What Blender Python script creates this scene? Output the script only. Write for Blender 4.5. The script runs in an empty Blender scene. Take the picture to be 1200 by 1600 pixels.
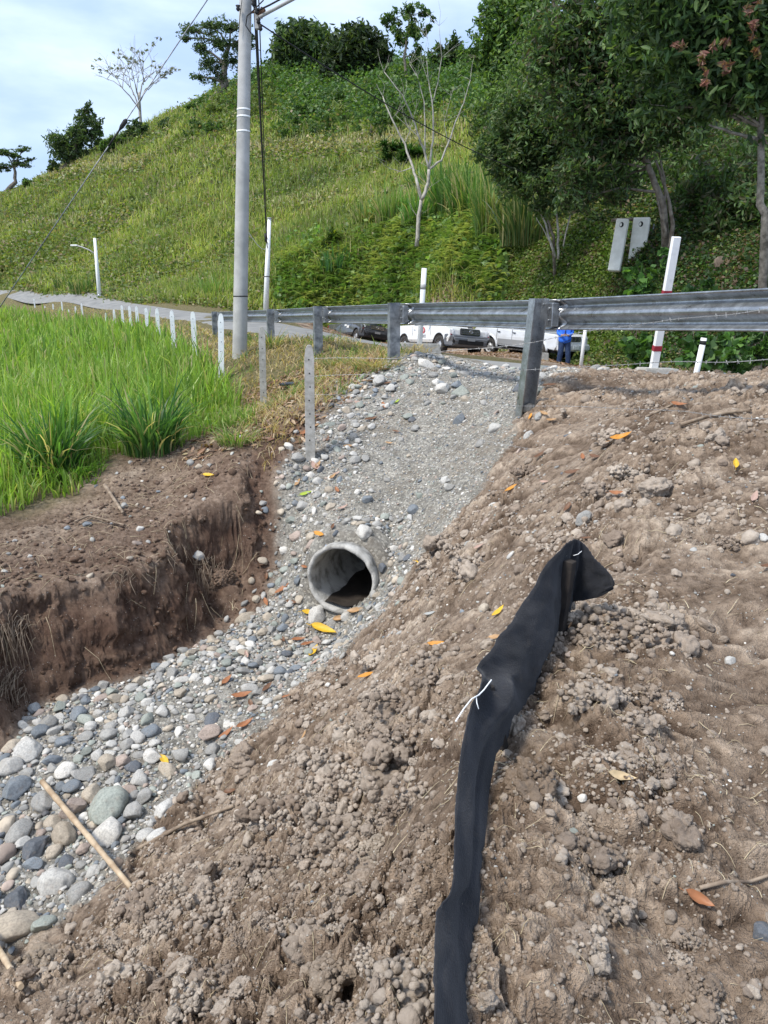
import bpy, bmesh, math, random
import numpy as np
from mathutils import Vector, Matrix, Euler
R = math.radians
random.seed(7); RS = np.random.RandomState(11)
scn = bpy.context.scene
C = scn.collection

# ------------------------------------------------------------------ camera, world, sun, exposure
PITCH = math.atan(320/1200)
cam_d = bpy.data.cameras.new("camera"); cam = bpy.data.objects.new("camera", cam_d); C.objects.link(cam)
cam_d.sensor_fit = 'VERTICAL'; cam_d.sensor_height = 36; cam_d.sensor_width = 36; cam_d.lens = 27
cam_d.clip_start = 0.05; cam_d.clip_end = 2000
cam.location = (0, 0, 0); cam.rotation_euler = (R(90)-PITCH, 0, 0)
scn.camera = cam
SUN_EL, SUN_AZ = R(56), R(-122)          # azimuth measured from +Y towards +X : light comes from the left, slightly behind
world = bpy.data.worlds.new("World"); scn.world = world; world.use_nodes = True
def build_world():
    nt = world.node_tree; nt.nodes.clear(); N = nt.nodes.new; L = nt.links.new
    out = N('ShaderNodeOutputWorld'); bg = N('ShaderNodeBackground'); bg.inputs[1].default_value = 0.12
    sky = N('ShaderNodeTexSky'); sky.sky_type = 'NISHITA'; sky.sun_disc = False
    sky.sun_elevation = SUN_EL; sky.sun_rotation = SUN_AZ
    sky.air_density = 1.0; sky.dust_density = 1.5
    tc = N('ShaderNodeTexCoord'); mp = N('ShaderNodeMapping'); mp.inputs['Scale'].default_value = (1.0, 1.0, 3.2)
    mp.inputs['Rotation'].default_value = (R(8), R(-14), 0)
    n1 = N('ShaderNodeTexNoise'); n1.inputs['Scale'].default_value = 2.6; n1.inputs['Detail'].default_value = 7; n1.inputs['Roughness'].default_value = .55
    n1.inputs['Distortion'].default_value = .35
    rp = N('ShaderNodeValToRGB'); rp.color_ramp.elements[0].position = .30; rp.color_ramp.elements[0].color = (.42, .42, .42, 1)
    rp.color_ramp.elements[1].position = .60; rp.color_ramp.elements[1].color = (.97, .97, .97, 1)
    n2 = N('ShaderNodeTexNoise'); n2.inputs['Scale'].default_value = 4.2; n2.inputs['Detail'].default_value = 6
    rp2 = N('ShaderNodeValToRGB'); rp2.color_ramp.elements[0].position = .35; rp2.color_ramp.elements[0].color = (2.9, 3.9, 5.9, 1)
    rp2.color_ramp.elements[1].position = .65; rp2.color_ramp.elements[1].color = (5.0, 5.9, 7.3, 1)
    mx = N('ShaderNodeMix'); mx.data_type = 'RGBA'
    L(tc.outputs['Generated'], mp.inputs[0]); L(mp.outputs[0], n1.inputs['Vector']); L(mp.outputs[0], n2.inputs['Vector'])
    L(n1.outputs[0], rp.inputs[0]); L(n2.outputs[0], rp2.inputs[0]); L(rp.outputs[0], mx.inputs[0])
    L(sky.outputs[0], mx.inputs[6]); L(rp2.outputs[0], mx.inputs[7]); L(mx.outputs[2], bg.inputs[0]); L(bg.outputs[0], out.inputs[0])
build_world()
sun_d = bpy.data.lights.new("sun", 'SUN'); sun = bpy.data.objects.new("sun", sun_d); C.objects.link(sun)
sun_d.energy = 2.6; sun_d.angle = R(11); sun_d.color = (1, .955, .88)
sdir = Vector((math.sin(SUN_AZ)*math.cos(SUN_EL), math.cos(SUN_AZ)*math.cos(SUN_EL), math.sin(SUN_EL)))
sun.rotation_euler = sdir.to_track_quat('Z', 'Y').to_euler(); sun.location = (0, 0, 60)
scn.view_settings.view_transform = 'Standard'; scn.view_settings.look = 'None'; scn.view_settings.gamma = 1
scn.view_settings.exposure = 0.8
scn.cycles.max_bounces = 5; scn.cycles.diffuse_bounces = 3; scn.cycles.transparent_max_bounces = 6

# ------------------------------------------------------------------ survey helpers: a sighting (px, py) at a ground distance Y, or on height z
def ray(px, py):
    u = (px-600)/1200; v = (800-py)/1200
    return u, math.cos(PITCH)+v*math.sin(PITCH), -math.sin(PITCH)+v*math.cos(PITCH)
def P(px, py, Y):
    u, a, b = ray(px, py); return Vector((u/a*Y, Y, b/a*Y))
def PZ(px, py, z):
    u, a, b = ray(px, py); return Vector((u/b*z, a/b*z, z))

def px_of(v):
    c, sn = math.cos(PITCH), math.sin(PITCH); d = v[1]*c-v[2]*sn; return 600+1200*v[0]/d, 800-1200*(v[1]*sn+v[2]*c)/d
USED = set()
def place_label(what, px, py, marks, scale=1.0):
    """a label that says where the thing lies against the landmarks nearest to it"""
    o = sorted(marks, key=lambda m: math.hypot(px-m[1], py-m[2]))
    def rel(m):
        dx, dy = px-m[1], py-m[2]; d = math.hypot(dx, dy)/scale; a = math.degrees(math.atan2(-dy, dx))
        side = ['right of', 'up and right of', 'above', 'up and left of', 'left of', 'down and left of', 'below', 'down and right of'][int(((a+22.5) % 360)//45)]
        far = 'just ' if d < 28 else '' if d < 60 else 'a bit ' if d < 100 else 'well '
        return far+side+' the '+m[0]
    for c in (rel(o[0]), rel(o[1]), rel(o[0])+' towards the '+o[1][0], rel(o[1])+' towards the '+o[0][0], rel(o[2]), rel(o[2])+' towards the '+o[0][0]):
        t = what+' '+c
        if t not in USED and len(t.split()) <= 16: USED.add(t); return t
    t = what+' '+rel(o[0]); USED.add(t); return t
# ------------------------------------------------------------------ scene helpers
def tag(o, label=None, cat=None, group=None, kind=None):
    if label: o['label'] = label
    if cat: o['category'] = cat
    if group: o['group'] = group
    if kind: o['kind'] = kind
    return o
def empty(name, loc, label, cat, group=None, rot=(0, 0, 0)):
    o = bpy.data.objects.new(name, None); C.objects.link(o); o.location = loc; o.rotation_euler = rot
    o.empty_display_size = .2
    return tag(o, label, cat, group)
def mesh_obj(name, me, mats, parent=None):
    o = bpy.data.objects.new(name, me); C.objects.link(o)
    for m in (mats if isinstance(mats, (list, tuple)) else [mats]): me.materials.append(m)
    if parent: o.parent = parent
    return o
def bm_obj(name, bm, mats, parent=None, smooth=False):
    me = bpy.data.meshes.new(name); bmesh.ops.recalc_face_normals(bm, faces=bm.faces); bm.to_mesh(me); bm.free()
    if smooth: me.shade_smooth()
    return mesh_obj(name, me, mats, parent)
def np_mesh(name, V, F, col=None, smooth=False):
    """V (n,3), F (m,k) same-size faces; col (n,3) point colours"""
    V = np.asarray(V, dtype=np.float32); F = np.asarray(F, dtype=np.int32)
    me = bpy.data.meshes.new(name); n, m, k = len(V), len(F), F.shape[1]
    me.vertices.add(n); me.vertices.foreach_set('co', V.ravel())
    me.loops.add(m*k); me.loops.foreach_set('vertex_index', F.ravel())
    me.polygons.add(m); me.polygons.foreach_set('loop_start', np.arange(0, m*k, k, dtype=np.int32))
    me.polygons.foreach_set('loop_total', np.full(m, k, dtype=np.int32))
    if smooth: me.polygons.foreach_set('use_smooth', np.ones(m, dtype=bool))
    me.update(calc_edges=True)
    if col is not None:
        a = me.color_attributes.new('col', 'FLOAT_COLOR', 'POINT')
        c4 = np.ones((n, 4), dtype=np.float32); c4[:, :3] = col; a.data.foreach_set('color', c4.ravel())
    return me

# ------------------------------------------------------------------ numpy noise
def _h(ix, iy, seed):
    h = (ix.astype(np.int64)*374761393 + iy.astype(np.int64)*668265263 + seed*1274126177) & 0xFFFFFFFF
    h = ((h ^ (h >> 13))*1274126177) & 0xFFFFFFFF
    h = ((h ^ (h >> 16))*2246822519) & 0xFFFFFFFF
    return ((h ^ (h >> 15)) & 0xFFFFFF)/float(0x1000000)
def perlin(x, y, seed=0):
    ix = np.floor(x); iy = np.floor(y); fx = x-ix; fy = y-iy
    u = fx*fx*fx*(fx*(fx*6-15)+10); v = fy*fy*fy*(fy*(fy*6-15)+10)
    def g(a, b):
        t = _h(ix+a, iy+b, seed)*2*np.pi
        return np.cos(t)*(fx-a)+np.sin(t)*(fy-b)
    n0 = g(0, 0)*(1-u)+g(1, 0)*u; n1 = g(0, 1)*(1-u)+g(1, 1)*u
    return (n0*(1-v)+n1*v)*1.5
def fbm(x, y, seed=0, o=4, l=2.1, g=.5):
    s = 0; a = 1; t = 0
    for k in range(o):
        s = s+a*perlin(x, y, seed+k*17); t += a; a *= g; x = x*l+3.1; y = y*l-1.7
    return s/t
def worley(x, y, seed=0):
    ix = np.floor(x); iy = np.floor(y); best = np.full(x.shape, 9.0); bid = np.zeros(x.shape)
    for a in (-1, 0, 1):
        for b in (-1, 0, 1):
            cx = ix+a; cy = iy+b
            d = np.hypot(cx+_h(cx, cy, seed)-x, cy+_h(cx, cy, seed+5)-y); idv = _h(cx, cy, seed+9)
            m = d < best; best = np.where(m, d, best); bid = np.where(m, idv, bid)
    return best, bid
def sstep(a, b, x):
    t = np.clip((x-a)/(b-a), 0, 1); return t*t*(3-2*t)

# ------------------------------------------------------------------ terrain: surveyed points -> smooth surface -> detail
RAIL0 = Vector((1.58, 8.34, 0)); RN = Vector((.928, .372, 0)); RT = Vector((-.372, .928, 0))   # post, across the road, along it
def road_pt(s, p, z): v = RAIL0+RT*s+RN*p; return Vector((v.x, v.y, z))
common = [
 # embankment crest, along the silt fence, shoulder of the road
 P(885, 1000, 3.2), PZ(868, 1010, -1.45), PZ(830, 1090, -1.47), PZ(775, 1170, -1.47), PZ(760, 1300, -1.48), PZ(742, 1500, -1.49), PZ(735, 1600, -1.5),
 Vector((0, .5, -1.6)), Vector((.6, .4, -1.52)), Vector((-.6, .6, -2.0)), Vector((1.5, .5, -1.55)), Vector((3, 1, -1.5)), Vector((-1.6, .9, -2.9)),
 PZ(1200, 1600, -1.52), PZ(1000, 1400, -1.47), PZ(1200, 1100, -1.4), PZ(1200, 900, -1.22), PZ(1000, 850, -1.25), PZ(1000, 950, -1.36), PZ(1200, 800, -1.08), PZ(1200, 700, -.86), PZ(1100, 640, -.8),
 PZ(1200, 623, -.66), P(1000, 650, 6.7), P(1000, 600, 8.8), P(900, 750, 5.7), P(820, 850, 4.8), P(750, 950, 4.4), PZ(700, 1050, -1.85),
 PZ(600, 1100, -2.2), PZ(500, 1200, -2.5), PZ(600, 1300, -1.95), PZ(400, 1400, -2.45), PZ(650, 1450, -1.62), PZ(680, 1200, -1.72), P(650, 900, 6.5), P(720, 800, 7.2), P(820, 720, 7.1), PZ(500, 1500, -1.85), PZ(250, 1500, -2.8),
 P(0, 1600, 2.75), P(300, 1600, 2.05), P(-300, 1600, 3.2), P(812, 652, 8.34), P(840, 630, 8.6), P(900, 590, 9.4), P(1000, 586, 10.0), P(1100, 588, 9.2), P(1200, 597, 8.2), Vector((6, 6, -.7)), Vector((6, 3, -1.1)),
 # gravel slope over the pipe
 P(530, 836, 7.95), P(450, 860, 8.3), P(560, 760, 8.75), P(600, 680, 9.7), P(700, 610, 10.4), P(640, 579, 11.4), P(740, 573, 11.9), P(800, 578, 12), P(700, 700, 8.9), P(620, 850, 7.7), P(470, 760, 9.0), P(850, 578, 10.5),
 P(440, 750, 9.0), P(425, 800, 8.75), P(485, 717, 9.4), P(412, 637, 13.4), P(345, 597, 16), P(374, 555, 17.5), P(550, 590, 11.6),
 # field
 Vector((-5, 12, -2.0)), Vector((-10, 12, -2.15)), Vector((-18, 12, -2.4)), Vector((-6, 20, -1.8)), Vector((-12, 20, -2.0)), Vector((-25, 20, -2.2)), Vector((-12, 30, -1.65)), Vector((-20, 30, -1.8)),
 Vector((-35, 30, -1.8)), Vector((-20, 45, -1.2)), Vector((-32, 60, -.5)), Vector((-45, 60, -.6)), Vector((-13.5, 40, -1.15)), Vector((-8.5, 26, -1.35)), P(300, 700, 10), P(200, 740, 9.35),
 # road
 road_pt(-4, .5, -.66), road_pt(-8, .5, -.66), road_pt(-3, 4, -1.1), road_pt(3, 4, -1.2), road_pt(8, .6, -.76), road_pt(4, .6, -.73), road_pt(12, .6, -.82), road_pt(19, .6, -.93), road_pt(10, 4, -1.15), road_pt(10, 8, -1.55),
 road_pt(18, 3.5, -1.2), road_pt(18, 7, -1.7), road_pt(7, 2, -1.03), P(720, 554, 26.5), P(640, 549, 28), P(560, 544, 21), P(790, 558, 25), P(700, 562, 15), road_pt(3, 8, -1.6), road_pt(-3, 8, -1.55), road_pt(-4, 12, -1.6), road_pt(-12, 6, -1.1), road_pt(26, 2, -.85),
 P(690, 552, 32), P(635, 547, 34), P(880, 573, 27), Vector((6.4, 30.8, -1.93)), Vector((5, 34, -1.93)), P(765, 555, 33.5), P(560, 533, 46), P(600, 536, 45), P(655, 548, 19.8), P(907, 573, 22), P(845, 561, 27),
 P(300, 503, 38), P(300, 491, 46), P(200, 485, 55), P(200, 470, 68), P(100, 471, 76), P(100, 461, 88), P(0, 461, 96), P(0, 453, 106), P(-150, 455, 120), P(-150, 448, 130), P(-300, 450, 140), P(400, 492, 44), P(480, 505, 47), P(380, 478, 56),
 # foot and top of the road-side bank, hill
 P(0, 425, 110), P(150, 430, 84), P(300, 440, 70), P(430, 425, 62), P(540, 522, 55), P(540, 430, 58), P(620, 530, 50), P(620, 405, 54), P(700, 540, 41), P(700, 400, 47), P(780, 548, 37), P(780, 404, 42),
 P(900, 566, 32.5), P(900, 402, 36.5), P(985, 572, 27), P(985, 402, 33), P(1080, 575, 23.5), P(1080, 430, 29), P(1200, 580, 20), P(1200, 440, 25), P(1400, 600, 17), P(1400, 440, 21),
 P(0, 380, 128), P(0, 335, 150), P(0, 312, 163), P(-150, 350, 150), P(-150, 330, 170), P(-150, 345, 220), P(150, 350, 112), P(150, 290, 135), P(150, 245, 155), P(75, 278, 160),
 P(300, 350, 90), P(300, 260, 118), P(300, 200, 138), P(330, 160, 155), P(240, 212, 153), P(430, 330, 82), P(430, 250, 105), P(430, 222, 112), P(430, 160, 135), P(430, 118, 152),
 P(600, 320, 70), P(600, 240, 92), P(600, 215, 98), P(600, 150, 122), P(600, 120, 142), P(760, 310, 60), P(760, 200, 88), P(760, 118, 128), P(690, 120, 134), P(900, 310, 52), P(900, 180, 75), P(900, 60, 110),
 P(1100, 320, 43), P(1100, 200, 60), P(1100, 50, 90), P(1300, 300, 35), P(1300, 150, 50), P(1300, 0, 75), P(1500, 250, 30), P(1500, 0, 60),
 P(0, 340, 230), P(200, 260, 230), P(400, 160, 230), P(600, 170, 230), P(800, 160, 230), P(1000, 100, 230), P(1200, 60, 230), P(1500, 40, 230), P(-400, 420, 230), P(-400, 430, 160), Vector((-70, 60, -1)),
]
chan = [
 P(530, 962, 7.5), P(450, 970, 7.5), PZ(420, 925, -3.05), PZ(350, 1035, -3.2), PZ(250, 1100, -3.33), PZ(150, 1150, -3.42), PZ(50, 1210, -3.5), PZ(-100, 1260, -3.58), PZ(100, 1300, -3.58), PZ(200, 1240, -3.5),
 PZ(0, 1400, -3.66), PZ(-200, 1350, -3.7), PZ(-300, 1500, -3.75), PZ(300, 1160, -3.42), PZ(400, 1080, -3.25), PZ(0, 1500, -3.65), PZ(100, 1420, -3.6), PZ(230, 1310, -3.48), PZ(330, 1200, -3.42), PZ(440, 1100, -3.22), PZ(530, 1020, -3.05), PZ(598, 950, -2.72),
 PZ(440, 880, -2.85), Vector((-3.2, 6.6, -3.4)), Vector((-2.2, 8.2, -3.25)), Vector((-5, 5.5, -3.7)), Vector((-6, 3.5, -3.8)), Vector((-3.5, 2, -3.6)),
]
plat = [PZ(330, 802, -2.24), PZ(240, 832, -2.36), PZ(150, 868, -2.42), PZ(0, 885, -2.42), PZ(-200, 940, -2.5), PZ(100, 800, -2.28), PZ(250, 770, -2.16), PZ(0, 810, -2.26), PZ(-200, 830, -2.35), PZ(-500, 1000, -2.6),
        Vector((-3, 6, -2.6)), Vector((-4, 4.5, -2.6)), Vector((-7, 5, -2.6)), PZ(390, 770, -2.1)]
def tps_fit(pts):
    A = np.array([[p.x, p.y, p.z] for p in pts]); th = np.arctan2(A[:, 0], A[:, 1]); r = np.hypot(A[:, 0], A[:, 1])
    X = np.stack([th*1.6, np.log(r)], 1); f = A[:, 2]/r; n = len(X)
    d = np.linalg.norm(X[:, None]-X[None], axis=2); K = np.where(d > 0, d*d*np.log(d+1e-12), 0)+np.eye(n)*2e-4
    Pm = np.concatenate([np.ones((n, 1)), X], 1); M = np.zeros((n+3, n+3)); M[:n, :n] = K; M[:n, n:] = Pm; M[n:, :n] = Pm.T
    w = np.linalg.solve(M, np.concatenate([f, np.zeros(3)])); return X, w
def tps_eval(fit, th, lr):
    X, w = fit; n = len(X); out = np.zeros(th.size); q = np.stack([th.ravel()*1.6, lr.ravel()], 1)
    for i in range(0, len(q), 20000):
        Q = q[i:i+20000]; d = np.linalg.norm(Q[:, None]-X[None], axis=2)
        out[i:i+20000] = (d*d*np.log(d+1e-9))@w[:n]+w[n]+Q@w[n+1:]
    return out.reshape(th.shape)
def poly_sd(x, y, pl):
    """signed distance to a polyline, positive on its left"""
    best = np.full(x.shape, 1e9); sg = np.ones(x.shape)
    for (ax, ay), (bx, by) in zip(pl[:-1], pl[1:]):
        dx, dy = bx-ax, by-ay; L2 = dx*dx+dy*dy
        t = np.clip(((x-ax)*dx+(y-ay)*dy)/L2, 0, 1); d = np.hypot(x-ax-t*dx, y-ay-t*dy)
        c = dx*(y-ay)-dy*(x-ax); m = d < best-1e-9; best = np.where(m, d, best); sg = np.where(m, np.sign(c), sg)
    return best*sg
def xy(v): return (v.x, v.y)
# soil/gravel border, walking from the road shoulder down to the channel mouth: soil on its left
GB = [(4.2, 11.5), (2.6, 10.2), xy(P(860, 590, 9.5)), xy(P(800, 655, 8.2)), xy(P(745, 780, 7.3)), xy(P(665, 870, 7.0)), xy(PZ(600, 948, -2.72)), xy(PZ(530, 1022, -3.05)), xy(PZ(440, 1102, -3.22)), xy(PZ(330, 1205, -3.42)),
      xy(PZ(235, 1310, -3.48)), xy(PZ(100, 1425, -3.6)), xy(PZ(0, 1500, -3.65)), (-2.6, 2.6), (-4, 0)]
# foot of the left bank, walking the same way: field on its right
FB = [(1.5, 14), xy(P(640, 562, 12)), xy(P(575, 600, 11)), xy(P(500, 670, 10.1)), xy(P(440, 745, 9.1)), xy(PZ(418, 928, -3.02)), xy(PZ(312, 990, -3.25)), xy(PZ(205, 1072, -3.38)), xy(PZ(75, 1112, -3.5)), xy(PZ(0, 1180, -3.55)), xy(PZ(-200, 1290, -3.65)), (-6.5, 3.6), (-10, 2)]
PIPE_Z = -2.72
NT, N1, N2 = 1100, 1080, 330
def th_grid():
    k = np.linspace(-1, 1, NT); return np.sign(k)*np.where(np.abs(k) < .86, np.abs(k)/.86*R(31), R(31)+(np.abs(k)-.86)/.14*R(37))
TH = th_grid(); RR = np.concatenate([np.exp(np.linspace(math.log(.75), math.log(13), N1)), np.exp(np.linspace(math.log(13), math.log(260), N2+1))[1:]])
def build_grid():
    fa, fb = tps_fit(common+chan), tps_fit(common+plat)
    tc = np.linspace(TH[0], TH[-1], 260); lc = np.linspace(math.log(RR[0]), math.log(RR[-1]), 420)
    T, L = np.meshgrid(tc, lc); za, zb = tps_eval(fa, T, L), tps_eval(fb, T, L)
    ti = (TH-tc[0])/(tc[1]-tc[0]); li = (np.log(RR)-lc[0])/(lc[1]-lc[0])
    i0 = np.clip(ti.astype(int), 0, 258); j0 = np.clip(li.astype(int), 0, 418); ft = (ti-i0)[None]; fl = (li-j0)[:, None]
    def up(z): return (z[np.ix_(j0, i0)]*(1-ft)+z[np.ix_(j0, i0+1)]*ft)*(1-fl)+(z[np.ix_(j0+1, i0)]*(1-ft)+z[np.ix_(j0+1, i0+1)]*ft)*fl
    T, Rr = np.meshgrid(TH, RR); x, y = np.sin(T)*Rr, np.cos(T)*Rr
    return x, y, up(za)*Rr, up(zb)*Rr, Rr
GX, GY, ZA, ZB, GR = build_grid()
def detail():
    x, y = GX, GY
    wob = .10*fbm(x*2.2, y*2.2, 3, 4)+.16*fbm(x*.8, y*.8, 5, 2)
    dF = -poly_sd(x, y, FB)                              # >0 on the field side
    dG = poly_sd(x, y, GB)                               # >0 on the soil side
    near = sstep(16, 9.2, y)
    notch = .35*sstep(.25, .05, np.hypot((x+1.95)*.8, y-8.15)-.25)     # bite out of the bank near its upstream end
    cl = sstep(.02, .52, dF+wob*1.5-notch)
    steep = cl*(1-cl)*4
    z = ZA*(1-cl)+ZB*cl
    soil = sstep(-.05, .06, dG+.36*fbm(x*1.6, y*1.6, 8, 6)+.10*fbm(x*9, y*9, 9, 3)-.02)*near*(y < 11)
    soil = np.maximum(soil, 0)
    bank = sstep(-.12, .1, dF+wob)*sstep(12.5, 9.6, y+ .4*x)*sstep(0, -.9, x+.2)
    gth = np.interp(x, [-4.5, -3.2, -2.4, -1.7, -1], [2.5, 2.35, 1.55, .8, .7])
    grassy = sstep(-.15, .35, dF-gth+.4*fbm(x*1.1, y*1.1, 21, 3))*sstep(.3, -.3, x+.18*(y-9))
    shoulder = sstep(6.3, 7.2, (x-RAIL0.x)*RN.x+(y-RAIL0.y)*RN.y)
    gravel = np.clip(1-np.maximum(soil, bank), 0, 1)*sstep(15.5, 12.5, y)
    # soil: heaped clods of several sizes, drier on their tops
    def clods(s, seed, lo=.35):
        f, i = worley(x/s, y/s, seed); rad = lo+.5*i
        return s*np.clip(1-(f/rad)**2, 0, 1)**.75*rad
    warpx, warpy = .05*fbm(x*5, y*5, 31, 3), .05*fbm(x*5, y*5, 32, 3)
    sx, sy = x, y
    x = x+warpx; y = y+warpy
    rough = sstep(-.25, .25, fbm(x*.9, y*.9, 40, 2)+.12)               # rough and trodden places
    right = sstep(.1, .8, x-.28*y+.05)                                  # flat worn ground right of the silt fence
    leftn = sstep(.02, -.22, x-.14*y)*sstep(4.6, 2.6, y)
    amp = (1+.75*leftn)*(.25+.85*rough)*(1-.72*right*sstep(5.5, 2.6, y)*sstep(.15, .7, x-.28*y-.05))
    right2 = right*sstep(.05, .5, x-.28*y-.05)*sstep(6.5, 3.5, y)
    c = .30*clods(.30, 51)*sstep(.45, .7, perlin(x*1.3, y*1.3, 60)*.6+.55)+.36*clods(.14, 52)+.42*clods(.065, 53)+.6*clods(.03, 54)+.018*np.abs(fbm(x*24, y*24, 57, 4))
    nearc = sstep(5.2, 3.0, GR)
    c = c+nearc*.55*clods(.014, 55)
    f1 = fbm(x*3.5, y*3.5, 61, 5)
    dsoil = amp*(c*.95*(1-.55*right2)+.05*f1)+.05*fbm(x*1.1, y*1.1, 62, 3)+right*(.12*fbm(x*1.7, y*2.6, 63, 4)-.05*np.abs(perlin(x*3.1, y*4.3, 64)))
    crack = np.abs(perlin(x*2.3, y*2.3, 77)+.25*perlin(x*9, y*9, 78)); crack = (1-sstep(0, .035, crack))*sstep(.05, .3, perlin(x*.9, y*.9, 79))
    dsoil = dsoil-.03*crack*right
    # rills running down the near face of the embankment
    u = (x*.85+y*.55); rill = np.abs(perlin(u*2.1, (y-x)*.35, 90)); dsoil = dsoil-.05*(1-sstep(0, .25, rill))*(1-right)
    x, y = sx, sy
    z = z+soil*dsoil*sstep(13, 9, GR)
    # bank face
    bk = .10*fbm(x*2.6, y*2.6, 71, 5)+.03*clods(.09, 72)/.09*.3+.010*fbm(x*16, y*16, 73, 3)
    z = z+bank*(bk*(.45+.9*steep)+.35*clods(.05, 74)*(1-steep*.6))*(1-soil)
    # gravel bed
    z = z+gravel*(.02*fbm(x*3, y*3, 81, 4)+.35*clods(.045, 82)+.25*clods(.1, 83)*.5)
    # field and hill
    far = sstep(12, 30, GR)
    hill = sstep(0, 14, z_hill_mask(x, y))
    z = z+(1-soil)*(1-gravel)*.05*fbm(x*.9, y*.9, 84, 3)*sstep(9, 12, y)*(1-hill)
    z = z+hill*(.9*fbm(x*.09, y*.09, 85, 3)+.35*fbm(x*.4, y*.4, 86, 3))
    # pipe mouth: the ground must not fill the barrel (see concrete_pipe)
    ax, ay = -.45, 7.5; dx, dy = .32, .9474
    s = (x-ax)*dx+(y-ay)*dy; t = np.abs((x-ax)*dy-(y-ay)*dx)
    cover = PIPE_Z+.40-1.2*np.clip(t-.22, 0, 1)**1.3+.16*np.clip(s, 0, 2)+.02*fbm(x*6, y*6, 88, 3)
    inz = sstep(.0, .22, s)*sstep(.62, .40, t)*(s < 1.2)
    z = np.where((inz > 0) & (cover > z), z+(cover-z)*inz, z)
    inv = PIPE_Z-.33+.5*np.clip(t-.12, 0, 1)
    outz = sstep(.03, -.05, s)*(s > -.7)*sstep(.42, .25, t)*sstep(.35, .0, (x-ax))
    z = np.where(inv+.12 < z, z-(z-inv-.12)*outz, z)
    M_SHOULD = shoulder; return z, soil, bank, gravel, np.where(y > 12, -shoulder, 0)+grassy*(1-shoulder*(y > 12)), hill, steep, dF, dG, rough, right, s, t
def z_hill_mask(x, y):
    # >0 beyond the far side of the road
    pl = [(60, -20), (24, 6), (11.5, 16), (8.8, 27), (6.0, 38), (3.6, 45), (-1, 51), (-7, 54), (-12.5, 58), (-21, 69), (-33.5, 88), (-49, 106.5), (-66, 123), (-110, 155), (-200, 210)]
    return -poly_sd(x, y, pl)
GZ, M_SOIL, M_BANK, M_GRAV, M_GRASS, M_HILL, M_STEEP, D_F, D_G, M_ROUGH, M_RIGHT, S_P, T_P = detail()
HILLD = z_hill_mask(GX, GY)
LRR = np.log(RR)
def _lookup(Fd, x, y):
    x = np.asarray(x, float); y = np.asarray(y, float)
    th = np.arctan2(x, y); r = np.hypot(x, y)
    i = np.clip(np.interp(th, TH, np.arange(NT)), 0, NT-1.001); j = np.clip(np.interp(np.log(np.maximum(r, .1)), LRR, np.arange(len(RR))), 0, len(RR)-1.001)
    i0 = i.astype(int); j0 = j.astype(int); a = i-i0; b = j-j0
    return (Fd[j0, i0]*(1-a)+Fd[j0, i0+1]*a)*(1-b)+(Fd[j0+1, i0]*(1-a)+Fd[j0+1, i0+1]*a)*b
def H(x, y):
    r = _lookup(GZ, x, y); return float(r) if np.ndim(r) == 0 else r
def ground(v, dz=0): return Vector((v.x, v.y, H(v.x, v.y)+dz))
def hit(px, py, r0=1.0, r1=200):
    """where the line of sight first meets the ground"""
    u, a, b = ray(px, py); Y = np.exp(np.linspace(math.log(r0), math.log(r1), 1500)); x = u/a*Y; z = b/a*Y
    g = _lookup(GZ, x, Y); k = np.argmax(g > z)
    if not (g > z).any(): k = 1499
    return Vector((x[k], Y[k], g[k]))
# ------------------------------------------------------------------ materials
def mat(name, rough=.8, metal=0.0, color=(.5, .5, .5), spec=.3):
    m = bpy.data.materials.new(name); m.use_nodes = True; b = m.node_tree.nodes['Principled BSDF']
    b.inputs['Base Color'].default_value = (*color, 1); b.inputs['Roughness'].default_value = rough; b.inputs['Metallic'].default_value = metal
    b.inputs['Specular IOR Level'].default_value = spec
    return m, m.node_tree, b
def ramp(nt, stops, interp='LINEAR'):
    r = nt.nodes.new('ShaderNodeValToRGB'); e = r.color_ramp.elements; r.color_ramp.interpolation = interp
    while len(e) < len(stops): e.new(.5)
    for k, (p, c) in enumerate(stops): e[k].position = p; e[k].color = (*c, 1) if len(c) == 3 else c
    return r
def noise(nt, vec, scale, detail=5, rough=.55, dist=0):
    n = nt.nodes.new('ShaderNodeTexNoise'); n.inputs['Scale'].default_value = scale; n.inputs['Detail'].default_value = detail
    n.inputs['Roughness'].default_value = rough; n.inputs['Distortion'].default_value = dist; nt.links.new(vec, n.inputs['Vector']); return n.outputs[0]
def mixc(nt, f, a, b, mode='MIX'):
    m = nt.nodes.new('ShaderNodeMix'); m.data_type = 'RGBA'; m.blend_type = mode
    for i, v in ((0, f), (6, a), (7, b)):
        if isinstance(v, (int, float)): m.inputs[i].default_value = v
        elif isinstance(v, tuple): m.inputs[i].default_value = (*v, 1)
        else: nt.links.new(v, m.inputs[i])
    return m.outputs[2]
def bump(nt, bsdf, h, strength=.5, dist=.01):
    b = nt.nodes.new('ShaderNodeBump'); b.inputs['Strength'].default_value = strength; b.inputs['Distance'].default_value = dist
    nt.links.new(h, b.inputs['Height']); nt.links.new(b.outputs[0], bsdf.inputs['Normal'])
def objco(nt):
    t = nt.nodes.new('ShaderNodeTexCoord'); return t.outputs['Object']
def simple(name, c1, c2, scale=6, rough=.7, metal=0.0, bs=0.3, bd=.004, spec=.3, detail=6, pos=(.35, .65)):
    m, nt, b = mat(name, rough, metal, c1, spec); v = objco(nt); n = noise(nt, v, scale, detail)
    r = ramp(nt, [(pos[0], c1), (pos[1], c2)]); nt.links.new(n, r.inputs[0]); nt.links.new(r.outputs[0], b.inputs['Base Color'])
    if bs: bump(nt, b, noise(nt, v, scale*6, 4), bs, bd)
    return m
def attr(nt, name='col'):
    a = nt.nodes.new('ShaderNodeAttribute'); a.attribute_name = name; return a
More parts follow.
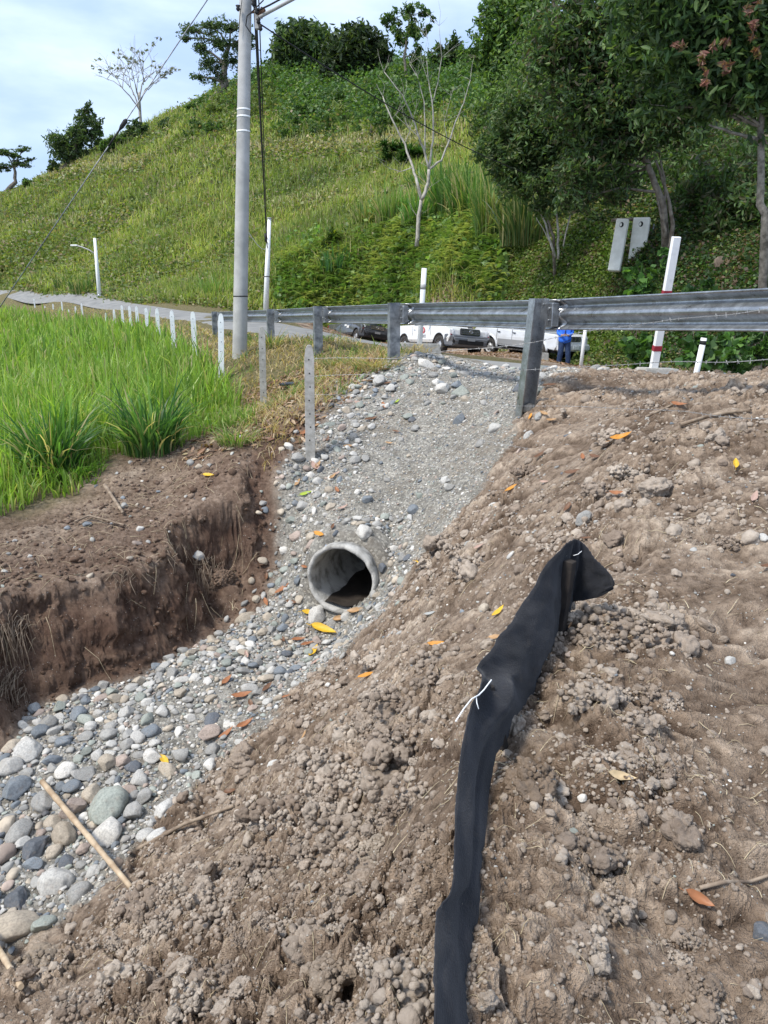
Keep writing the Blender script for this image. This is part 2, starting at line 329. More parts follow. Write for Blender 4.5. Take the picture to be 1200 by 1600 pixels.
def sep(nt, c):
    s = nt.nodes.new('ShaderNodeSeparateColor'); nt.links.new(c, s.inputs[0]); return s.outputs

def ground_material():
    m, nt, b = mat('earth_and_gravel', .95, spec=.08); L = nt.links.new; v = objco(nt)
    at = attr(nt); r, g, bl = sep(nt, at.outputs['Color'])                # R gravel, G dampness / bank, B dry or grassy litter
    at2 = attr(nt, 'raised'); raised = at2.outputs['Fac']
    # soil
    n1 = noise(nt, v, 2.3, 6, .6); n2 = noise(nt, v, 22, 6, .65); n3 = noise(nt, v, 120, 3, .6)
    s1 = ramp(nt, [(.30, (.185, .137, .100)), (.5, (.325, .256, .196)), (.70, (.49, .41, .328))]); L(n1, s1.inputs[0])
    s2 = ramp(nt, [(.30, (.42, .39, .37)), (.5, (.92, .90, .88)), (.72, (1.38, 1.36, 1.33))]); L(n2, s2.inputs[0])
    soil = mixc(nt, 1.0, s1.outputs[0], s2.outputs[0], 'MULTIPLY')
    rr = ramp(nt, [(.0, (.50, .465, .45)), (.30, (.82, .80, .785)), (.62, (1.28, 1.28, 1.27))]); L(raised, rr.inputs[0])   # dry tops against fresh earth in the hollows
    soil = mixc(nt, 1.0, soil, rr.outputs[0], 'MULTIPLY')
    dp = ramp(nt, [(.34, (.60, .56, .53)), (.52, (1.0, 1.0, 1.0)), (.7, (1.12, 1.12, 1.11))]); L(noise(nt, v, .8, 7, .62, .4), dp.inputs[0]); soil = mixc(nt, 1.0, soil, dp.outputs[0], 'MULTIPLY')   # damp and dry patches
    # bank earth
    s3 = ramp(nt, [(.3, (.085, .050, .037)), (.5, (.145, .093, .068)), (.7, (.245, .168, .122))]); L(noise(nt, v, 4.6, 9, .68), s3.inputs[0])
    bank = mixc(nt, .6, s3.outputs[0], s2.outputs[0], 'MULTIPLY')
    # gravel fines
    g1 = ramp(nt, [(.3, (.215, .20, .172)), (.7, (.40, .378, .335))]); L(noise(nt, v, 5, 6, .6), g1.inputs[0])
    vo = nt.nodes.new('ShaderNodeTexVoronoi'); vo.inputs['Scale'].default_value = 48; L(v, vo.inputs['Vector'])
    vs = sep(nt, vo.outputs['Color']); g2 = ramp(nt, [(0, (.55, .55, .55)), (.55, (.95, .95, .95)), (.8, (1.15, 1.15, 1.12)), (1, (1.9, 1.9, 1.85))]); L(vs[0], g2.inputs[0])
    grav = mixc(nt, .8, g1.outputs[0], g2.outputs[0], 'MULTIPLY'); gm = ramp(nt, [(.48, (0, 0, 0)), (.68, (1, 1, 1))]); L(noise(nt, v, 1.7, 7, .68), gm.inputs[0]); grav = mixc(nt, mixc(nt, .55, (0, 0, 0), gm.outputs[0]), grav, (.25, .205, .155))
    # litter under grass
    l1 = ramp(nt, [(.3, (.06, .075, .03)), (.5, (.14, .12, .06)), (.75, (.28, .22, .13))]); L(noise(nt, v, 9, 6, .7), l1.inputs[0])
    c = mixc(nt, g, soil, bank); c = mixc(nt, r, c, grav); c = mixc(nt, bl, c, l1.outputs[0])
    # pale grit scattered through the earth
    vo2 = nt.nodes.new('ShaderNodeTexVoronoi'); vo2.inputs['Scale'].default_value = 75; L(v, vo2.inputs['Vector'])
    v2 = sep(nt, vo2.outputs['Color']); gt = ramp(nt, [(.955, (0, 0, 0)), (.965, (1, 1, 1))]); L(v2[1], gt.inputs[0])
    gd = ramp(nt, [(.22, (1, 1, 1)), (.34, (0, 0, 0))]); L(vo2.outputs['Distance'], gd.inputs[0])
    grit = mixc(nt, 1.0, gt.outputs[0], gd.outputs[0], 'MULTIPLY'); c = mixc(nt, sep(nt, grit)[0], c, (.42, .39, .34))
    L(c, b.inputs['Base Color'])
    h = nt.nodes.new('ShaderNodeMath'); h.operation = 'ADD'; L(n2, h.inputs[0]); L(n3, h.inputs[1])
    bump(nt, b, h.outputs[0], 1.0, .022)
    return m
M_GROUND = ground_material()
def hill_material():
    m, nt, b = mat('hill_earth', .95, spec=.1); v = objco(nt)
    r = ramp(nt, [(.3, (.035, .05, .018)), (.5, (.07, .085, .03)), (.7, (.13, .12, .05))]); nt.links.new(noise(nt, v, .35, 9, .7), r.inputs[0])
    nt.links.new(r.outputs[0], b.inputs['Base Color']); bump(nt, b, noise(nt, v, 3, 5, .7), 1, .3); return m
def leaf_mat(name, trans=.35, rough=.5):
    m, nt, b = mat(name, rough, spec=.35); a = attr(nt); L = nt.links.new
    L(a.outputs['Color'], b.inputs['Base Color'])
    t = nt.nodes.new('ShaderNodeBsdfTranslucent'); k = mixc(nt, 1.0, a.outputs['Color'], (1.5, 1.6, .7), 'MULTIPLY'); L(k, t.inputs[0])
    mx = nt.nodes.new('ShaderNodeMixShader'); mx.inputs[0].default_value = trans
    L(b.outputs[0], mx.inputs[1]); L(t.outputs[0], mx.inputs[2]); L(mx.outputs[0], nt.nodes['Material Output'].inputs[0]); return m
def stone_material(name, use_attr):
    m, nt, b = mat(name, .72, spec=.3); L = nt.links.new; v = objco(nt)
    n = noise(nt, v, 9, 8, .65)
    if use_attr: base = attr(nt).outputs['Color']
    else:
        oi = nt.nodes.new('ShaderNodeObjectInfo'); base = oi.outputs['Color']
    r = ramp(nt, [(.3, (.62, .62, .63)), (.5, (.98, .97, .95)), (.72, (1.3, 1.28, 1.24))]); L(n, r.inputs[0])
    c = mixc(nt, 1.0, base, r.outputs[0], 'MULTIPLY')
    d = ramp(nt, [(.52, (0, 0, 0)), (.75, (1, 1, 1))]); L(noise(nt, v, 3.3, 5, .6), d.inputs[0])
    c = mixc(nt, mixc(nt, .35, (0, 0, 0), d.outputs[0]), c, (.26, .20, .15)); L(c, b.inputs['Base Color'])
    bump(nt, b, noise(nt, v, 60, 6, .7), .35, .004); return m
M_STONE = stone_material('river_stone', False); M_PEBBLE = stone_material('pebble_stone', True)
M_LEAF = leaf_mat('foliage'); M_BLADE = leaf_mat('grass_blade', .42, .45); M_LITTER = leaf_mat('fallen_leaf_skin', .15, .5)
M_BARK = simple('bark', (.10, .08, .06), (.24, .21, .17), 5, .9, bs=.8, bd=.02)
M_PALEBARK = simple('pale_bark', (.26, .24, .20), (.46, .43, .38), 5, .9, bs=.5, bd=.01)
M_CONC = simple('pipe_concrete', (.17, .16, .14), (.46, .445, .41), 7, .9, bs=.8, bd=.012, pos=(.32, .56), detail=9)
M_POSTC = simple('grey_concrete', (.30, .285, .25), (.47, .45, .41), 14, .9, bs=.5, bd=.003)
M_WHITEC = simple('whitewashed_concrete', (.70, .71, .70), (.86, .87, .86), 12, .8, bs=.3, bd=.002, pos=(.25, .5))
M_WHITE = simple('white_paint', (.70, .70, .68), (.82, .82, .80), 14, .5, bs=.1, bd=.001, pos=(.25, .5))
M_RED = simple('red_paint', (.26, .022, .035), (.34, .03, .045), 10, .5, bs=0)
M_HOLE = simple('hole_shadow', (.012, .012, .012), (.02, .02, .02), 10, .9, bs=0)
M_POLE = simple('pole_concrete', (.33, .325, .31), (.46, .45, .43), 3, .85, bs=.25, bd=.003)
M_BLACK = simple('black_rubber', (.015, .015, .016), (.03, .03, .03), 10, .7, bs=.1)
def galv():
    m, nt, b = mat('galvanised_steel', .38, .85, spec=.5); v = objco(nt); L = nt.links.new
    n = noise(nt, v, 7, 7, .7); r = ramp(nt, [(.3, (.24, .24, .24)), (.55, (.40, .41, .415)), (.75, (.56, .57, .58))]); L(n, r.inputs[0])
    vo = nt.nodes.new('ShaderNodeTexVoronoi'); vo.inputs['Scale'].default_value = 60; L(v, vo.inputs['Vector'])
    sp = ramp(nt, [(0, (.86, .86, .86)), (1, (1.08, 1.08, 1.08))]); L(sep(nt, vo.outputs['Color'])[0], sp.inputs[0])
    c = mixc(nt, 1.0, r.outputs[0], sp.outputs[0], 'MULTIPLY')
    d = ramp(nt, [(.56, (0, 0, 0)), (.72, (1, 1, 1))]); L(noise(nt, v, 2.2, 6, .7), d.inputs[0]); c = mixc(nt, mixc(nt, .75, (0, 0, 0), d.outputs[0]), c, (.17, .145, .12)); L(c, b.inputs['Base Color'])
    rr = ramp(nt, [(.3, (.24,)*3), (.7, (.42,)*3)]); L(n, rr.inputs[0]); L(rr.outputs[0], b.inputs['Roughness'])
    bump(nt, b, noise(nt, v, 30, 4), .08, .004); return m
M_GALV = galv()
M_STEELPOST = simple('weathered_steel', (.12, .13, .14), (.34, .35, .355), 9, .5, .6, .2, .002, .5)
def asphalt():
    m, nt, b = mat('road_surface', .9, spec=.2); v = objco(nt)
    r = ramp(nt, [(.3, (.16, .16, .155)), (.7, (.27, .265, .25))]); nt.links.new(noise(nt, v, 1.2, 8, .65), r.inputs[0]); nt.links.new(r.outputs[0], b.inputs['Base Color'])
    bump(nt, b, noise(nt, v, 60, 3), .4, .01); return m

# ------------------------------------------------------------------ ground, cut bank, gravel slope, field, hill: one surveyed surface, split by what it is
def build_terrain():
    nr = len(RR); idx = np.arange(nr*NT).reshape(nr, NT)
    F = np.stack([idx[:-1, :-1], idx[:-1, 1:], idx[1:, 1:], idx[1:, :-1]], -1).reshape(-1, 4)[:, ::-1]
    q = GX*.57+GY*.82; st = np.clip(M_BANK*(1-M_SOIL), 0, 1)*sstep(.0, .18, D_F)*sstep(1.3, .5, D_F)      # the cut face is hacked and lumpy, not combed
    bd = st*(.16*fbm(q*2.0, GZ*2.6, 301, 4)+.07*np.abs(fbm(q*6, GZ*8, 302, 3))-.02+.03*fbm(q*1.2, GZ*14, 303, 3)+.025*fbm(q*16, GZ*18, 304, 3))
    co = np.stack([GX+.82*bd, GY-.57*bd, GZ], -1).reshape(-1, 3)
    def fc(a): return (a[:-1, :-1]+a[1:, 1:]+a[:-1, 1:]+a[1:, :-1]).ravel()/4
    x, y, z = fc(GX), fc(GY), fc(GZ); s, t = fc(S_P), fc(T_P)
    inside = (s > -.02) & (s < 1.6) & (np.hypot(t, z-PIPE_Z) < .352)
    hd = fc(HILLD); dF = fc(D_F); soil = fc(M_SOIL); bank = fc(M_BANK)
    reg = np.full(len(F), 3)                                             # field
    reg[soil > .5] = 0
    reg[(bank > .5) & (soil <= .5)] = 1
    reg[(fc(M_GRAV) > .5)] = 2
    reg[hd > 0] = 4
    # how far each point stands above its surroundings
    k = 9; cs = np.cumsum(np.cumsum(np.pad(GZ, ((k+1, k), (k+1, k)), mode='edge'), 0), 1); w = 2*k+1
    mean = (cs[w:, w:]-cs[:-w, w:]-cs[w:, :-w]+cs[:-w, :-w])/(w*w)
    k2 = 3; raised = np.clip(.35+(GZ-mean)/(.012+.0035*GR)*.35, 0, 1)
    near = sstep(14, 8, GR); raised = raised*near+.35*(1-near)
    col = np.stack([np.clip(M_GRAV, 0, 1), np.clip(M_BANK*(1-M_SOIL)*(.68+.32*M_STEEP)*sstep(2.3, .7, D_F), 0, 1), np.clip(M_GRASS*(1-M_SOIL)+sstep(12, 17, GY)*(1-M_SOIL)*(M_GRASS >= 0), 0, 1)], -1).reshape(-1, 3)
    m_hill = hill_material()
    for k, (nm, mt) in enumerate((('soil_embankment', M_GROUND), ('earth_bank', M_GROUND), ('gravel_bed', M_GROUND), ('field_ground', M_GROUND), ('hill', m_hill))):
        f = F[(reg == k) & ~inside]; u, inv = np.unique(f, return_inverse=True)
        me = np_mesh(nm, co[u], inv.reshape(-1, 4), col[u], smooth=True)
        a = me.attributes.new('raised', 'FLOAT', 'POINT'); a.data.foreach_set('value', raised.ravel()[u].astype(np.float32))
        tag(mesh_obj(nm, me, mt), kind='structure')
build_terrain()

def build_road():
    # near edge stations (s along the rail), then the bend to the left
    near = [road_pt(s, 2.6 if s < 2 else 1.6, 0) for s in (-9, -6, -3, 0, 3, 6, 9, 12, 15, 18, 21, 24)]+[P(300, 503, 38), P(200, 485, 55), P(100, 471, 76), P(0, 461, 96), P(-150, 455, 120)]
    far = [road_pt(s, 7.4, 0) for s in (-9, -6, -3, 0, 3, 6, 9, 12, 15, 18, 21, 24)]+[P(318, 489, 47), P(200, 470, 66), P(100, 461.5, 86), P(0, 454, 104), P(-150, 449, 128)]
    def dens(pts, n=240):
        a = np.array([[p.x, p.y] for p in pts]); d = np.r_[0, np.cumsum(np.hypot(*np.diff(a, axis=0).T))]; q = np.linspace(0, d[-1], n)
        o = np.stack([np.interp(q, d, a[:, 0]), np.interp(q, d, a[:, 1])], 1)
        for _ in range(60): o[1:-1] = .5*o[1:-1]+.25*(o[:-2]+o[2:])
        return o
    a, b = dens(near), dens(far); w = 24; V = []
    for k in range(w+1):
        t = k/w; V.append(a*(1-t)+b*t)
    V = np.stack(V, 1); z = H(V[..., 0].ravel(), V[..., 1].ravel()).reshape(V.shape[:2])
    for _ in range(70): z[1:-1] = (z[:-2]+z[1:-1]+z[2:])/3
    dd = np.hypot(V[..., 0], V[..., 1]); k = np.arange(w+1); z = z+.03+.04*sstep(24, 60, dd)+.12*sstep(58, 85, dd)-.10*np.exp(-np.minimum(k, w-k)/.8)[None]
    n = 240; idx = np.arange(n*(w+1)).reshape(n, w+1)
    F = np.stack([idx[:-1, :-1], idx[:-1, 1:], idx[1:, 1:], idx[1:, :-1]], -1).reshape(-1, 4)
    me = np_mesh('road', np.concatenate([V, z[..., None]], -1).reshape(-1, 3), F, smooth=True)
    tag(mesh_obj('road', me, asphalt()), kind='structure')
build_road()
# ------------------------------------------------------------------ mesh helpers
def add_box(bm, c, s, rot=None, mi=0, taper=1.0):
    M = rot.to_matrix() if isinstance(rot, Euler) else (rot or Matrix.Identity(3)); vs = []
    for k in (-1, 1):
        t = taper if k > 0 else 1
        for i, j in ((-1, -1), (1, -1), (1, 1), (-1, 1)):
            vs.append(bm.verts.new(Vector(c)+M@Vector((i*s[0]/2*t, j*s[1]/2*t, k*s[2]/2))))
    fs = [bm.faces.new([vs[i] for i in q]) for q in ((3, 2, 1, 0), (4, 5, 6, 7), (0, 1, 5, 4), (1, 2, 6, 5), (2, 3, 7, 6), (3, 0, 4, 7))]
    for f in fs: f.material_index = mi
    return vs, fs
def add_tube(bm, pts, rad, n=8, mi=0, caps=True):
    pts = [Vector(p) for p in pts]; rs = rad if isinstance(rad, (list, tuple)) else [rad]*len(pts); rings = []; up = None
    for i, p in enumerate(pts):
        d = (pts[min(i+1, len(pts)-1)]-pts[max(i-1, 0)]).normalized()
        if up is None: up = d.orthogonal().normalized()
        up = (up-d*up.dot(d)).normalized(); w = d.cross(up)
        rings.append([bm.verts.new(p+(up*math.cos(2*math.pi*k/n)+w*math.sin(2*math.pi*k/n))*rs[i]) for k in range(n)])
    for a, b in zip(rings[:-1], rings[1:]):
        for k in range(n):
            f = bm.faces.new((a[k], a[(k+1) % n], b[(k+1) % n], b[k])); f.material_index = mi; f.smooth = True
    if caps and n > 2:
        for r in (rings[0][::-1], rings[-1]): bm.faces.new(r).material_index = mi
    return rings
def bevel(bm, w=.004, seg=1): bmesh.ops.bevel(bm, geom=bm.edges[:], offset=w, segments=seg, affect='EDGES', clamp_overlap=True)
def sag(a, b, drop, n=14):
    a, b = Vector(a), Vector(b); return [a.lerp(b, k/n)-Vector((0, 0, 4*drop*(k/n)*(1-k/n))) for k in range(n+1)]
def tube_obj(name, pts, rad, m, parent=None, n=8):
    bm = bmesh.new(); add_tube(bm, pts, rad, n); return bm_obj(name, bm, m, parent)

# ------------------------------------------------------------------ concrete drain pipe
def build_pipe():
    ax = Vector((.32, .9474, .0)).normalized(); o = P(533, 903, 7.47); o.z = PIPE_Z
    t = empty('drain_pipe', o, 'grey concrete drain pipe opening at the foot of the gravel slope', 'pipe')
    bm = bmesh.new(); n = 64; side = ax.cross(Vector((0, 0, 1))).normalized(); up = side.cross(ax)
    prof = [(4.6, .325), (.10, .325), (.02, .335), (-.012, .342), (-.015, .372), (.01, .385), (.10, .385), (.11, .375), (4.6, .375)]
    rings = []
    for s, r in prof:
        rg = []
        for k in range(n):
            a = 2*math.pi*k/n; rr = r; ss = s
            if abs(s) < .3:
                ch = .014*math.sin(a*3+1)*math.sin(a*7)+.006*math.sin(a*17+2)+.004*math.sin(a*31); ss += ch*.8
                rr += .002*math.sin(a*11)+(-.012 if (.02 < s < .17 and 1.2 < a < 1.9) else 0)
            rg.append(bm.verts.new(ax*ss+(side*math.cos(a)+up*math.sin(a))*rr))
        rings.append(rg)
    for a, b in zip(rings[:-1], rings[1:]):
        for k in range(n): f = bm.faces.new((a[k], a[(k+1) % n], b[(k+1) % n], b[k])); f.smooth = True
    bm.faces.new([v for v in rings[0]])                                   # far end lies in the dark under the road
    bm_obj('barrel', bm, M_CONC, t)
    bm = bmesh.new()                                                     # silt washed into the barrel, coloured near-black to stand in for the shade inside
    m, k2 = 24, 8; g = [[bm.verts.new(ax*(.02+4.5*i/m)+side*(.20*(2*j/k2-1))+up*(-.285+.012*math.sin(i*1.7+j)+.02*abs(j-4)/4)) for j in range(k2+1)] for i in range(m+1)]
    for i in range(m):
        for j in range(k2): bm.faces.new((g[i][j], g[i][j+1], g[i+1][j+1], g[i+1][j])).smooth = True
    bm_obj('silt', bm, simple('shade_dark_silt', (.018, .014, .011), (.04, .032, .026), 8, .6, bs=.4, bd=.01), t)
M_CLOD = None
def clod_material(name, mul):
    m, nt, b = mat(name, .95, spec=.1); L = nt.links.new; v = objco(nt)
    r = ramp(nt, [(.25, (.62, .6, .58)), (.5, (.95, .95, .95)), (.8, (1.25, 1.25, 1.24))]); L(noise(nt, v, 30, 6, .7), r.inputs[0])
    c = mixc(nt, 1.0, attr(nt).outputs['Color'] if mul is None else mul, r.outputs[0], 'MULTIPLY')
    vo = nt.nodes.new('ShaderNodeTexVoronoi'); vo.inputs['Scale'].default_value = 90; L(v, vo.inputs['Vector'])
    gt = ramp(nt, [(.93, (0, 0, 0)), (.95, (1, 1, 1))]); L(sep(nt, vo.outputs['Color'])[1], gt.inputs[0])
    gd = ramp(nt, [(.22, (1, 1, 1)), (.34, (0, 0, 0))]); L(vo.outputs['Distance'], gd.inputs[0])
    c = mixc(nt, sep(nt, mixc(nt, 1.0, gt.outputs[0], gd.outputs[0], 'MULTIPLY'))[0], c, (.42, .39, .34)); L(c, b.inputs['Base Color'])
    bump(nt, b, noise(nt, v, 90, 6, .75), .9, .01); return m
M_CLOD = clod_material('crumbly_earth', None); M_BANKCLOD = clod_material('damp_earth', (.12, .08, .058))
build_pipe()

# ------------------------------------------------------------------ guard rail
def rail_top(s):
    pts = [(-5, .235), (-3, .14), (0, .078), (3.92, .055), (7.84, .01), (11.76, -.055), (19.5, -.15), (24, -.23)]
    return float(np.interp(s, [p[0] for p in pts], [p[1] for p in pts]))
W = [(0, -.04), (.012, -.025), (.083, -.018+.0), (.083, -.06), (.083, -.065)]
def beam_profile():
    # (depth towards the road, height) of a W beam, top to bottom, .31 m high
    raw = [(.005, 0), (.0, -.012), (.018, -.022), (.078, -.052), (.083, -.068), (.078, -.084), (.012, -.128), (.0, -.145), (.0, -.165), (.012, -.182), (.078, -.226), (.083, -.242), (.078, -.258), (.018, -.288), (.0, -.298), (.005, -.310)]
    return raw
def build_rail():
    b0 = RAIL0.copy(); b0.z = H(b0.x, b0.y)
    t = empty('guard_rail', b0, 'long galvanised corrugated guard rail on steel posts along the road edge', 'guardrail')
    off = -b0
    S = 3.92; prof = beam_profile()
    def pt(s, p, z): v = road_pt(s, p, z); return v+off
    for k in range(-2, 6):                                               # overlapping beams between the posts
        s0, s1 = k*S-.20, (k+1)*S+.14
        if k == -2: s0 = -6.2
        if k == 5: s1 = 21.0
        bm = bmesh.new(); n = 16; rows = []
        for i in range(n+1):
            s = s0+(s1-s0)*i/n; sh = .0035*(1-i/n)                        # each beam laps over the next one
            zt = rail_top(s); row = []
            for j, (d, h) in enumerate(prof):
                ss = s
                if i == 0: ss = s+.010*math.sin(j*1.05)
                row.append(bm.verts.new(pt(ss, .19+d-sh*1.0, zt+h)))
            rows.append(row)
        for a, b in zip(rows[:-1], rows[1:]):
            for j in range(len(prof)-1): f = bm.faces.new((a[j], a[j+1], b[j+1], b[j])); f.smooth = True
        o = bm_obj('beam', bm, M_GALV, t); sm = o.modifiers.new('thickness', 'SOLIDIFY'); sm.thickness = .003; sm.offset = 0
    for k in range(-1, 6):
        s = k*S; base = road_pt(s, 0, 0); bz = min(H(base.x, base.y), rail_top(s)-.72)-.35
        top = pt(s, .03, rail_top(s)+.01); bot = pt(s, .03, bz)
        if k == 0: bot = bot+RT*.13-RN*.05; bot.z = H(base.x, base.y)-.35-b0.z
        bm = bmesh.new(); d = (top-bot); w = .16; fl = .085; th = .008    # channel section, open towards the next span
        path = [(-.05+.10, -w/2), (-.05, -w/2), (-.05, w/2), (-.05+.10, w/2)] if k != 0 else [(-.09, -w/2), (.03, -w/2), (.03, w/2), (-.09, w/2)]
        def cs(o):
            return [bm.verts.new(o+RT*a+RN*b_) for a, b_ in path]
        A, B = cs(bot), cs(top)
        for i in range(3): bm.faces.new((A[i], A[i+1], B[i+1], B[i]))
        o = bm_obj('post', bm, M_GALV if k == 0 else M_STEELPOST, t); m = o.modifiers.new('thickness', 'SOLIDIFY'); m.thickness = th; m.offset = 0
        bm = bmesh.new(); c = pt(s-.10, .145, rail_top(s)-.155); rot = Matrix((RT, RN, Vector((0, 0, 1)))).transposed()
        add_box(bm, c, (.16, .085, .24), rot); bevel(bm, .004)
        bk = bm_obj('blockout', bm, M_GALV, t)
        for dz, ds in ((-.09, -.13), (-.21, -.13), (-.05, -.02)):
            bm = bmesh.new(); p0 = pt(s+ds, .102, rail_top(s)+dz); add_tube(bm, [p0-RN*.018, p0+RN*.004], .014, 6)
            bm_obj('bolt', bm, M_STEELPOST, bk)
build_rail()

# ------------------------------------------------------------------ concrete fence posts with wire holes
def fence_post(top, base, w, mtl, label, group, holes=7):
    h = (top-base).length; d = (top-base).normalized()
    t = bmesh.new(); hw = w/2; lv = [(-.35, 1), (h-.17, 1), (h-.05, .78), (h-.005, .42), (h, .3)]; R0 = []
    for z, s in lv: R0.append([t.verts.new(Vector((i*hw*s, j*hw*.8*(s if s == 1 else .9), z))) for i, j in ((-1, -1), (1, -1), (1, 1), (-1, 1))])
    for a, b in zip(R0[:-1], R0[1:]):
        for k in range(4): t.faces.new((a[k], a[(k+1) % 4], b[(k+1) % 4], b[k]))
    t.faces.new(R0[-1]); t.faces.new(R0[0][::-1]); bevel(t, .006)
    for k in range(holes):
        z = h-.17-k*(h-.25)/holes; c = Vector((.006*((k % 3)-1), -hw*.8-.0022, z)); r = .0085*w/.11
        vs = [t.verts.new(c+Vector((r*math.cos(a), 0, r*math.sin(a)))) for a in [i*math.pi/5 for i in range(10)]]
        t.faces.new(vs).material_index = 1
    o = bm_obj('fence_post', t, [mtl, M_HOLE]); o.location = base
    yaw = math.atan2(-base.x, base.y)
    o.rotation_euler = (d.to_track_quat('Z', 'Y').to_matrix()@Matrix.Rotation(yaw*.8, 3, 'Z')).to_euler() if False else Euler((0, math.atan2(d.x, d.z), yaw*.9))
    return tag(o, label, 'fence post', group)
WHG = 'white concrete fence posts along the edge of the grass field'
b = P(485, 717, 9.4); fence_post(P(483, 539, 9.4), b, .118, M_POSTC, 'bare grey concrete post with wire holes nearest the pipe, standing among river stones', None)
b = P(412, 637, 13.4); fence_post(P(409, 511, 13.4), b, .115, M_POSTC, 'weathered grey concrete post in dry straw between the white posts and the bare post', None, 6)
b = P(346, 600, 16); fence_post(P(345, 490, 16), b, .115, M_WHITEC, 'whitewashed concrete post just left of the utility pole, largest of the white ones', WHG, 6)
wp = [(301, 487, 19.2), (268, 485, 22.4), (245, 482, 25.6), (228, 481, 29), (213, 479, 32.5), (202, 478, 36), (190, 477, 39.5), (177, 476, 43), (164, 475, 46.5), (127, 474, 54), (117, 473, 57.5), (106, 473, 61), (96, 471, 65), (82, 470, 69), (69, 469, 73.5), (53, 467, 78)]
for k, (x, y, Y) in enumerate(wp):
    tp = P(x, y, Y); g = H(tp.x, tp.y); bs = Vector((tp.x, tp.y, min(tp.z-1.3, g-.05))); tp = tp-Vector((0, 0, 0 if k < 6 else .25*(k % 3)))
    lab = ('second white post left of the utility pole, rising from the tall grass', 'third white post left of the utility pole, rising from the tall grass', 'fourth white post left of the utility pole with its foot in the grass')[k] if k < 3 else ['fifth', 'sixth', 'seventh', 'eighth', 'ninth', 'tenth', 'eleventh', 'twelfth', 'thirteenth', 'fourteenth', 'fifteenth', 'sixteenth', 'seventeenth'][k-3]+' white post counted leftwards from the utility pole along the grass field'
    fence_post(tp, bs, .12, M_WHITEC, lab, WHG, 5 if k < 5 else 0)

# ------------------------------------------------------------------ utility pole, lamps, cables
def utility_pole():
    base = P(374, 556, 17.5); base.z = H(base.x, base.y)-.1; top = P(386, -150, 17.5)
    t = empty('utility_pole', base, 'tall round concrete utility pole with cables at the edge of the grass', 'utility pole')
    d = top-base
    at = lambda py: base+d*((P(380, py, 17.5).z-base.z)/d.z)
    loc = lambda v: v-base
    bm = bmesh.new(); n = 20; add_tube(bm, [Vector((0, 0, -.5)), Vector((0, 0, 0))]+[d*(k/n) for k in range(1, n+1)], [.165, .163]+[.163-.05*k/n for k in range(1, n+1)], 28); bm_obj('shaft', bm, M_POLE, t)
    def rad(v): return .163-.05*(v.z-base.z)/d.z
    for py in (172, 183, 206):
        v = at(py); tube_obj('band', [loc(v)-Vector((0, 0, .018)), loc(v)+Vector((0, 0, .018))], rad(v)+.004, M_WHITE, t, 28)
    v = at(463); tube_obj('band', [loc(v)-Vector((0, 0, .012)), loc(v)+Vector((0, 0, .012))], rad(v)+.003, M_BLACK, t, 28)
    v = at(22); q = loc(v)+Vector((.22, -.05, 0))                         # clamp, junction box and the lamp arm
    bm = bmesh.new(); add_box(bm, q+Vector((.02, 0, -.12)), (.08, .1, .34)); bevel(bm, .01); bm_obj('junction_box', bm, M_POLE, t)
    bm = bmesh.new(); add_box(bm, q+Vector((.12, -.02, .0)), (.10, .10, .18), Euler((0, .5, 0))); bevel(bm, .012); add_tube(bm, [loc(v), q+Vector((.12, 0, .05))], .02, 8); bm_obj('bracket', bm, simple('rusty_bracket', (.05, .03, .02), (.14, .07, .04), 20, .8), t)
    a0 = loc(P(405, 27, 17.3)); a1 = loc(P(520, -35, 17.0)); a2 = loc(P(570, -52, 16.9))
    arm = tube_obj('lamp_arm', [a0, a1, a2], .033, M_POLE, t, 12)
    bm = bmesh.new(); add_box(bm, a2+Vector((.25, 0, 0)), (.55, .2, .1), taper=.7); bevel(bm, .02); bm_obj('lamp_head', bm, M_POLE, arm)
    for k, (x, y, s) in enumerate(((372, 13, .05), (396, 5, .06), (401, 18, .05), (407, 44, .05), (404, 34, .045))):
        bm = bmesh.new(); c = loc(P(x, y, 17.3)); add_tube(bm, [c-Vector((0, 0, s)), c-Vector((0, 0, s*.3)), c+Vector((0, 0, s*.3)), c+Vector((0, 0, s))], [.02, .045, .03, .05], 10); bm_obj('insulator', bm, M_BLACK, t)
    v1 = [(378, 0), (375, 25), (373, 50)]; tube_obj('earth_wire', [loc(P(x, y, 17.33)) for x, y in v1], .008, M_BLACK, t, 6)
    v2 = [(412, 0), (394, 18), (386, 25), (384, 40), (392, 52), (397, 56)]; tube_obj('loop_cable', [loc(P(x, y, 17.28)) for x, y in v2], .012, M_BLACK, t, 6)
utility_pole()
def small_pole():
    base = P(414, 489, 46); base.z = H(base.x, base.y)-.1; top = P(421, 342, 46)
    t = empty('lamp_pole', base, 'slim pale concrete pole standing beyond the guard rail at the hill foot', 'pole')
    d = top-base; tube_obj('shaft', [Vector((0, 0, -.4)), d*.5, d], [.17, .14, .10], M_WHITEC, t, 16)
    tube_obj('cap', [d, d+Vector((0, 0, .06))], .13, M_POLE, t, 12)
    c = d*((P(420, 375, 46).z-base.z)/d.z); tube_obj('clamp', [c-Vector((.16, 0, .1)), c-Vector((.16, 0, -.35))], .07, M_BLACK, t, 8)
    c = d*.42; tube_obj('band', [c, c+Vector((0, 0, .04))], .16, M_BLACK, t, 16)
small_pole()
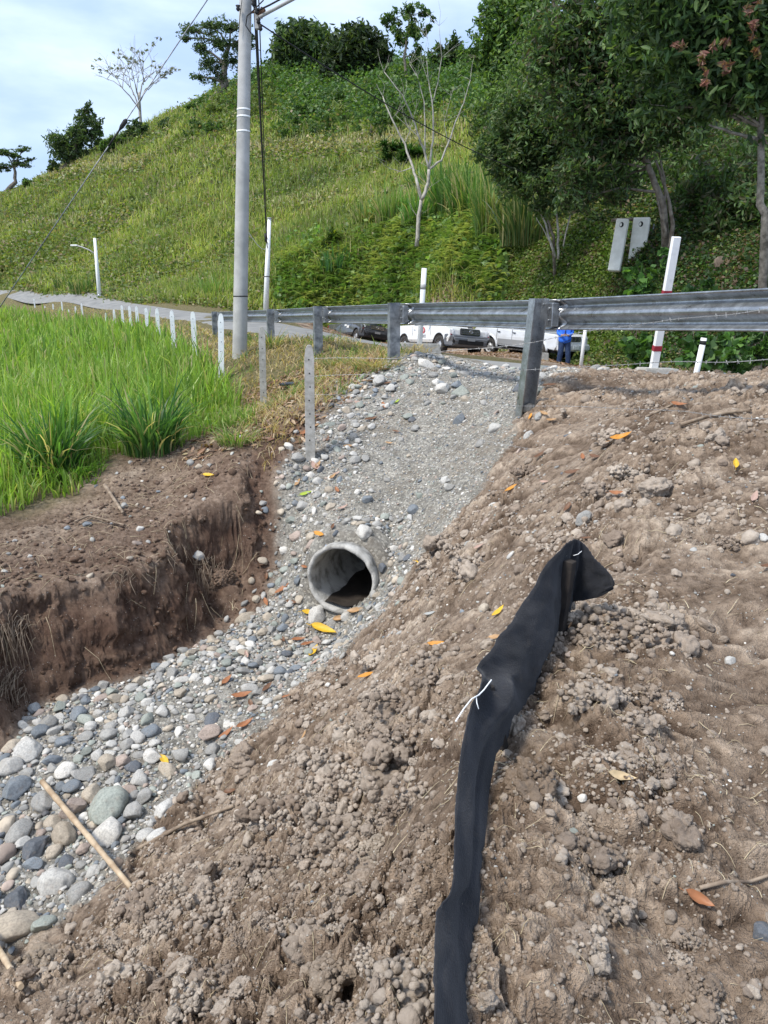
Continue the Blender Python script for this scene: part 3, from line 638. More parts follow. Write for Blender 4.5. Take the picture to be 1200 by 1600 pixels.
def street_lamp():
    base = P(156, 468, 72); base.z = H(base.x, base.y)-.2; top = P(148, 372, 72)
    t = empty('street_lamp', base, 'slim grey street lamp with one curved arm beside the far road', 'street lamp')
    d = top-base; tube_obj('shaft', [Vector((0, 0, -.4)), d*.5, d], [.2, .16, .12], M_WHITEC, t, 14)
    q = [P(149, 397, 72)-base, P(140, 391, 72)-base, P(128, 386, 72)-base, P(120, 384, 72)-base]; arm = tube_obj('arm', q, .06, M_POLE, t, 8)
    bm = bmesh.new(); add_box(bm, P(116, 383.5, 72)-base, (.62, .25, .13)); bevel(bm, .03); bm_obj('lamp_head', bm, M_WHITE, arm)
street_lamp()
def cable(pts, r, name, label, m=M_BLACK, group=None): return tag(tube_obj(name, pts, r, m, None, 6), label, 'cable' if 'barb' not in name else 'wire', group)
GC = 'slack cables from the utility pole to the slim pole'
for k, (x, dr) in enumerate(((396, .9), (399, 1.9), (404, 1.4))):
    cable(sag(P(x, -10, 17.35), P(417.5, 372+6*k, 46), dr, 30), (.017, .02, .013)[k], 'overhead_cable', ('nearest to the utility pole of three slack black cables hanging beside it', 'thickest and most sagging of three slack black cables beside the utility pole', 'thinnest and outermost of three slack black cables beside the utility pole')[k], M_BLACK, GC)
cable(sag(P(404, 36, 17.3), P(900, 292, 38), .5, 30), .015, 'overhead_cable', 'single dark cable slanting across the hillside into the big trees')
cable(sag(P(404, 16, 17.3), P(560, -95, 15), .1, 8), .018, 'overhead_cable', 'thick black cable leaving the pole above the lamp arm')
cable(sag(P(385, 358, 17.6), P(417, 388, 46), .2, 8), .010, 'overhead_cable', 'thin pale cable running low between the two poles', M_WHITEC)
g0 = P(386, -92, 17.5); g1 = P(-100, 602, 18); g1.z = H(g1.x, g1.y)
t = empty('guy_wire', g1, 'thin steel guy wire slanting down left from the utility pole', 'guy wire')
tube_obj('strand', [g0-g1, Vector((0, 0, 0))], .012, M_STEELPOST, t, 6)
k = (g1-g0); f = (158+92)/(602+92); gm = g0+k*f; dn = k.normalized()
bm = bmesh.new(); add_tube(bm, [gm-g1-dn*.13, gm-g1-dn*.08, gm-g1+dn*.06, gm-g1+dn*.14], [.02, .05, .045, .02], 8); bm_obj('insulator', bm, M_BLACK, t)
tube_obj('grip', [gm-g1+dn*.1, gm-g1+dn*.55], .02, M_BLACK, t, 6)

# ------------------------------------------------------------------ leaning delineator poles and stakes
def lean_pole(base, top, r, label, bands, foot=None, square=False, name='marker_post', capc=None):
    t = empty(name, base, label, 'marker post'); d = top-base; L_ = d.length; u = d.normalized()
    if square:
        bm = bmesh.new(); q = u.to_track_quat('Z', 'Y').to_matrix(); add_box(bm, d*.5-u*.1, (2*r, 1.3*r, L_+.2), q); bevel(bm, .006); bm_obj('shaft', bm, M_WHITE, t)
        for z, h in bands:
            bm = bmesh.new(); add_box(bm, u*(L_*z), (2*r+.006, 1.3*r+.006, h), q); bm_obj('red_band', bm, M_RED, t)
    else:
        tube_obj('shaft', [-u*.2, d], r, M_WHITE, t, 14)
        for z, h in bands: tube_obj('band', [u*L_*z-u*h/2, u*L_*z+u*h/2], r+.003, capc or M_POLE, t, 14)
    if foot:
        bm = bmesh.new(); add_box(bm, Vector((foot[3], -.02, foot[2]/2-.06)), foot[:3], Euler((0, .04, .2)), taper=.9); bevel(bm, .015, 2); bm_obj('foot_block', bm, M_POSTC if not capc else M_CONC, t)
b = P(1020, 582, 10.3); lean_pole(b, P(1057, 370, 10.0), .05, 'tall leaning white post with two dark red bands behind the guard rail', [(.19, .07), (.60, .075)], (.55, .3, .12, .05), True)
b = P(655, 549, 19.8); lean_pole(b, P(663, 419, 19.8), .065, 'white tube post with grey band standing in front of the white pickup', [(.78, .12)], (1.05, .5, .26, 0))
b = P(843, 562, 27); lean_pole(b, P(853, 478, 27), .055, 'thin leaning white post in front of the silver off-road car', [], (.35, .3, .3, .1))
b = P(907, 575, 22); b.z -= .05; lean_pole(b, P(918, 488, 22), .05, 'thin white post between the person and the dark bushes', [])
b = P(1085, 592, 12.2); b.z -= .1; lean_pole(b, P(1100, 528, 12.2), .045, 'short leaning white post with a black band right of the tall banded post', [(.9, .06)], capc=M_BLACK)

# ------------------------------------------------------------------ barbed wire
def barbed(pts, label, r=.0028):
    t = bmesh.new(); P_ = [Vector(p) for p in pts]
    dense = []
    for a, b in zip(P_[:-1], P_[1:]):
        n = max(2, int((b-a).length/.05)); dense += [a.lerp(b, i/n) for i in range(n)]
    dense.append(P_[-1]); d2 = [Vector((0, 0, 0)) for _ in dense]; rs = random.Random(len(pts)*7+int(P_[0].x*100))
    wv = [math.sin(i*.21)*.004+math.sin(i*.083+1)*.012 for i in range(len(dense))]
    for ph in (0, math.pi):
        add_tube(t, [p+Vector((.0, math.cos(i*1.9+ph)*.0022, wv[i]+math.sin(i*1.9+ph)*.0022)) for i, p in enumerate(dense)], r*.6, 4)
    for i in range(2, len(dense)-1, 3):
        for _ in range(2):
            a = rs.uniform(0, 6.28); v = Vector((rs.uniform(-.3, .3), math.cos(a), math.sin(a))).normalized()*.017
            c = dense[i]+Vector((0, 0, wv[i])); add_tube(t, [c-v, c+v], r*.55, 3, caps=False)
    return tag(bm_obj('barbed_wire', t, M_GALVW), label, 'barbed wire', 'strands of barbed wire strung from the fence posts')
M_GALVW = simple('wire_zinc', (.30, .29, .28), (.52, .51, .49), 30, .5, .6, 0)
barbed([P(484, 562, 9.3), P(620, 560, 8.6), P(700, 547, 8.2), P(770, 541, 7.9), P(835, 533, 7.6), P(917, 519, 7.0), P(1027, 505, 6.0), P(1110, 492, 5.1), P(1200, 480, 4.3), P(1330, 458, 3.6)], 'topmost strand of barbed wire crossing in front of the guard rail', .0034)
barbed([P(484, 590, 9.3), P(620, 584, 8.6), P(800, 577, 7.7), P(910, 575, 7.0), P(1033, 568, 6.0), P(1200, 559, 4.4), P(1330, 550, 3.6)], 'barbed wire strand just under the guard rail, second from the top', .0032)
barbed([P(485, 618, 9.25), P(620, 622, 8.5), P(800, 632, 7.6), P(930, 638, 6.7), P(1060, 644, 5.7), P(1200, 652, 4.3), P(1300, 660, 3.6)], 'barbed wire strand crossing low over the soil, third from the top', .0024)
barbed([P(485, 648, 9.2), P(740, 683, 7.9), P(900, 715, 6.8), P(1050, 752, 5.5), P(1200, 792, 4.2)], 'barbed wire strand crossing the soil slope, fourth from the top', .0022)
barbed([P(485, 680, 9.2), P(750, 745, 7.4), P(900, 790, 6.0), P(1030, 826, 5.0), P(1200, 856, 3.9)], 'lowest barbed wire strand sagging above the clods', .0022)

# ------------------------------------------------------------------ silt fence
def cloth_material():
    m, nt, b = mat('black_geotextile', .95, spec=.12); L = nt.links.new; v = objco(nt)
    r = ramp(nt, [(.3, (.012, .013, .016)), (.7, (.030, .031, .036))]); L(noise(nt, v, 6, 6, .6), r.inputs[0])
    d = ramp(nt, [(.58, (0, 0, 0)), (.8, (1, 1, 1))]); L(noise(nt, v, 11, 6, .7), d.inputs[0]); c = mixc(nt, mixc(nt, .30, (0, 0, 0), d.outputs[0]), r.outputs[0], (.16, .125, .09))
    vo = nt.nodes.new('ShaderNodeTexVoronoi'); vo.inputs['Scale'].default_value = 110; L(v, vo.inputs['Vector'])
    gt = ramp(nt, [(.975, (0, 0, 0)), (.985, (1, 1, 1))]); L(sep(nt, vo.outputs['Color'])[1], gt.inputs[0]); gd = ramp(nt, [(.12, (1, 1, 1)), (.2, (0, 0, 0))]); L(vo.outputs['Distance'], gd.inputs[0])
    c = mixc(nt, sep(nt, mixc(nt, 1.0, gt.outputs[0], gd.outputs[0], 'MULTIPLY'))[0], c, (.22, .2, .17)); L(c, b.inputs['Base Color'])
    b.inputs['Sheen Weight'].default_value = .12; b.inputs['Sheen Roughness'].default_value = .5
    mp = nt.nodes.new('ShaderNodeMapping'); mp.inputs['Scale'].default_value = (90, 90, 300); L(v, mp.inputs[0])
    w = noise(nt, mp.outputs[0], 1, 3, .6); bump(nt, b, w, .8, .004); return m
from mathutils import noise as mnoise
def mnz(s, f): return mnoise.noise(Vector((s*1.3, f*4, 0)))*2+mnoise.noise(Vector((s*4, f*9, 5)))
def silt_fence():
    base = P(872, 1000, 3.2)
    t = empty('silt_fence', base, 'low black fabric silt fence sagging between stakes on the brown soil', 'silt fence')
    # stations: top edge point, bottom edge point, bulge towards the viewer's right, fold
    st = [(P(668, 1800, .95), P(742, 1800, 1.05)), (P(678, 1600, 1.12), P(736, 1600, 1.28)), (P(681, 1500, 1.27), P(741, 1500, 1.44)), (P(684, 1425, 1.40), P(748, 1420, 1.58)), (P(708, 1385, 1.48), P(752, 1370, 1.68)), (P(711, 1300, 1.64), P(760, 1290, 1.87)),
          (P(716, 1225, 1.82), P(766, 1225, 2.06)), (P(726, 1150, 1.98), P(776, 1178, 2.24)), (P(743, 1092, 2.15), P(793, 1152, 2.40)), (P(757, 1062, 2.25), P(815, 1118, 2.55)), (P(748, 1040, 2.36), P(835, 1086, 2.70)), (P(776, 1004, 2.50), P(850, 1050, 2.86)),
          (P(800, 968, 2.66), P(862, 1018, 3.00)), (P(830, 925, 2.84), P(868, 1003, 3.10)), (P(862, 872, 3.02), P(876, 996, 3.16)), (P(893, 846, 3.12), P(884, 990, 3.19)), (P(903, 844, 3.15), P(889, 962, 3.20))]
    fl = [(P(912, 850, 3.17), P(893, 942, 3.22)), (P(930, 872, 3.14), P(912, 938, 3.16)), (P(948, 892, 3.10), P(938, 932, 3.11)), (P(960, 907, 3.06), P(957, 921, 3.07))]
    st += fl; nm = 22; V = []; rng = random.Random(3)
    # resample stations smoothly
    T = np.array([s[0][:] for s in st]); B = np.array([s[1][:] for s in st]); q = np.linspace(0, len(st)-1, (len(st)-1)*8+1); k = np.arange(len(st))
    def cr(A, t):
        i = np.clip(t.astype(int), 0, len(A)-2); f = (t-i)[:, None]; p0, p1, p2, p3 = A[np.clip(i-1, 0, len(A)-1)], A[i], A[i+1], A[np.clip(i+2, 0, len(A)-1)]
        return .5*((2*p1)+(-p0+p2)*f+(2*p0-5*p1+4*p2-p3)*f**2+(-p0+3*p1-3*p2+p3)*f**3)
    Tq, Bq = cr(T, q), cr(B, q); n = len(q); grid = np.zeros((n, nm+1, 3))
    for i in range(n):
        tt, bb = Tq[i], Bq[i]; s = q[i]; d = bb-tt; tang = (Tq[min(i+1, n-1)]-Tq[max(i-1, 0)]); nv = np.cross(tang, d); nv /= (np.linalg.norm(nv)+1e-9)
        wd = np.linalg.norm(d)
        jag = .008*mnoise.noise(Vector((i*.9, 0, 0)))+.010*max(0, mnoise.noise(Vector((i*.25, 3, 0)))) if s < 14.3 else .002*math.sin(i*3)
        for j in range(nm+1):
            f = j/nm; belly = math.sin(math.pi*f)
            a = .0
            a += -.045*belly*math.exp(-((s-11.5)/3.0)**2)               # sag between the two stakes
            a += .030*math.exp(-((s-8.6)/1.3)**2)*math.exp(-((f-.18)/.12)**2)      # fold gathered at the tie
            a += -.022*math.exp(-((s-8.2)/1.6)**2)*math.exp(-((f-.42)/.14)**2)
            a += .012*math.exp(-((s-5.5)/2.5)**2)*math.exp(-((f-.62)/.08)**2)
            a += .006*math.sin(s*1.7+f*5)*belly+(.0035*math.sin(s*4.3+f*9)*math.sin(f*7+s)+.004*mnz(s, f))*(.3 if s < 7 else 1)+.006*(.35-abs(mnoise.noise(Vector((s*.9+f*1.5, f*2.2-s*.35, 9)))))*belly+.003*(.4-abs(mnoise.noise(Vector((s*2.3-f*3, f*4, 2)))))
            a += .020*math.exp(-((s-15.2)/.7)**2)*math.exp(-((f-.4)/.3)**2)
            p = tt+d*f+nv*a+tang/np.linalg.norm(tang)*(.012*math.sin(f*3+s)*belly)
            if j == 0: p = p-d/wd*jag
            grid[i, j] = p-np.array(base)
    idx = np.arange(n*(nm+1)).reshape(n, nm+1); F = np.stack([idx[:-1, :-1], idx[:-1, 1:], idx[1:, 1:], idx[1:, :-1]], -1).reshape(-1, 4)
    me = np_mesh('fabric', grid.reshape(-1, 3), F, smooth=True); o = mesh_obj('fabric', me, cloth_material(), t)
    m = o.modifiers.new('thickness', 'SOLIDIFY'); m.thickness = .004; m.offset = 0
    mw = simple('stake_wood', (.016, .015, .015), (.045, .036, .030), 14, .9, bs=.5)
    for a, b_, w in ((P(891, 876, 3.09), P(871, 1008, 3.11), .042), (P(764, 1072, 2.32), P(790, 1180, 2.36), .028)):
        bm = bmesh.new(); d = (a-b_); add_box(bm, (a+b_)/2-base-d.normalized()*.05, (w, w, d.length+.1), d.to_track_quat('Z', 'Y').to_matrix()); bevel(bm, .003); bm_obj('stake', bm, mw, t)
    c = [P(x, y, Y)-base for x, y, Y in ((712, 1127, 1.96), (725, 1107, 2.02), (737, 1092, 2.07), (748, 1086, 2.10), (756, 1078, 2.14), (768, 1062, 2.16))]
    tie = tube_obj('tie_wire', c, .0022, M_WHITE, t, 6); tube_obj('wire_end', [P(x, y, Y)-base for x, y, Y in ((744, 1088, 2.09), (745, 1098, 2.08), (748, 1108, 2.07))], .0018, M_WHITE, tie, 5)
    tube_obj('tie_wire', [P(x, y, Y)-base for x, y, Y in ((896, 868, 3.08), (903, 866, 3.08), (909, 861, 3.09))], .0015, M_WHITE, t, 5)
silt_fence()
# ------------------------------------------------------------------ templates and fast scattering
from mathutils import noise as mnoise
def rock_template(sub, seed, kind):
    bm = bmesh.new(); bmesh.ops.create_icosphere(bm, subdivisions=sub, radius=1); rs = random.Random(seed); o = Vector((rs.uniform(0, 99), rs.uniform(0, 99), rs.uniform(0, 99)))
    cuts = [(Vector((rs.uniform(-1, 1), rs.uniform(-1, 1), rs.uniform(-1, 1))).normalized(), rs.uniform(.62, .9)) for _ in range(6)]
    for v in bm.verts:
        p = v.co.copy()
        if kind == 'cobble':
            f = 1+.26*mnoise.noise(p*.9+o)+.10*mnoise.noise(p*2.1+o)+.02*mnoise.noise(p*6+o)
            v.co = p*f
            for n, d in cuts[:5]:
                k = v.co.dot(n)-d
                if k > 0: v.co -= n*k*.75
            v.co.z *= .6; v.co.y *= .78
        elif kind == 'angular':
            for n, d in cuts:
                k = v.co.dot(n)-d*.8
                if k > 0: v.co -= n*k*.93
            v.co *= 1+.07*mnoise.noise(p*3+o); v.co.z *= .65; v.co.y *= .8
        else:                                                            # clod of earth
            t = mnoise.noise(p*1.2+o)*.38+mnoise.noise(p*2.6+o)*.20; t2 = abs(mnoise.noise(p*4.5+o))*.16; t3 = abs(mnoise.noise(p*9+o))*.10+.04*mnoise.noise(p*20+o)
            v.co = p*(.82+t+t2+t3); v.co.z *= .72
    bm.verts.ensure_lookup_table(); V = np.array([v.co[:] for v in bm.verts]); F = np.array([[v.index for v in f.verts] for f in bm.faces]); bm.free(); return V, F
def rand_rot(n, tilt, rs):
    yaw = rs.uniform(0, 2*np.pi, n); a = rs.uniform(0, 2*np.pi, n); t = rs.normal(0, tilt, n)
    cy, sy = np.cos(yaw), np.sin(yaw); Z = np.zeros((n, 3, 3)); Z[:, 0, 0] = cy; Z[:, 0, 1] = -sy; Z[:, 1, 0] = sy; Z[:, 1, 1] = cy; Z[:, 2, 2] = 1
    k = np.stack([np.cos(a), np.sin(a), 0*a], 1); K = np.zeros((n, 3, 3)); K[:, 0, 2] = k[:, 1]; K[:, 1, 2] = -k[:, 0]; K[:, 2, 0] = -k[:, 1]; K[:, 2, 1] = k[:, 0]
    Tm = np.eye(3)+np.sin(t)[:, None, None]*K+(1-np.cos(t))[:, None, None]*(K@K); return Tm@Z
def scatter(tmpl, pos, rot, scale, cols):
    """tmpl list of (V,F); returns joined arrays"""
    n = len(pos); pick = np.arange(n) % len(tmpl); Vs, Fs, Cs, o = [], [], [], 0
    for k, (V, F) in enumerate(tmpl):
        m = pick == k
        if not m.any(): continue
        sc = scale[m] if scale.ndim == 2 else scale[m][:, None]
        W_ = np.einsum('nij,nvj->nvi', rot[m], V[None]*sc[:, None, :])+pos[m][:, None]; q = len(W_)
        Vs.append(W_.reshape(-1, 3)); Fs.append((F[None]+(np.arange(q)*len(V))[:, None, None]+o).reshape(-1, F.shape[1])); Cs.append(np.repeat(cols[m], len(V), 0)); o += q*len(V)
    return np.concatenate(Vs), np.concatenate(Fs), np.concatenate(Cs)
def slope_rot(x, y, e=.12):
    """rotation laying things on the slope"""
    dx = (H(x+e, y)-H(x-e, y))/(2*e); dy = (H(x, y+e)-H(x, y-e))/(2*e); m = np.hypot(dx, dy); f = np.minimum(1, .8/np.maximum(m, 1e-6)); dx, dy = dx*f, dy*f
    n = np.stack([-dx, -dy, np.ones_like(dx)], 1); n /= np.linalg.norm(n, axis=1)[:, None]
    a = np.stack([n[:, 2], 0*dx, -n[:, 0]], 1); a /= np.linalg.norm(a, axis=1)[:, None]; b = np.cross(n, a); return np.stack([a, b, n], -1)
PAL = [('grey blue', (.165, .185, .205)), ('mid grey', (.28, .275, .26)), ('pale grey', (.42, .41, .385)), ('greenish grey', (.26, .28, .25)), ('sandy tan', (.37, .32, .255)), ('pinkish brown', (.34, .275, .235)), ('off white', (.54, .52, .48)), ('dark slate', (.10, .11, .125))]
PW = np.array([.11, .24, .25, .11, .12, .06, .08, .03]); PW /= PW.sum()

# ------------------------------------------------------------------ river stones: thrown one by one, largest first, none overlapping
def clear_of_pipe(x, y):
    s_ = _lookup(S_P, x, y); t_ = _lookup(T_P, x, y); return ~((t_ < .42) & (s_ > -.04) & (s_ < .42))
def throw_stones():
    rs = np.random.RandomState(5); cell = .12; grid = {}; out = []
    def ok(x, y, r):
        gx, gy = int(x//cell), int(y//cell); k = int((r+.2)//cell)+1
        for i in range(gx-k, gx+k+1):
            for j in range(gy-k, gy+k+1):
                for (a, b, c) in grid.get((i, j), ()):
                    if (a-x)**2+(b-y)**2 < (.74*(c+r))**2: return False
        return True
    def put(x, y, r, **kw):
        grid.setdefault((int(x//cell), int(y//cell)), []).append((x, y, r)); out.append(dict(x=x, y=y, r=r, **kw))
    for (px, py, wpx, col, form, lab) in SPECIAL:
        v = hit(px, py); r = wpx*math.hypot(v.x, v.y, v.z)/1200/2
        put(v.x, v.y, r, special=(lab, col, form))
    def zone(x, y):
        g = _lookup(M_GRAV, x, y)*clear_of_pipe(x, y); s = _lookup(M_SOIL, x, y); dF = _lookup(D_F, x, y); dG = _lookup(D_G, x, y); return g, s, dF, dG
    # lower channel
    def batch(n, xr, yr, rfun, keep):
        x = rs.uniform(*xr, n); y = rs.uniform(*yr, n); r = rfun(n, x, y); g, s, dF, dG = zone(x, y); u = rs.rand(n); o = np.argsort(-r); kp = keep(x, y, r, g, s, dF, dG, u)
        for i in o:
            if kp[i] and ok(x[i], y[i], r[i]): put(x[i], y[i], r[i])
    def r1(n, x, y): big = np.clip((6.6-y)/3.0, 0, 1); return np.clip(np.exp(rs.normal(np.log(.027+.015*big), .52, n)), .012, .06+.06*big)
    K1 = lambda x, y, r, g, s, dF, dG, u: (g > .35) & (y < 8.1+.0*x) & (dF < .22) & (dG < .04) & (u < np.where(dG > -.28, .35, np.where((np.hypot(x+1.5, y-5.9) < .45), .25, 1)))
    batch(12000, (-5.5, .3), (2.2, 8.2), r1, K1)
    batch(22000, (-4.5, .3), (2.8, 8.2), lambda n, x, y: rs.uniform(.010, .026, n), K1)
    # left side of the gravel slope, along the foot of the bank
    band = lambda x, y: np.clip(1-(np.abs(x-(-1.2+.30*(y-8.0)))/(.55+.10*(y-8))), 0, 1)
    K2 = lambda x, y, r, g, s, dF, dG, u: ((g > .4) | (dF < .25)) & (dF < .3) & (y > 7.6) & (y < 12.3) & (dG < -.1) & (u < .05+.95*band(x, y)**.8)
    batch(4500, (-2.3, 2.5), (7.6, 12.4), lambda n, x, y: np.clip(np.exp(rs.normal(np.log(.034), .42, n)), .016, .085), K2)
    batch(7000, (-2.3, 3), (7.4, 12.4), lambda n, x, y: rs.uniform(.010, .021, n), lambda x, y, r, g, s, dF, dG, u: (g > .4) & (dF < .2) & (u < .35+.6*band(x, y)))
    # crest of the gravel, pale stones
    batch(420, (-.6, 3.6), (9.6, 12.3), lambda n, x, y: np.clip(np.exp(rs.normal(np.log(.045), .5, n)), .02, .12), lambda x, y, r, g, s, dF, dG, u: (dG < 0) & (dF < .2) & (g > .1))
    # loose stones in the soil, on the bank top and shoulder
    batch(650, (-3.5, 5), (1.6, 11), lambda n, x, y: np.clip(np.exp(rs.normal(np.log(.018), .55, n)), .006, .06)*np.clip(y/6, .35, 1), lambda x, y, r, g, s, dF, dG, u: (s > .5))
    batch(260, (-4.5, -.6), (5.5, 12), lambda n, x, y: np.clip(np.exp(rs.normal(np.log(.026), .5, n)), .01, .07), lambda x, y, r, g, s, dF, dG, u: (dF > .5) & (dF < 2.3) & clear_of_pipe(x, y))
    return out
SPECIAL = [
 (568, 832, 36, 'off white', 'cobble', 'large off-white oval stone on the gravel slope just above the pipe'),
 (716, 659, 24, 'grey blue', 'angular', 'blue-grey faceted stone alone high on the grey gravel slope'),
 (645, 801, 24, 'grey blue', 'angular', 'oblong blue-grey stone right of and above the pipe on bare gravel'),
 (721, 615, 34, 'greenish grey', 'angular', 'flat greenish grey slab half buried near the top of the gravel slope'),
 (494, 971, 32, 'off white', 'cobble', 'whitish oval stone lying at the lower left lip of the pipe'),
 (384, 967, 30, 'sandy tan', 'cobble', 'long tan stone leaning at the foot of the cut bank'),
 (558, 772, 13, 'off white', 'cobble', 'small white egg-shaped stone in the middle of the gravel slope'),
 (122, 1118, 28, 'grey blue', 'angular', 'dark blue-grey rough stone at the foot of the bank'),
 (158, 1094, 20, 'pinkish brown', 'cobble', 'pinkish round stone against the foot of the bank'),
 (44, 1180, 44, 'pale grey', 'cobble', 'big pale grey stone near the left edge below the bank'),
 (26, 1240, 44, 'grey blue', 'angular', 'large dark blue-grey block at the left edge of the stream bed'),
 (16, 1203, 36, 'pale grey', 'cobble', 'pale rounded stone at the left edge under the bank'),
 (172, 1268, 62, 'greenish grey', 'cobble', 'large olive-grey rounded stone beside the bamboo cane'),
 (170, 1307, 46, 'off white', 'cobble', 'big whitish stone touching the bamboo cane'),
 (100, 1308, 42, 'sandy tan', 'cobble', 'tan rounded stone under the middle of the bamboo cane'),
 (58, 1328, 42, 'dark slate', 'angular', 'dark slate stone left of the bamboo cane'),
 (30, 1305, 38, 'mid grey', 'cobble', 'grey stone low at the left between larger stones'),
 (245, 1308, 30, 'pale grey', 'cobble', 'pale stone crossed by the thin stick'),
 (326, 1155, 38, 'pinkish brown', 'angular', 'rough brownish stone at the edge of the earth in the stream bed'),
 (328, 1200, 24, 'off white', 'cobble', 'small cream stone at the toe of the earth slope'),
 (24, 1455, 60, 'sandy tan', 'cobble', 'muddy boulder half buried at the left edge of the earth slope'),
 (85, 1385, 46, 'pale grey', 'cobble', 'pale grey stone near the lower end of the bamboo cane'),
 (30, 1408, 40, 'dark slate', 'angular', 'dark grey angular stone at the left edge above the muddy boulder'),
 (824, 640, 20, 'sandy tan', 'cobble', 'rounded tan stone leaning against the near guard rail post'),
 (842, 614, 24, 'greenish grey', 'angular', 'greenish grey stone right behind the near guard rail post'),
 (843, 652, 18, 'mid grey', 'cobble', 'small grey stone right of the foot of the near guard rail post'),
 (466, 722, 22, 'mid grey', 'cobble', 'grey stone at the left foot of the bare concrete post'),
 (593, 600, 26, 'pale grey', 'cobble', 'pale oval stone at the upper left of the gravel slope'),
 (610, 611, 18, 'pale grey', 'cobble', 'pale round stone beside the oval one at the top left of the gravel'),
 (666, 572, 26, 'off white', 'cobble', 'whitish flat stone on the crest of the gravel below the white pickup'),
 (692, 612, 26, 'off white', 'angular', 'broken whitish stone in the upper middle of the gravel'),
 (682, 600, 16, 'off white', 'cobble', 'white egg stone above the broken whitish stone'),
 (911, 817, 32, 'mid grey', 'angular', 'flat grey stone above the tip of the silt fence'),
 (755, 955, 26, 'sandy tan', 'cobble', 'flat tan stone on the earth left of the silt fence'),
 (936, 1222, 0.1, 'mid grey', 'cobble', ''),
 (1190, 1460, 34, 'dark slate', 'angular', 'dark speckled stone sunk in the earth at the right edge'),
 (895, 1305, 15, 'greenish grey', 'angular', 'small bluish stone in a crumbly clod right of the silt fence'),
 (490, 1185, 0.1, 'off white', 'cobble', ''),
 (910, 1250, 14, 'off white', 'cobble', 'small pinkish white stone right of the silt fence'),
]
SPECIAL = [s for s in SPECIAL if s[5]]
MARKS = [('pipe mouth', 533, 905), ('bare concrete post', 485, 717), ('bamboo cane', 135, 1315), ('thin stick', 290, 1300), ('big yellow leaf', 506, 988), ('rough brown stone', 326, 1155), ('near rail post', 812, 650), ('silt fence tip', 905, 845), ('white tie wire', 740, 1090),
 ('big off-white stone', 568, 832), ('wedge-shaped bank lump', 346, 908), ('second rail post', 612, 557), ('banded post', 1020, 582), ('curved dry root', 1110, 660), ('rust leaf pair', 370, 1143), ('lone yellow leaf', 258, 1193), ('muddy boulder', 24, 1455), ('straw-bound grey post', 412, 635),
 ('pale folded leaf', 970, 1226), ('orange-yellow leaf', 970, 690), ('big olive stone', 172, 1268), ('blue-grey block', 26, 1240), ('bank foot roots', 22, 1100), ('dark rough stone', 122, 1118), ('mid-bed rust leaf', 378, 1089), ('blue-grey faceted stone', 716, 659), ('oblong stone', 645, 801), ('broken whitish stone', 692, 612)]
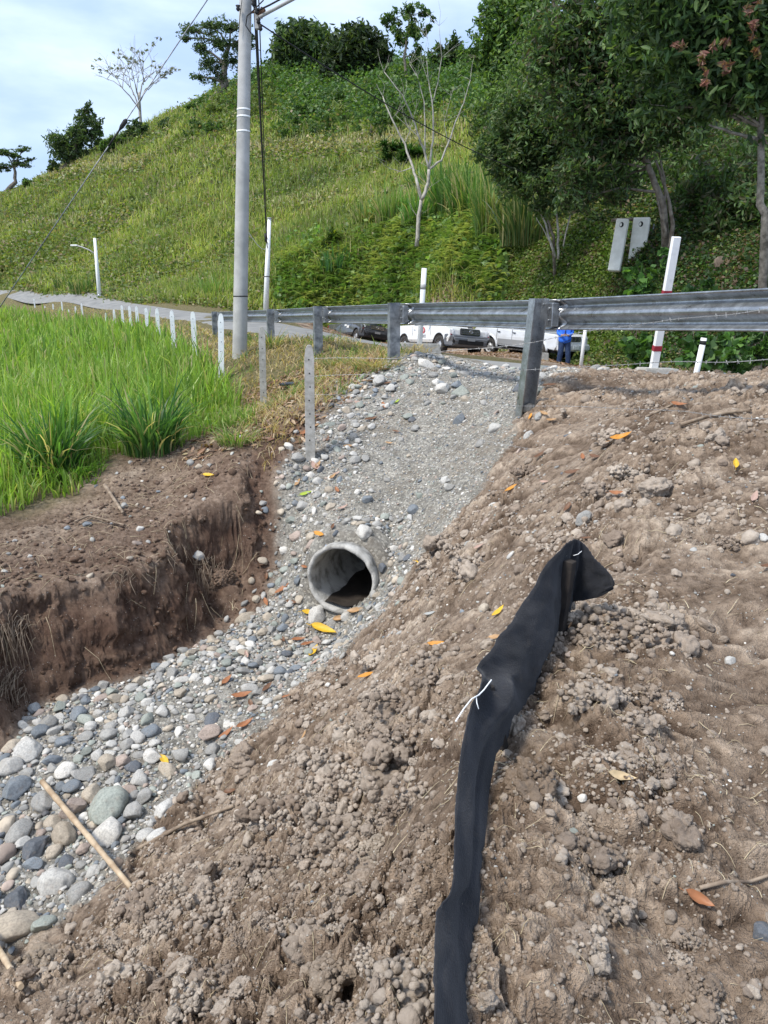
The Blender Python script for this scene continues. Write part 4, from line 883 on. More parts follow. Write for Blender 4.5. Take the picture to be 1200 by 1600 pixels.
def place_stones():
    st = throw_stones(); rs = np.random.RandomState(6); n = len(st)
    for s in st:
        s['z'] = H(s['x'], s['y']); s['d'] = math.hypot(s['x'], s['y'], s['z']); s['app'] = s['r']/s['d']
        u = s['x']/s['y']; s['in'] = abs(u) < .56 and s['y'] > 1.2
    st.sort(key=lambda s: (-('special' in s), -(s['app'] if s['in'] else 0)))
    cob = [bpy.data.meshes.new('river_stone') for _ in range(14)]
    for k, me in enumerate(cob):
        V, F = rock_template(4, 100+k, 'cobble' if k < 9 else 'angular'); m2 = np_mesh('river_stone', V, F, smooth=True); cob[k] = m2; m2.materials.append(M_STONE)
    for k, s in enumerate(st[:300]):
        sp = s.get('special'); cn = sp[1] if sp else PAL[rs.choice(len(PAL), p=PW)][0]
        soil = _lookup(M_SOIL, s['x'], s['y']) > .5; form = sp[2] if sp else ('cobble' if rs.rand() < .62 else 'angular')
        me = cob[rs.randint(0, 9) if form == 'cobble' else rs.randint(9, 14)]
        o = bpy.data.objects.new('river_stone', me); C.objects.link(o); r = s['r']
        Rm = slope_rot(np.array([s['x']]), np.array([s['y']]))[0]@rand_rot(1, .22, rs)[0]
        if sp and 'oblong' in sp[0]: Rm = Rm
        o.matrix_world = Matrix.Translation((s['x'], s['y'], s['z']+r*(.05 if soil else rs.uniform(.02, .38))))@Matrix(Rm.tolist()).to_4x4()@Matrix.Diagonal((r*1.06, r*rs.uniform(.9, 1.15), r*rs.uniform(.85, 1.25), 1))
        c = np.array(dict(PAL)[cn])*rs.uniform(.85, 1.15); o.color = (*c, 1)
        if sp: tag(o, sp[0], 'stone', 'river stones in and above the stream bed')
        else:
            sz = 'large' if s['app'] > .0125 else ('fist-sized' if s['app'] > .0085 else 'small'); u_, v_ = px_of((s['x'], s['y'], s['z']))
            tag(o, place_label(f"{sz} {cn} {'rounded' if form == 'cobble' else 'angular'} stone", u_, v_, MARKS), 'stone', 'river stones in and above the stream bed')
    rest = st[300:]; m = len(rest); A = np.array([[s['x'], s['y'], s['z'], s['r']] for s in rest])
    sl = _lookup(M_SOIL, A[:, 0], A[:, 1]) > .5
    pos = A[:, :3].copy(); pos[:, 2] += A[:, 3]*np.where(sl, .05, rs.uniform(0, .35, m))
    rot = slope_rot(A[:, 0], A[:, 1])@rand_rot(m, .3, rs); cols = np.array([c for _, c in PAL])[rs.choice(len(PAL), m, p=PW)]*rs.uniform(.8, 1.25, (m, 1))
    sc = A[:, 3:4]*np.stack([rs.uniform(.95, 1.15, m), rs.uniform(.85, 1.15, m), rs.uniform(.8, 1.3, m)], 1)
    lo = [rock_template(3, 200+k, 'cobble' if k < 7 else 'angular') for k in range(10)]
    V, F, Cc = scatter(lo, pos, rot, sc, cols); tag(mesh_obj('river_pebbles', np_mesh('river_pebbles', V, F, Cc, True), M_PEBBLE), kind='stuff')
    # grit: small chips all over the gravel
    k = 60000; x = rs.uniform(-4.6, 3.6, k); y = rs.uniform(2.4, 12.5, k); g = _lookup(M_GRAV, x, y)*clear_of_pipe(x, y); dF = _lookup(D_F, x, y); kp = (g > rs.uniform(.2, .8, k)) & (dF < .3); x, y = x[kp], y[kp]; k = len(x)
    k2 = 9000; x2 = rs.uniform(-3, 4.5, k2); y2 = np.exp(rs.uniform(np.log(1.2), np.log(10), k2)); kk = (_lookup(M_SOIL, x2, y2) > .5) & (np.abs(x2/y2) < .8); x2, y2 = x2[kk], y2[kk]
    r = np.r_[np.clip(np.exp(rs.normal(np.log(.0085), .4, k)), .004, .018), np.clip(np.exp(rs.normal(np.log(.0055), .5, len(x2))), .0015, .016)*np.clip(y2/5, .25, 1.2)]
    x, y = np.r_[x, x2], np.r_[y, y2]; k = len(x); z = H(x, y)+r*.25
    cols = np.array([c for _, c in PAL])[rs.choice(len(PAL), k, p=PW)]*rs.uniform(.8, 1.3, (k, 1))
    lo = [rock_template(2, 300+q, 'cobble' if q % 2 else 'angular') for q in range(6)]
    lo = [(V, F) for V, F in lo]
    V, F, Cc = scatter(lo, np.stack([x, y, z], 1), rand_rot(k, .5, rs), r, cols); tag(mesh_obj('gravel_chips', np_mesh('gravel_chips', V, F, Cc, True), M_PEBBLE), kind='stuff')
place_stones()

# ------------------------------------------------------------------ crumbs and clods of earth
def place_clods():
    rs = np.random.RandomState(9)
    def field(n, rlo, rhi, p, sub, y0=1.0, y1=11.5, seed=0, cond=None):
        lr = rs.uniform(np.log(y0), np.log(y1), n*3); th = rs.uniform(-.62, .62, n*3); r = np.exp(lr); x, y = np.sin(th)*r, np.cos(th)*r
        s = _lookup(M_SOIL, x, y); rg = _lookup(M_ROUGH, x, y); rt = _lookup(M_RIGHT, x, y); cl = fbm(x*1.6, y*1.6, 400+seed, 3)
        pr = (.15+.75*rg)*(1-.62*rt*sstep(5, 2.5, y))*sstep(-.25, .35, cl+.05); dg = _lookup(D_G, x, y); s = np.where((dg > -.5) & (rs.rand(len(x)) < .5*np.exp(dg/.16)) & (_lookup(M_BANK, x, y) < .3), 1, s); k = (s > .5) & (rs.rand(len(x)) < pr*(1-.6*rt*sstep(.15, .7, x-.28*y-.05)*sstep(5.5, 2.6, y))) & clear_of_pipe(x, y)
        # extra crumbs banked up along the right foot of the silt fence
        x, y = x[k][:n], y[k][:n]; m = len(x); u = rs.rand(m); sz = (rlo**(1-p)+u*(rhi**(1-p)-rlo**(1-p)))**(1/(1-p))
        return x, y, sz*np.clip(np.hypot(x, y)/3.2, .6, 1.5)
    L_ = []
    cA = np.array((.245, .19, .147)); cB = np.array((.45, .382, .312))
    for n, lo_, hi, p, sub, seed in ((130, .035, .07, 2.2, 5, 1), (2300, .014, .04, 2.1, 3, 2), (34000, .004, .016, 1.8, 2, 3)):
        x, y, r = field(n, lo_, hi, p, sub, seed=seed); k = len(x); T = [rock_template(sub, 500+sub*20+q, 'clod') for q in range(8)]
        z = H(x, y)+r*.12; w = rs.rand(k, 1); V, F, Cc = scatter(T, np.stack([x, y, z], 1), slope_rot(x, y)@rand_rot(k, .4, rs), r[:, None]*rs.uniform(.75, 1.25, (k, 3)), cA*(1-w)+cB*w)
        L_.append((V, F, Cc))
    # crumbly heaps, thickest left of and along the silt fence
    big = [rock_template(4, 840+q, 'clod') for q in range(4)]; sm = [rock_template(2, 860+q, 'clod') for q in range(6)]
    for _ in range(190):
        if rs.rand() < .66: x, y = rs.uniform(-1.4, .15), rs.uniform(1.15, 3.9)
        elif rs.rand() < .6: y = rs.uniform(1.3, 3.3); x = .10+.24*y+rs.uniform(0, .35)
        else: x, y = rs.uniform(-.4, 2.6), rs.uniform(2.2, 7)
        if abs(x/y) > .62 or (y < 2.5 and abs(x-(.02+.15*y)) < .13) or _lookup(M_SOIL, x, y) < .6: continue
        r = (.035+.095*rs.rand()**1.8)*np.clip(y/2.2, .75, 1.6); c = cA+(cB-cA)*rs.rand(); o_ = np.array([x, y, H(x, y)-r*.08]); m = 10
        L_.append(scatter(big, o_+rs.normal(0, .38, (m, 3))*np.array((1, .8, .25))*r, rand_rot(m, 1.2, rs), r*rs.uniform(.2, .45, m), np.tile(c, (m, 1))*rs.uniform(.85, 1.1, (m, 1)))); m = 70
        d = rs.normal(0, 1, (m, 3)); d /= np.linalg.norm(d, axis=1)[:, None]; d[:, 2] = np.abs(d[:, 2]); L_.append(scatter(sm, o_+d*np.array((.85, .7, .42))*r*rs.uniform(.7, 1.35, (m, 1)), rand_rot(m, 1.2, rs), r*rs.uniform(.04, .15, m), np.tile(c, (m, 1))*rs.uniform(.8, 1.2, (m, 1))))
    # clods fallen along the bank and its top
    k = 5200; x = rs.uniform(-5, -.6, k*2); y = rs.uniform(4.5, 10.5, k*2); b = _lookup(M_BANK, x, y); dF = _lookup(D_F, x, y); kp = (b > .4) & (rs.rand(len(x)) < np.where(dF < .6, .35, .6)) & (dF < 2.1); x, y = x[kp], y[kp]; k = len(x)
    r = np.clip(np.exp(rs.normal(np.log(.013), .55, k)), .005, .06); z = H(x, y)+r*.15; T = [rock_template(2, 700+q, 'clod') for q in range(8)]; w = rs.rand(k, 1)*sstep(.3, 1.0, _lookup(D_F, x, y))[:, None]
    L_.append(scatter(T, np.stack([x, y, z], 1), rand_rot(k, .5, rs), r[:, None]*rs.uniform(.8, 1.2, (k, 3)), np.array((.115, .074, .052))*(1-w)+np.array((.25, .185, .14))*w))
    o = 0; Vs, Fs, Cs = [], [], []
    for V, F, c in L_: Vs.append(V); Fs.append(F+o); Cs.append(c); o += len(V)
    tag(mesh_obj('earth_clods', np_mesh('earth_clods', np.concatenate(Vs), np.concatenate(Fs), np.concatenate(Cs), True), M_CLOD), kind='stuff')
    # named lumps
    for px, py, w_, dz, col, lab in ((346, 908, 52, .0, (.17, .12, .088), 'wedge-shaped lump of earth stuck on the cut bank below the roots'), (316, 812, 26, 0, (.19, .135, .10), 'small lump of earth breaking off the lip of the cut bank'),
                                (585, 1335, 84, -.02, (.36, .30, .235), 'big crumbly clod with a pale dry face left of the silt fence'), (520, 1530, 96, -.02, (.30, .24, .185), 'large rough clod near the bottom edge left of the silt fence'),
                                (60, 1520, 90, -.02, (.29, .235, .18), 'large pale clod in the lower left corner'), (830, 1220, 96, -.02, (.22, .165, .12), 'wide crumbly clod just right of the silt fence'),
                                (905, 1470, 66, -.01, (.30, .24, .19), 'flat pale clod in the lower right earth'), (1080, 1540, 84, -.02, (.27, .21, .16), 'rounded clod near the lower right corner'), (690, 1340, 60, -.01, (.24, .18, .13), 'lumpy clod beside the lower half of the silt fence')):
        v = hit(px, py); r = w_*v.length/2400; rr = np.random.RandomState(int(px)); big = [rock_template(5, int(px)+q, 'clod') for q in range(3)]; sm = [rock_template(3, int(px)+50+q, 'clod') for q in range(6)]
        m = 16; pb = rr.normal(0, .33, (m, 3))*np.array((1, .75, .35)); Vb = scatter(big, pb*r, rand_rot(m, 1.2, rr), r*rr.uniform(.22, .46, m), np.tile(col, (m, 1))*rr.uniform(.85, 1.12, (m, 1)))
        m = 240; d = rr.normal(0, 1, (m, 3)); d /= np.linalg.norm(d, axis=1)[:, None]; d[:, 2] = np.abs(d[:, 2]); ps = d*np.array((.72, .55, .45))*rr.uniform(.75, 1.15, (m, 1)); Vs_ = scatter(sm, ps*r, rand_rot(m, 1.2, rr), r*rr.uniform(.03, .13, m), np.tile(col, (m, 1))*rr.uniform(.8, 1.2, (m, 1)))
        me = np_mesh('earth_lump', np.concatenate([Vb[0], Vs_[0]]), np.concatenate([Vb[1], Vs_[1]+len(Vb[0])]), np.concatenate([Vb[2], Vs_[2]]), True)
        o = mesh_obj('earth_lump', me, M_CLOD); o.location = v+Vector((0, 0, r*.02+dz)); o.rotation_euler = (.2, -.2, px)
        tag(o, lab, 'clod', 'larger clods of dug earth')
place_clods()

# ------------------------------------------------------------------ fallen leaves
def leaf_mesh(L_, W_, curl, fold, twist, seed):
    rs = random.Random(seed); V, F = [], []; n = 9
    for i in range(n+1):
        t = i/n; w = W_*(math.sin(math.pi*t**.85)**.9)*(1-.15*t); a = curl*(t-.5); x = (t-.5)*L_*math.cos(a*.6); z = L_*.22*abs(curl)*(t-.5)**2*4*.6
        for j, s in enumerate((-1, -.5, 0, .5, 1)):
            ww = w*s*.5*(1+.1*rs.uniform(-1, 1)); zz = z+abs(s)*fold*w*.5+twist*s*(t-.5)*w; V.append((x+.02*L_*math.sin(s*4+t*5), ww, zz+.012*L_*rs.uniform(-1, 1)))
    for i in range(n):
        for j in range(4): a = i*5+j; F.append((a, a+1, a+6, a+5))
    k = len(V); V += [(-.5*L_, -.012*L_, .0), (-.5*L_, .012*L_, .0), (-.68*L_, .008*L_, .02*L_), (-.68*L_, -.008*L_, .02*L_)]; F.append((k, k+1, k+2, k+3)); return np.array(V), np.array(F)
LEAVES = [
 # px, py, length px, yaw deg, colour, label
 (506, 988, 38, -20, 'yel', 'bright yellow leaf in front of the pipe mouth below the whitish stone'), (778, 960, 26, 110, 'yel', 'bright yellow leaf on the earth just left of the silt fence'), (681, 1011, 24, 20, 'org', 'yellow-orange leaf on the earth slope between the pipe and the silt fence'),
 (656, 883, 24, 30, 'yel', 'yellow leaf up right of the pipe at the edge of the gravel'), (970, 690, 30, 40, 'org', 'large orange-yellow leaf on the soil below the guard rail'), (1148, 732, 18, 80, 'yel', 'small yellow leaf near the right edge of the soil'),
 (798, 770, 20, 60, 'org', 'orange leaf at the border of gravel and soil'), (738, 896, 14, 50, 'org', 'small orange leaf between the yellow leaf and the silt fence'), (478, 776, 18, 30, 'grn', 'yellow-green leaf among the pebbles above the pipe'),
 (499, 838, 22, 0, 'org', 'orange-yellow leaf just above the pipe rim'), (520, 826, 14, 90, 'brn', 'brown leaf beside the orange one above the pipe rim'), (556, 960, 26, 30, 'tan', 'tan curled leaf at the right lip of the pipe'), (532, 970, 22, 25, 'tan', 'small tan leaf on the silt in front of the pipe'),
 (484, 962, 22, 0, 'yel', 'yellow leaf at the left lip of the pipe'), (490, 1022, 26, 80, 'yel', 'narrow yellow leaf on the stones below the pipe'), (258, 1193, 22, -50, 'yel', 'yellow leaf alone on the muddy patch of the stream bed'),
 (572, 1060, 26, 60, 'org', 'orange-brown leaf on the earth slope below the pipe'), (378, 1089, 28, 15, 'rst', 'rust coloured leaf on the stones in mid stream bed'), (384, 1136, 26, 60, 'rst', 'rust leaf, right one of the pair by the rough brown stone'), (354, 1150, 24, 70, 'rst', 'rust leaf, left one of the pair by the rough brown stone'),
 (441, 925, 24, 60, 'rst', 'curled brown leaf left of the pipe against pale stones'), (416, 945, 18, -40, 'rst', 'small brown leaf at the bank foot left of the pipe'), (828, 656, 14, -70, 'org', 'orange leaf at the foot of the near guard rail post'),
 (494, 735, 24, -50, 'pnk', 'pinkish dry leaf right of the bare concrete post foot'), (520, 750, 14, 60, 'tan', 'small tan leaf below the bare concrete post'), (465, 760, 16, 60, 'tan', 'pale tan leaf left of the pebbles above the bank end'), (545, 700, 16, 10, 'tan', 'light brown leaf among pebbles right of the bare post'),
 (843, 715, 20, 90, 'brn', 'brown dry leaf on the soil right of the gravel edge'), (970, 1226, 36, -20, 'pal', 'pale tan folded leaf on the flat earth right of the silt fence'), (1090, 1412, 34, -30, 'rst', 'reddish brown leaf low on the right earth'),
 (1178, 783, 24, 90, 'pnk', 'pinkish leaf at the right edge above the hollow'), (748, 860, 16, 60, 'pnk', 'faint pink leaf on soil between gravel and silt fence'), (775, 1002, 22, 30, 'tan', 'tan leaf lying against the left of the silt fence'), (672, 962, 20, 40, 'gry', 'grey-white leaf on the earth slope right of the pipe'),
 (326, 745, 18, 0, 'yel', 'yellow leaf on top of the cut bank near the grass'), (858, 606, 20, 20, 'brn', 'brown leaf right of the near guard rail post'), (895, 742, 24, 30, 'brn', 'dull brown leaf on the soil under the barbed wire'), (480, 1010, 18, 20, 'rst', 'rust leaf between the stones below the pipe mouth'), (1085, 1290, 0, 0, 'pal', ''),
 (1200, 890, 24, 60, 'brn', 'dark brown leaf at the right edge of the clods'), (600, 580, 16, 10, 'brn', 'brown leaf at the top left edge of the gravel'), (930, 718, 22, 5, 'brn', 'flat reddish brown leaf near the orange-yellow leaf'), (620, 630, 12, 60, 'grn', 'tiny yellow-green leaf high on the gravel slope'), (440, 1000, 18, 120, 'brn', 'brown leaf on stones left of the yellow pair'),
 (952, 1290, 0, 0, 'pal', ''), (1060, 1355, 0, 0, 'pal', ''), (360, 1240, 18, 40, 'brn', 'brown leaf at the upper end of the thin stick'), (1015, 573, 0, 0, 'org', ''), (345, 1210, 0, 0, 'x', '')]
def extra_leaves():
    rs = random.Random(12); out = []
    for _ in range(34):
        px, py = (rs.gauss(450, 60), rs.gauss(1000, 60)) if rs.random() < .4 else ((rs.uniform(470, 620), rs.uniform(590, 800)) if rs.random() < .5 else (rs.uniform(820, 1180), rs.uniform(600, 860)))
        cn = rs.choice(['rst', 'brn', 'tan', 'brn', 'pnk']); out.append((px, py, rs.uniform(11, 20), rs.uniform(-90, 90), cn, place_label('small '+dict(rst='rusty', brn='brown', tan='tan', pnk='pinkish')[cn]+' dry leaf', px, py, MARKS)))
    return out
LEAVES += extra_leaves()
LC = dict(yel=(.72, .44, .035), org=(.62, .27, .04), grn=(.36, .46, .05), brn=(.17, .085, .045), tan=(.45, .27, .13), rst=(.34, .14, .06), pnk=(.46, .31, .25), pal=(.58, .44, .26), gry=(.40, .40, .38))
for k, (px, py, L_, yaw, cn, lab) in enumerate(LEAVES):
    if not lab: continue
    v = hit(px, py); ln = L_*v.length/1200*1.15; V, F = leaf_mesh(ln, ln*random.uniform(.30, .42), random.uniform(.3, 1.3), random.uniform(.15, .6), random.uniform(-.3, .3), k)
    col = np.tile(LC[cn], (len(V), 1))*(1-.18*(np.abs(V[:, 1:2])/(ln*.2)))*np.random.RandomState(k).uniform(.85, 1.1, (len(V), 1))
    o = mesh_obj('fallen_leaf', np_mesh('fallen_leaf', V, F, col, True), M_LITTER)
    e = .05; nx = -(H(v.x+e, v.y)-H(v.x-e, v.y))/(2*e)*.5; ny = -(H(v.x, v.y+e)-H(v.x, v.y-e))/(2*e)*.5-.25
    o.rotation_euler = (Vector((nx, ny, 1)).to_track_quat('Z', 'Y').to_matrix()@Matrix.Rotation(R(yaw), 3, 'Z')).to_euler(); o.location = v+Vector((0, -.004, .014+ln*.05))
    tag(o, lab, 'leaf', 'fallen leaves lying on stones and soil')

# ------------------------------------------------------------------ sticks, canes and roots
M_CANE = simple('dry_cane', (.30, .21, .13), (.52, .41, .28), 8, .7, bs=.3, bd=.003); M_TWIG = simple('dry_twig', (.14, .10, .07), (.34, .27, .20), 14, .9, bs=.5, bd=.003)
def cane(pts, r, label, nodes, m=None, name='bamboo_cane'):
    p = [Vector(q) for q in pts]; bm = bmesh.new(); n = 26; path = []; rad = []
    tot = len(p)-1
    for i in range(n+1):
        t = i/n*tot; k = min(int(t), tot-1); path.append(p[k].lerp(p[k+1], t-k)); q = i/n*nodes; rad.append(r*(1.16 if nodes and abs(q-round(q)) < .12 and 0 < i < n else 1)*(1-.25*i/n))
    add_tube(bm, path, rad, 10); return tag(bm_obj(name, bm, m or M_CANE), label, 'stick')
a = hit(68, 1238); b = hit(206, 1392); cane([a+Vector((0, 0, .075)), b+Vector((0, 0, .02))], .021, 'straight pale bamboo cane lying across the stones at the lower left', 5)
a = hit(215, 1333); b = hit(366, 1262); cane([a+Vector((0, 0, .03)), a.lerp(b, .5)+Vector((0, 0, .05)), b+Vector((0, 0, .01))], .013, 'thin dry stick from the stones up into the earth slope', 3, M_TWIG, 'dry_stick')
a = hit(-30, 1440); b = hit(36, 1562); cane([a+Vector((0, 0, .03)), b+Vector((0, 0, .03))], .018, 'short brown cane poking in at the lower left corner', 3)
a = hit(165, 775); b = hit(194, 806); cane([a+Vector((0, 0, .12)), b+Vector((0, -.02, .03))], .022, 'short broken brown stump standing on the cut bank top', 0, M_TWIG, 'dry_stick')
q = [hit(x, y)+Vector((0, 0, .025)) for x, y in ((1062, 670), (1085, 663), (1110, 655), (1140, 650), (1172, 650))]; cane(q, .016, 'curved dry root lying on the soil below the guard rail at right', 0, M_TWIG, 'dry_root')
q = [hit(x, y)+Vector((0, 0, .02)) for x, y in ((1010, 655), (1035, 645), (1058, 634))]; cane(q, .011, 'thin straight twig on the soil left of the curved root', 0, M_TWIG, 'dry_twig')
q = [hit(x, y)+Vector((0, 0, .012)) for x, y in ((1092, 1396), (1130, 1388), (1170, 1384), (1205, 1374))]; cane(q, .0055, 'thin brown twig lying near the right edge at the bottom', 0, M_TWIG, 'dry_twig')
q = [hit(x, y)+Vector((0, 0, .05)) for x, y in ((118, 822), (140, 815), (165, 820), (195, 828))]; cane(q, .012, 'bundle of dry bent stalks on the cut bank', 0, M_TWIG, 'dry_root')
def fibres(name, items, m, label=None, cat=None, kind=None, group=None):
    bm = bmesh.new()
    for pts, r in items: add_tube(bm, pts, [r*(1-.6*i/(len(pts)-1)) for i in range(len(pts))], 3, caps=False)
    return tag(bm_obj(name, bm, m), label, cat, group, kind)
def root_tuft(px, py, w, h, n, label, seed):
    rs = random.Random(seed); it = []
    for _ in range(n):
        a = hit(px+rs.uniform(-w, w), py+rs.uniform(-h*.3, h*.3)); d = Vector((rs.uniform(-1, 1)*.12, -rs.uniform(.02, .12), 0)); L_ = rs.uniform(.4, 1)*h*a.length/1200
        it.append(([a+Vector((0, .02, .03)), a+d*.5+Vector((0, -.03, .0)), a+d+Vector((0, -.03, -L_*.5)), a+d*1.2+Vector((rs.uniform(-.04, .04), -.03, -L_))], rs.uniform(.0022, .005)))
    fibres('root_tuft', it, M_TWIG, label, 'roots', None, 'dry roots hanging from the cut bank')
root_tuft(330, 885, 18, 60, 46, 'tuft of fine dry roots hanging by the wedge-shaped lump on the bank', 1); root_tuft(20, 985, 26, 60, 60, 'thick tuft of straw-coloured roots at the left edge of the bank', 2); root_tuft(22, 1075, 20, 60, 40, 'lower tuft of dry roots at the left edge near the bank foot', 3)
root_tuft(195, 905, 28, 30, 16, 'wispy roots under the lip in the middle of the bank', 4); root_tuft(275, 870, 24, 24, 12, 'short roots under the flat part of the bank lip', 5)
def straw():
    rs = random.Random(21); it = []; M_ = simple('dry_straw', (.36, .28, .17), (.62, .53, .36), 20, .8, bs=0)
    def fib(x, y, L_, r, lift=.6):
        a = rs.uniform(0, 6.28); pts = []; dx, dy = math.cos(a), math.sin(a); b = rs.uniform(-.8, .8)
        for i in range(5): t = i/4; xx = x+dx*L_*t-dy*b*L_*t*t*.5; yy = y+dy*L_*t+dx*b*L_*t*t*.5; pts.append(Vector((xx, yy, H(xx, yy)+.004+lift*L_*.25*math.sin(t*3.0))))
        it.append((pts, r))
    for _ in range(900):
        lr = math.exp(rs.uniform(math.log(1.2), math.log(6))); th = rs.uniform(-.5, .55); x, y = math.sin(th)*lr, math.cos(th)*lr
        if _lookup(M_SOIL, x, y) > .5: fib(x, y, rs.uniform(.02, .09)*min(1.3, lr/2.2), rs.uniform(.0006, .0016)*min(1.6, lr/2))
    for _ in range(700):
        x, y = rs.uniform(-4.6, -1), rs.uniform(6, 10.5); d = _lookup(D_F, x, y)
        if .25 < d < 1.7: fib(x, y, rs.uniform(.06, .28), rs.uniform(.0015, .003))
    fibres('dry_straw', it, M_, kind='stuff')
straw()
# ------------------------------------------------------------------ grass
def blades(pos, h, lean_dir, lean, w, col, tipcol=None, seg=3, upv=None):
    n = len(pos); t = np.linspace(0, 1, seg+1)[None, :, None]; d = np.stack([np.cos(lean_dir), np.sin(lean_dir), 0*lean_dir], 1)[:, None]
    up = np.array([0, 0, 1.0])[None, None]; hh = h[:, None, None]; ll = lean[:, None, None]
    c = pos[:, None]+up*hh*(t-ll*.55*t**2.4)+d*hh*ll*(t**1.9)
    sa = np.random.RandomState(n).uniform(0, np.pi, n); s = np.stack([np.cos(sa), np.sin(sa), 0*sa], 1)[:, None]
    ww = w[:, None, None]*np.array([.55, 1, .8, .06] if seg == 3 else np.sin(np.linspace(.35, np.pi-.02, seg+1)))[None, :, None]*.5
    V = np.stack([c-s*ww, c+s*ww], 2).reshape(n, -1, 3); k = (seg+1)*2
    base = np.array([[2*i, 2*i+1, 2*i+3, 2*i+2] for i in range(seg)]); F = (base[None]+(np.arange(n)*k)[:, None, None]).reshape(-1, 4)
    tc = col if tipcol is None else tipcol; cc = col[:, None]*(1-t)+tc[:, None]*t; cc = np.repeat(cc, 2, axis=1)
    return V.reshape(-1, 3), F, cc.reshape(-1, 3)
def join(parts):
    o = 0; Vs, Fs, Cs = [], [], []
    for V, F, c in parts: Vs.append(V); Fs.append(F+o); Cs.append(c); o += len(V)
    return np.concatenate(Vs), np.concatenate(Fs), np.concatenate(Cs)
def g_ok(x, y):
    return _lookup(D_F, x, y)
def pick(rs, cols, w, n, var=.2):
    c = np.array(cols)[rs.choice(len(cols), n, p=np.array(w)/sum(w))]; return c*rs.uniform(1-var, 1+var, (n, 1))*rs.uniform(.93, 1.07, (n, 3))
def field_grass():
    rs = np.random.RandomState(31); parts = []
    n = 105000; th = rs.uniform(-.62, .12, n); r = np.exp(rs.uniform(np.log(6.3), np.log(95), n)); x, y = np.sin(th)*r, np.cos(th)*r
    d = g_ok(x, y); nz = fbm(x*1.2, y*1.2, 210, 3); 
    # right limit of the lush grass: the line of fence posts
    line = np.array([[-.6, 8.6], [-1.7, 10.0], [-2.5, 13.0], [-3.6, 16], [-4.9, 19.2], [-7.2, 25.6], [-10.4, 32.5], [-13.6, 39.5], [-24, 54], [-31, 65], [-40, 80], [-60, 110]])
    xl = np.interp(y, line[:, 1], line[:, 0]); m = (x < xl+.25*nz+.1) & (d > np.interp(x, [-4.5, -3.2, -2.4, -1.7, -1], [2.5, 2.35, 1.55, .8, .7])+.5*nz)
    # bare earthy tongue between the two tussocks and the bank
    m &= ~((np.hypot((x+2.35)/.8, (y-9.35)/.35) < 1)) & ~((np.hypot((x+1.75)/.4, (y-9.9)/.35) < 1))
    m &= rs.rand(n) < np.clip(1.25-r/110, .2, 1)
    x, y, r, nz, d, xl = x[m], y[m], r[m], nz[m], d[m], xl[m]; k = len(x)
    edge = sstep(2.0, 3.9, d+.3*nz); clump = fbm(x*2.2, y*2.2, 215, 2); tall = (.18+.58*edge)*(1+.6*fbm(x*.5, y*.5, 214, 2)+.5*clump); h = np.maximum(tall, .1)*rs.uniform(.5, 1.45, k)
    h *= 1-.25*sstep(.5, 1.5, x-xl+1)
    z = H(x, y)-.03; w = .019*np.clip(r/9, .8, 3.6)*rs.uniform(.7, 1.4, k)
    col = pick(rs, [(.17, .27, .045), (.24, .36, .065), (.12, .21, .04), (.31, .40, .11), (.36, .34, .16)], [3, 3, 2, 1.6, .8], k); col *= (1+.25*fbm(x*.35, y*.35, 216, 2))[:, None]
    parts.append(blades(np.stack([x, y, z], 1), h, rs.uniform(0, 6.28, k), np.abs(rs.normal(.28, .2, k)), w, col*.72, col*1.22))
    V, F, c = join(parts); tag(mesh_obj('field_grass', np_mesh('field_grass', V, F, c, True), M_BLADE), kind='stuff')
    # dry straw and green weeds between the posts and the rail
    n = 70000; th = rs.uniform(-.52, .06, n); r = np.exp(rs.uniform(np.log(9.0), np.log(100), n)); x, y = np.sin(th)*r, np.cos(th)*r
    rx, ry = x-RAIL0.x, y-RAIL0.y; p = rx*RN.x+ry*RN.y; xl = np.interp(y, line[:, 1], line[:, 0]); nz = fbm(x*1.1, y*1.1, 220, 3)
    nd = poly_sd(x, y, [xy(road_pt(20, .6, 0)), xy(road_pt(24, .6, 0)), xy(P(300, 503, 38)), xy(P(200, 485, 55)), xy(P(100, 471, 76)), xy(P(0, 461, 96)), xy(P(-150, 455, 120))]); m = (x > xl-.4) & np.where(y > 28, nd > .1, p < 1.2+.2*nz) & (g_ok(x, y) > .12+.12*nz) & (nz > -.42) & (rs.rand(n) < .8); x, y, nz, r = x[m], y[m], nz[m], r[m]; k = len(x)
    g = rs.rand(k) < sstep(-.15, .45, nz+.25*fbm(x*.7, y*.7, 222, 2))*.75
    col = np.where(g[:, None], pick(rs, [(.12, .20, .04), (.20, .26, .07), (.09, .16, .03)], [2, 2, 1], k), pick(rs, [(.46, .35, .19), (.36, .26, .14), (.54, .44, .27), (.26, .17, .10)], [3, 2, 2, 1], k))
    h = rs.uniform(.10, .38, k)*np.where(g, 1, .9); z = H(x, y)-.02
    V, F, c = blades(np.stack([x, y, z], 1), h, rs.uniform(0, 6.28, k), np.clip(rs.normal(.85, .3, k), .1, 1.4), .010*np.clip(r/10, .8, 3)*rs.uniform(.7, 1.4, k), col*.9, col*1.1)
    tag(mesh_obj('dry_verge_grass', np_mesh('dry_verge_grass', V, F, c, True), M_BLADE), kind='stuff')
field_grass()
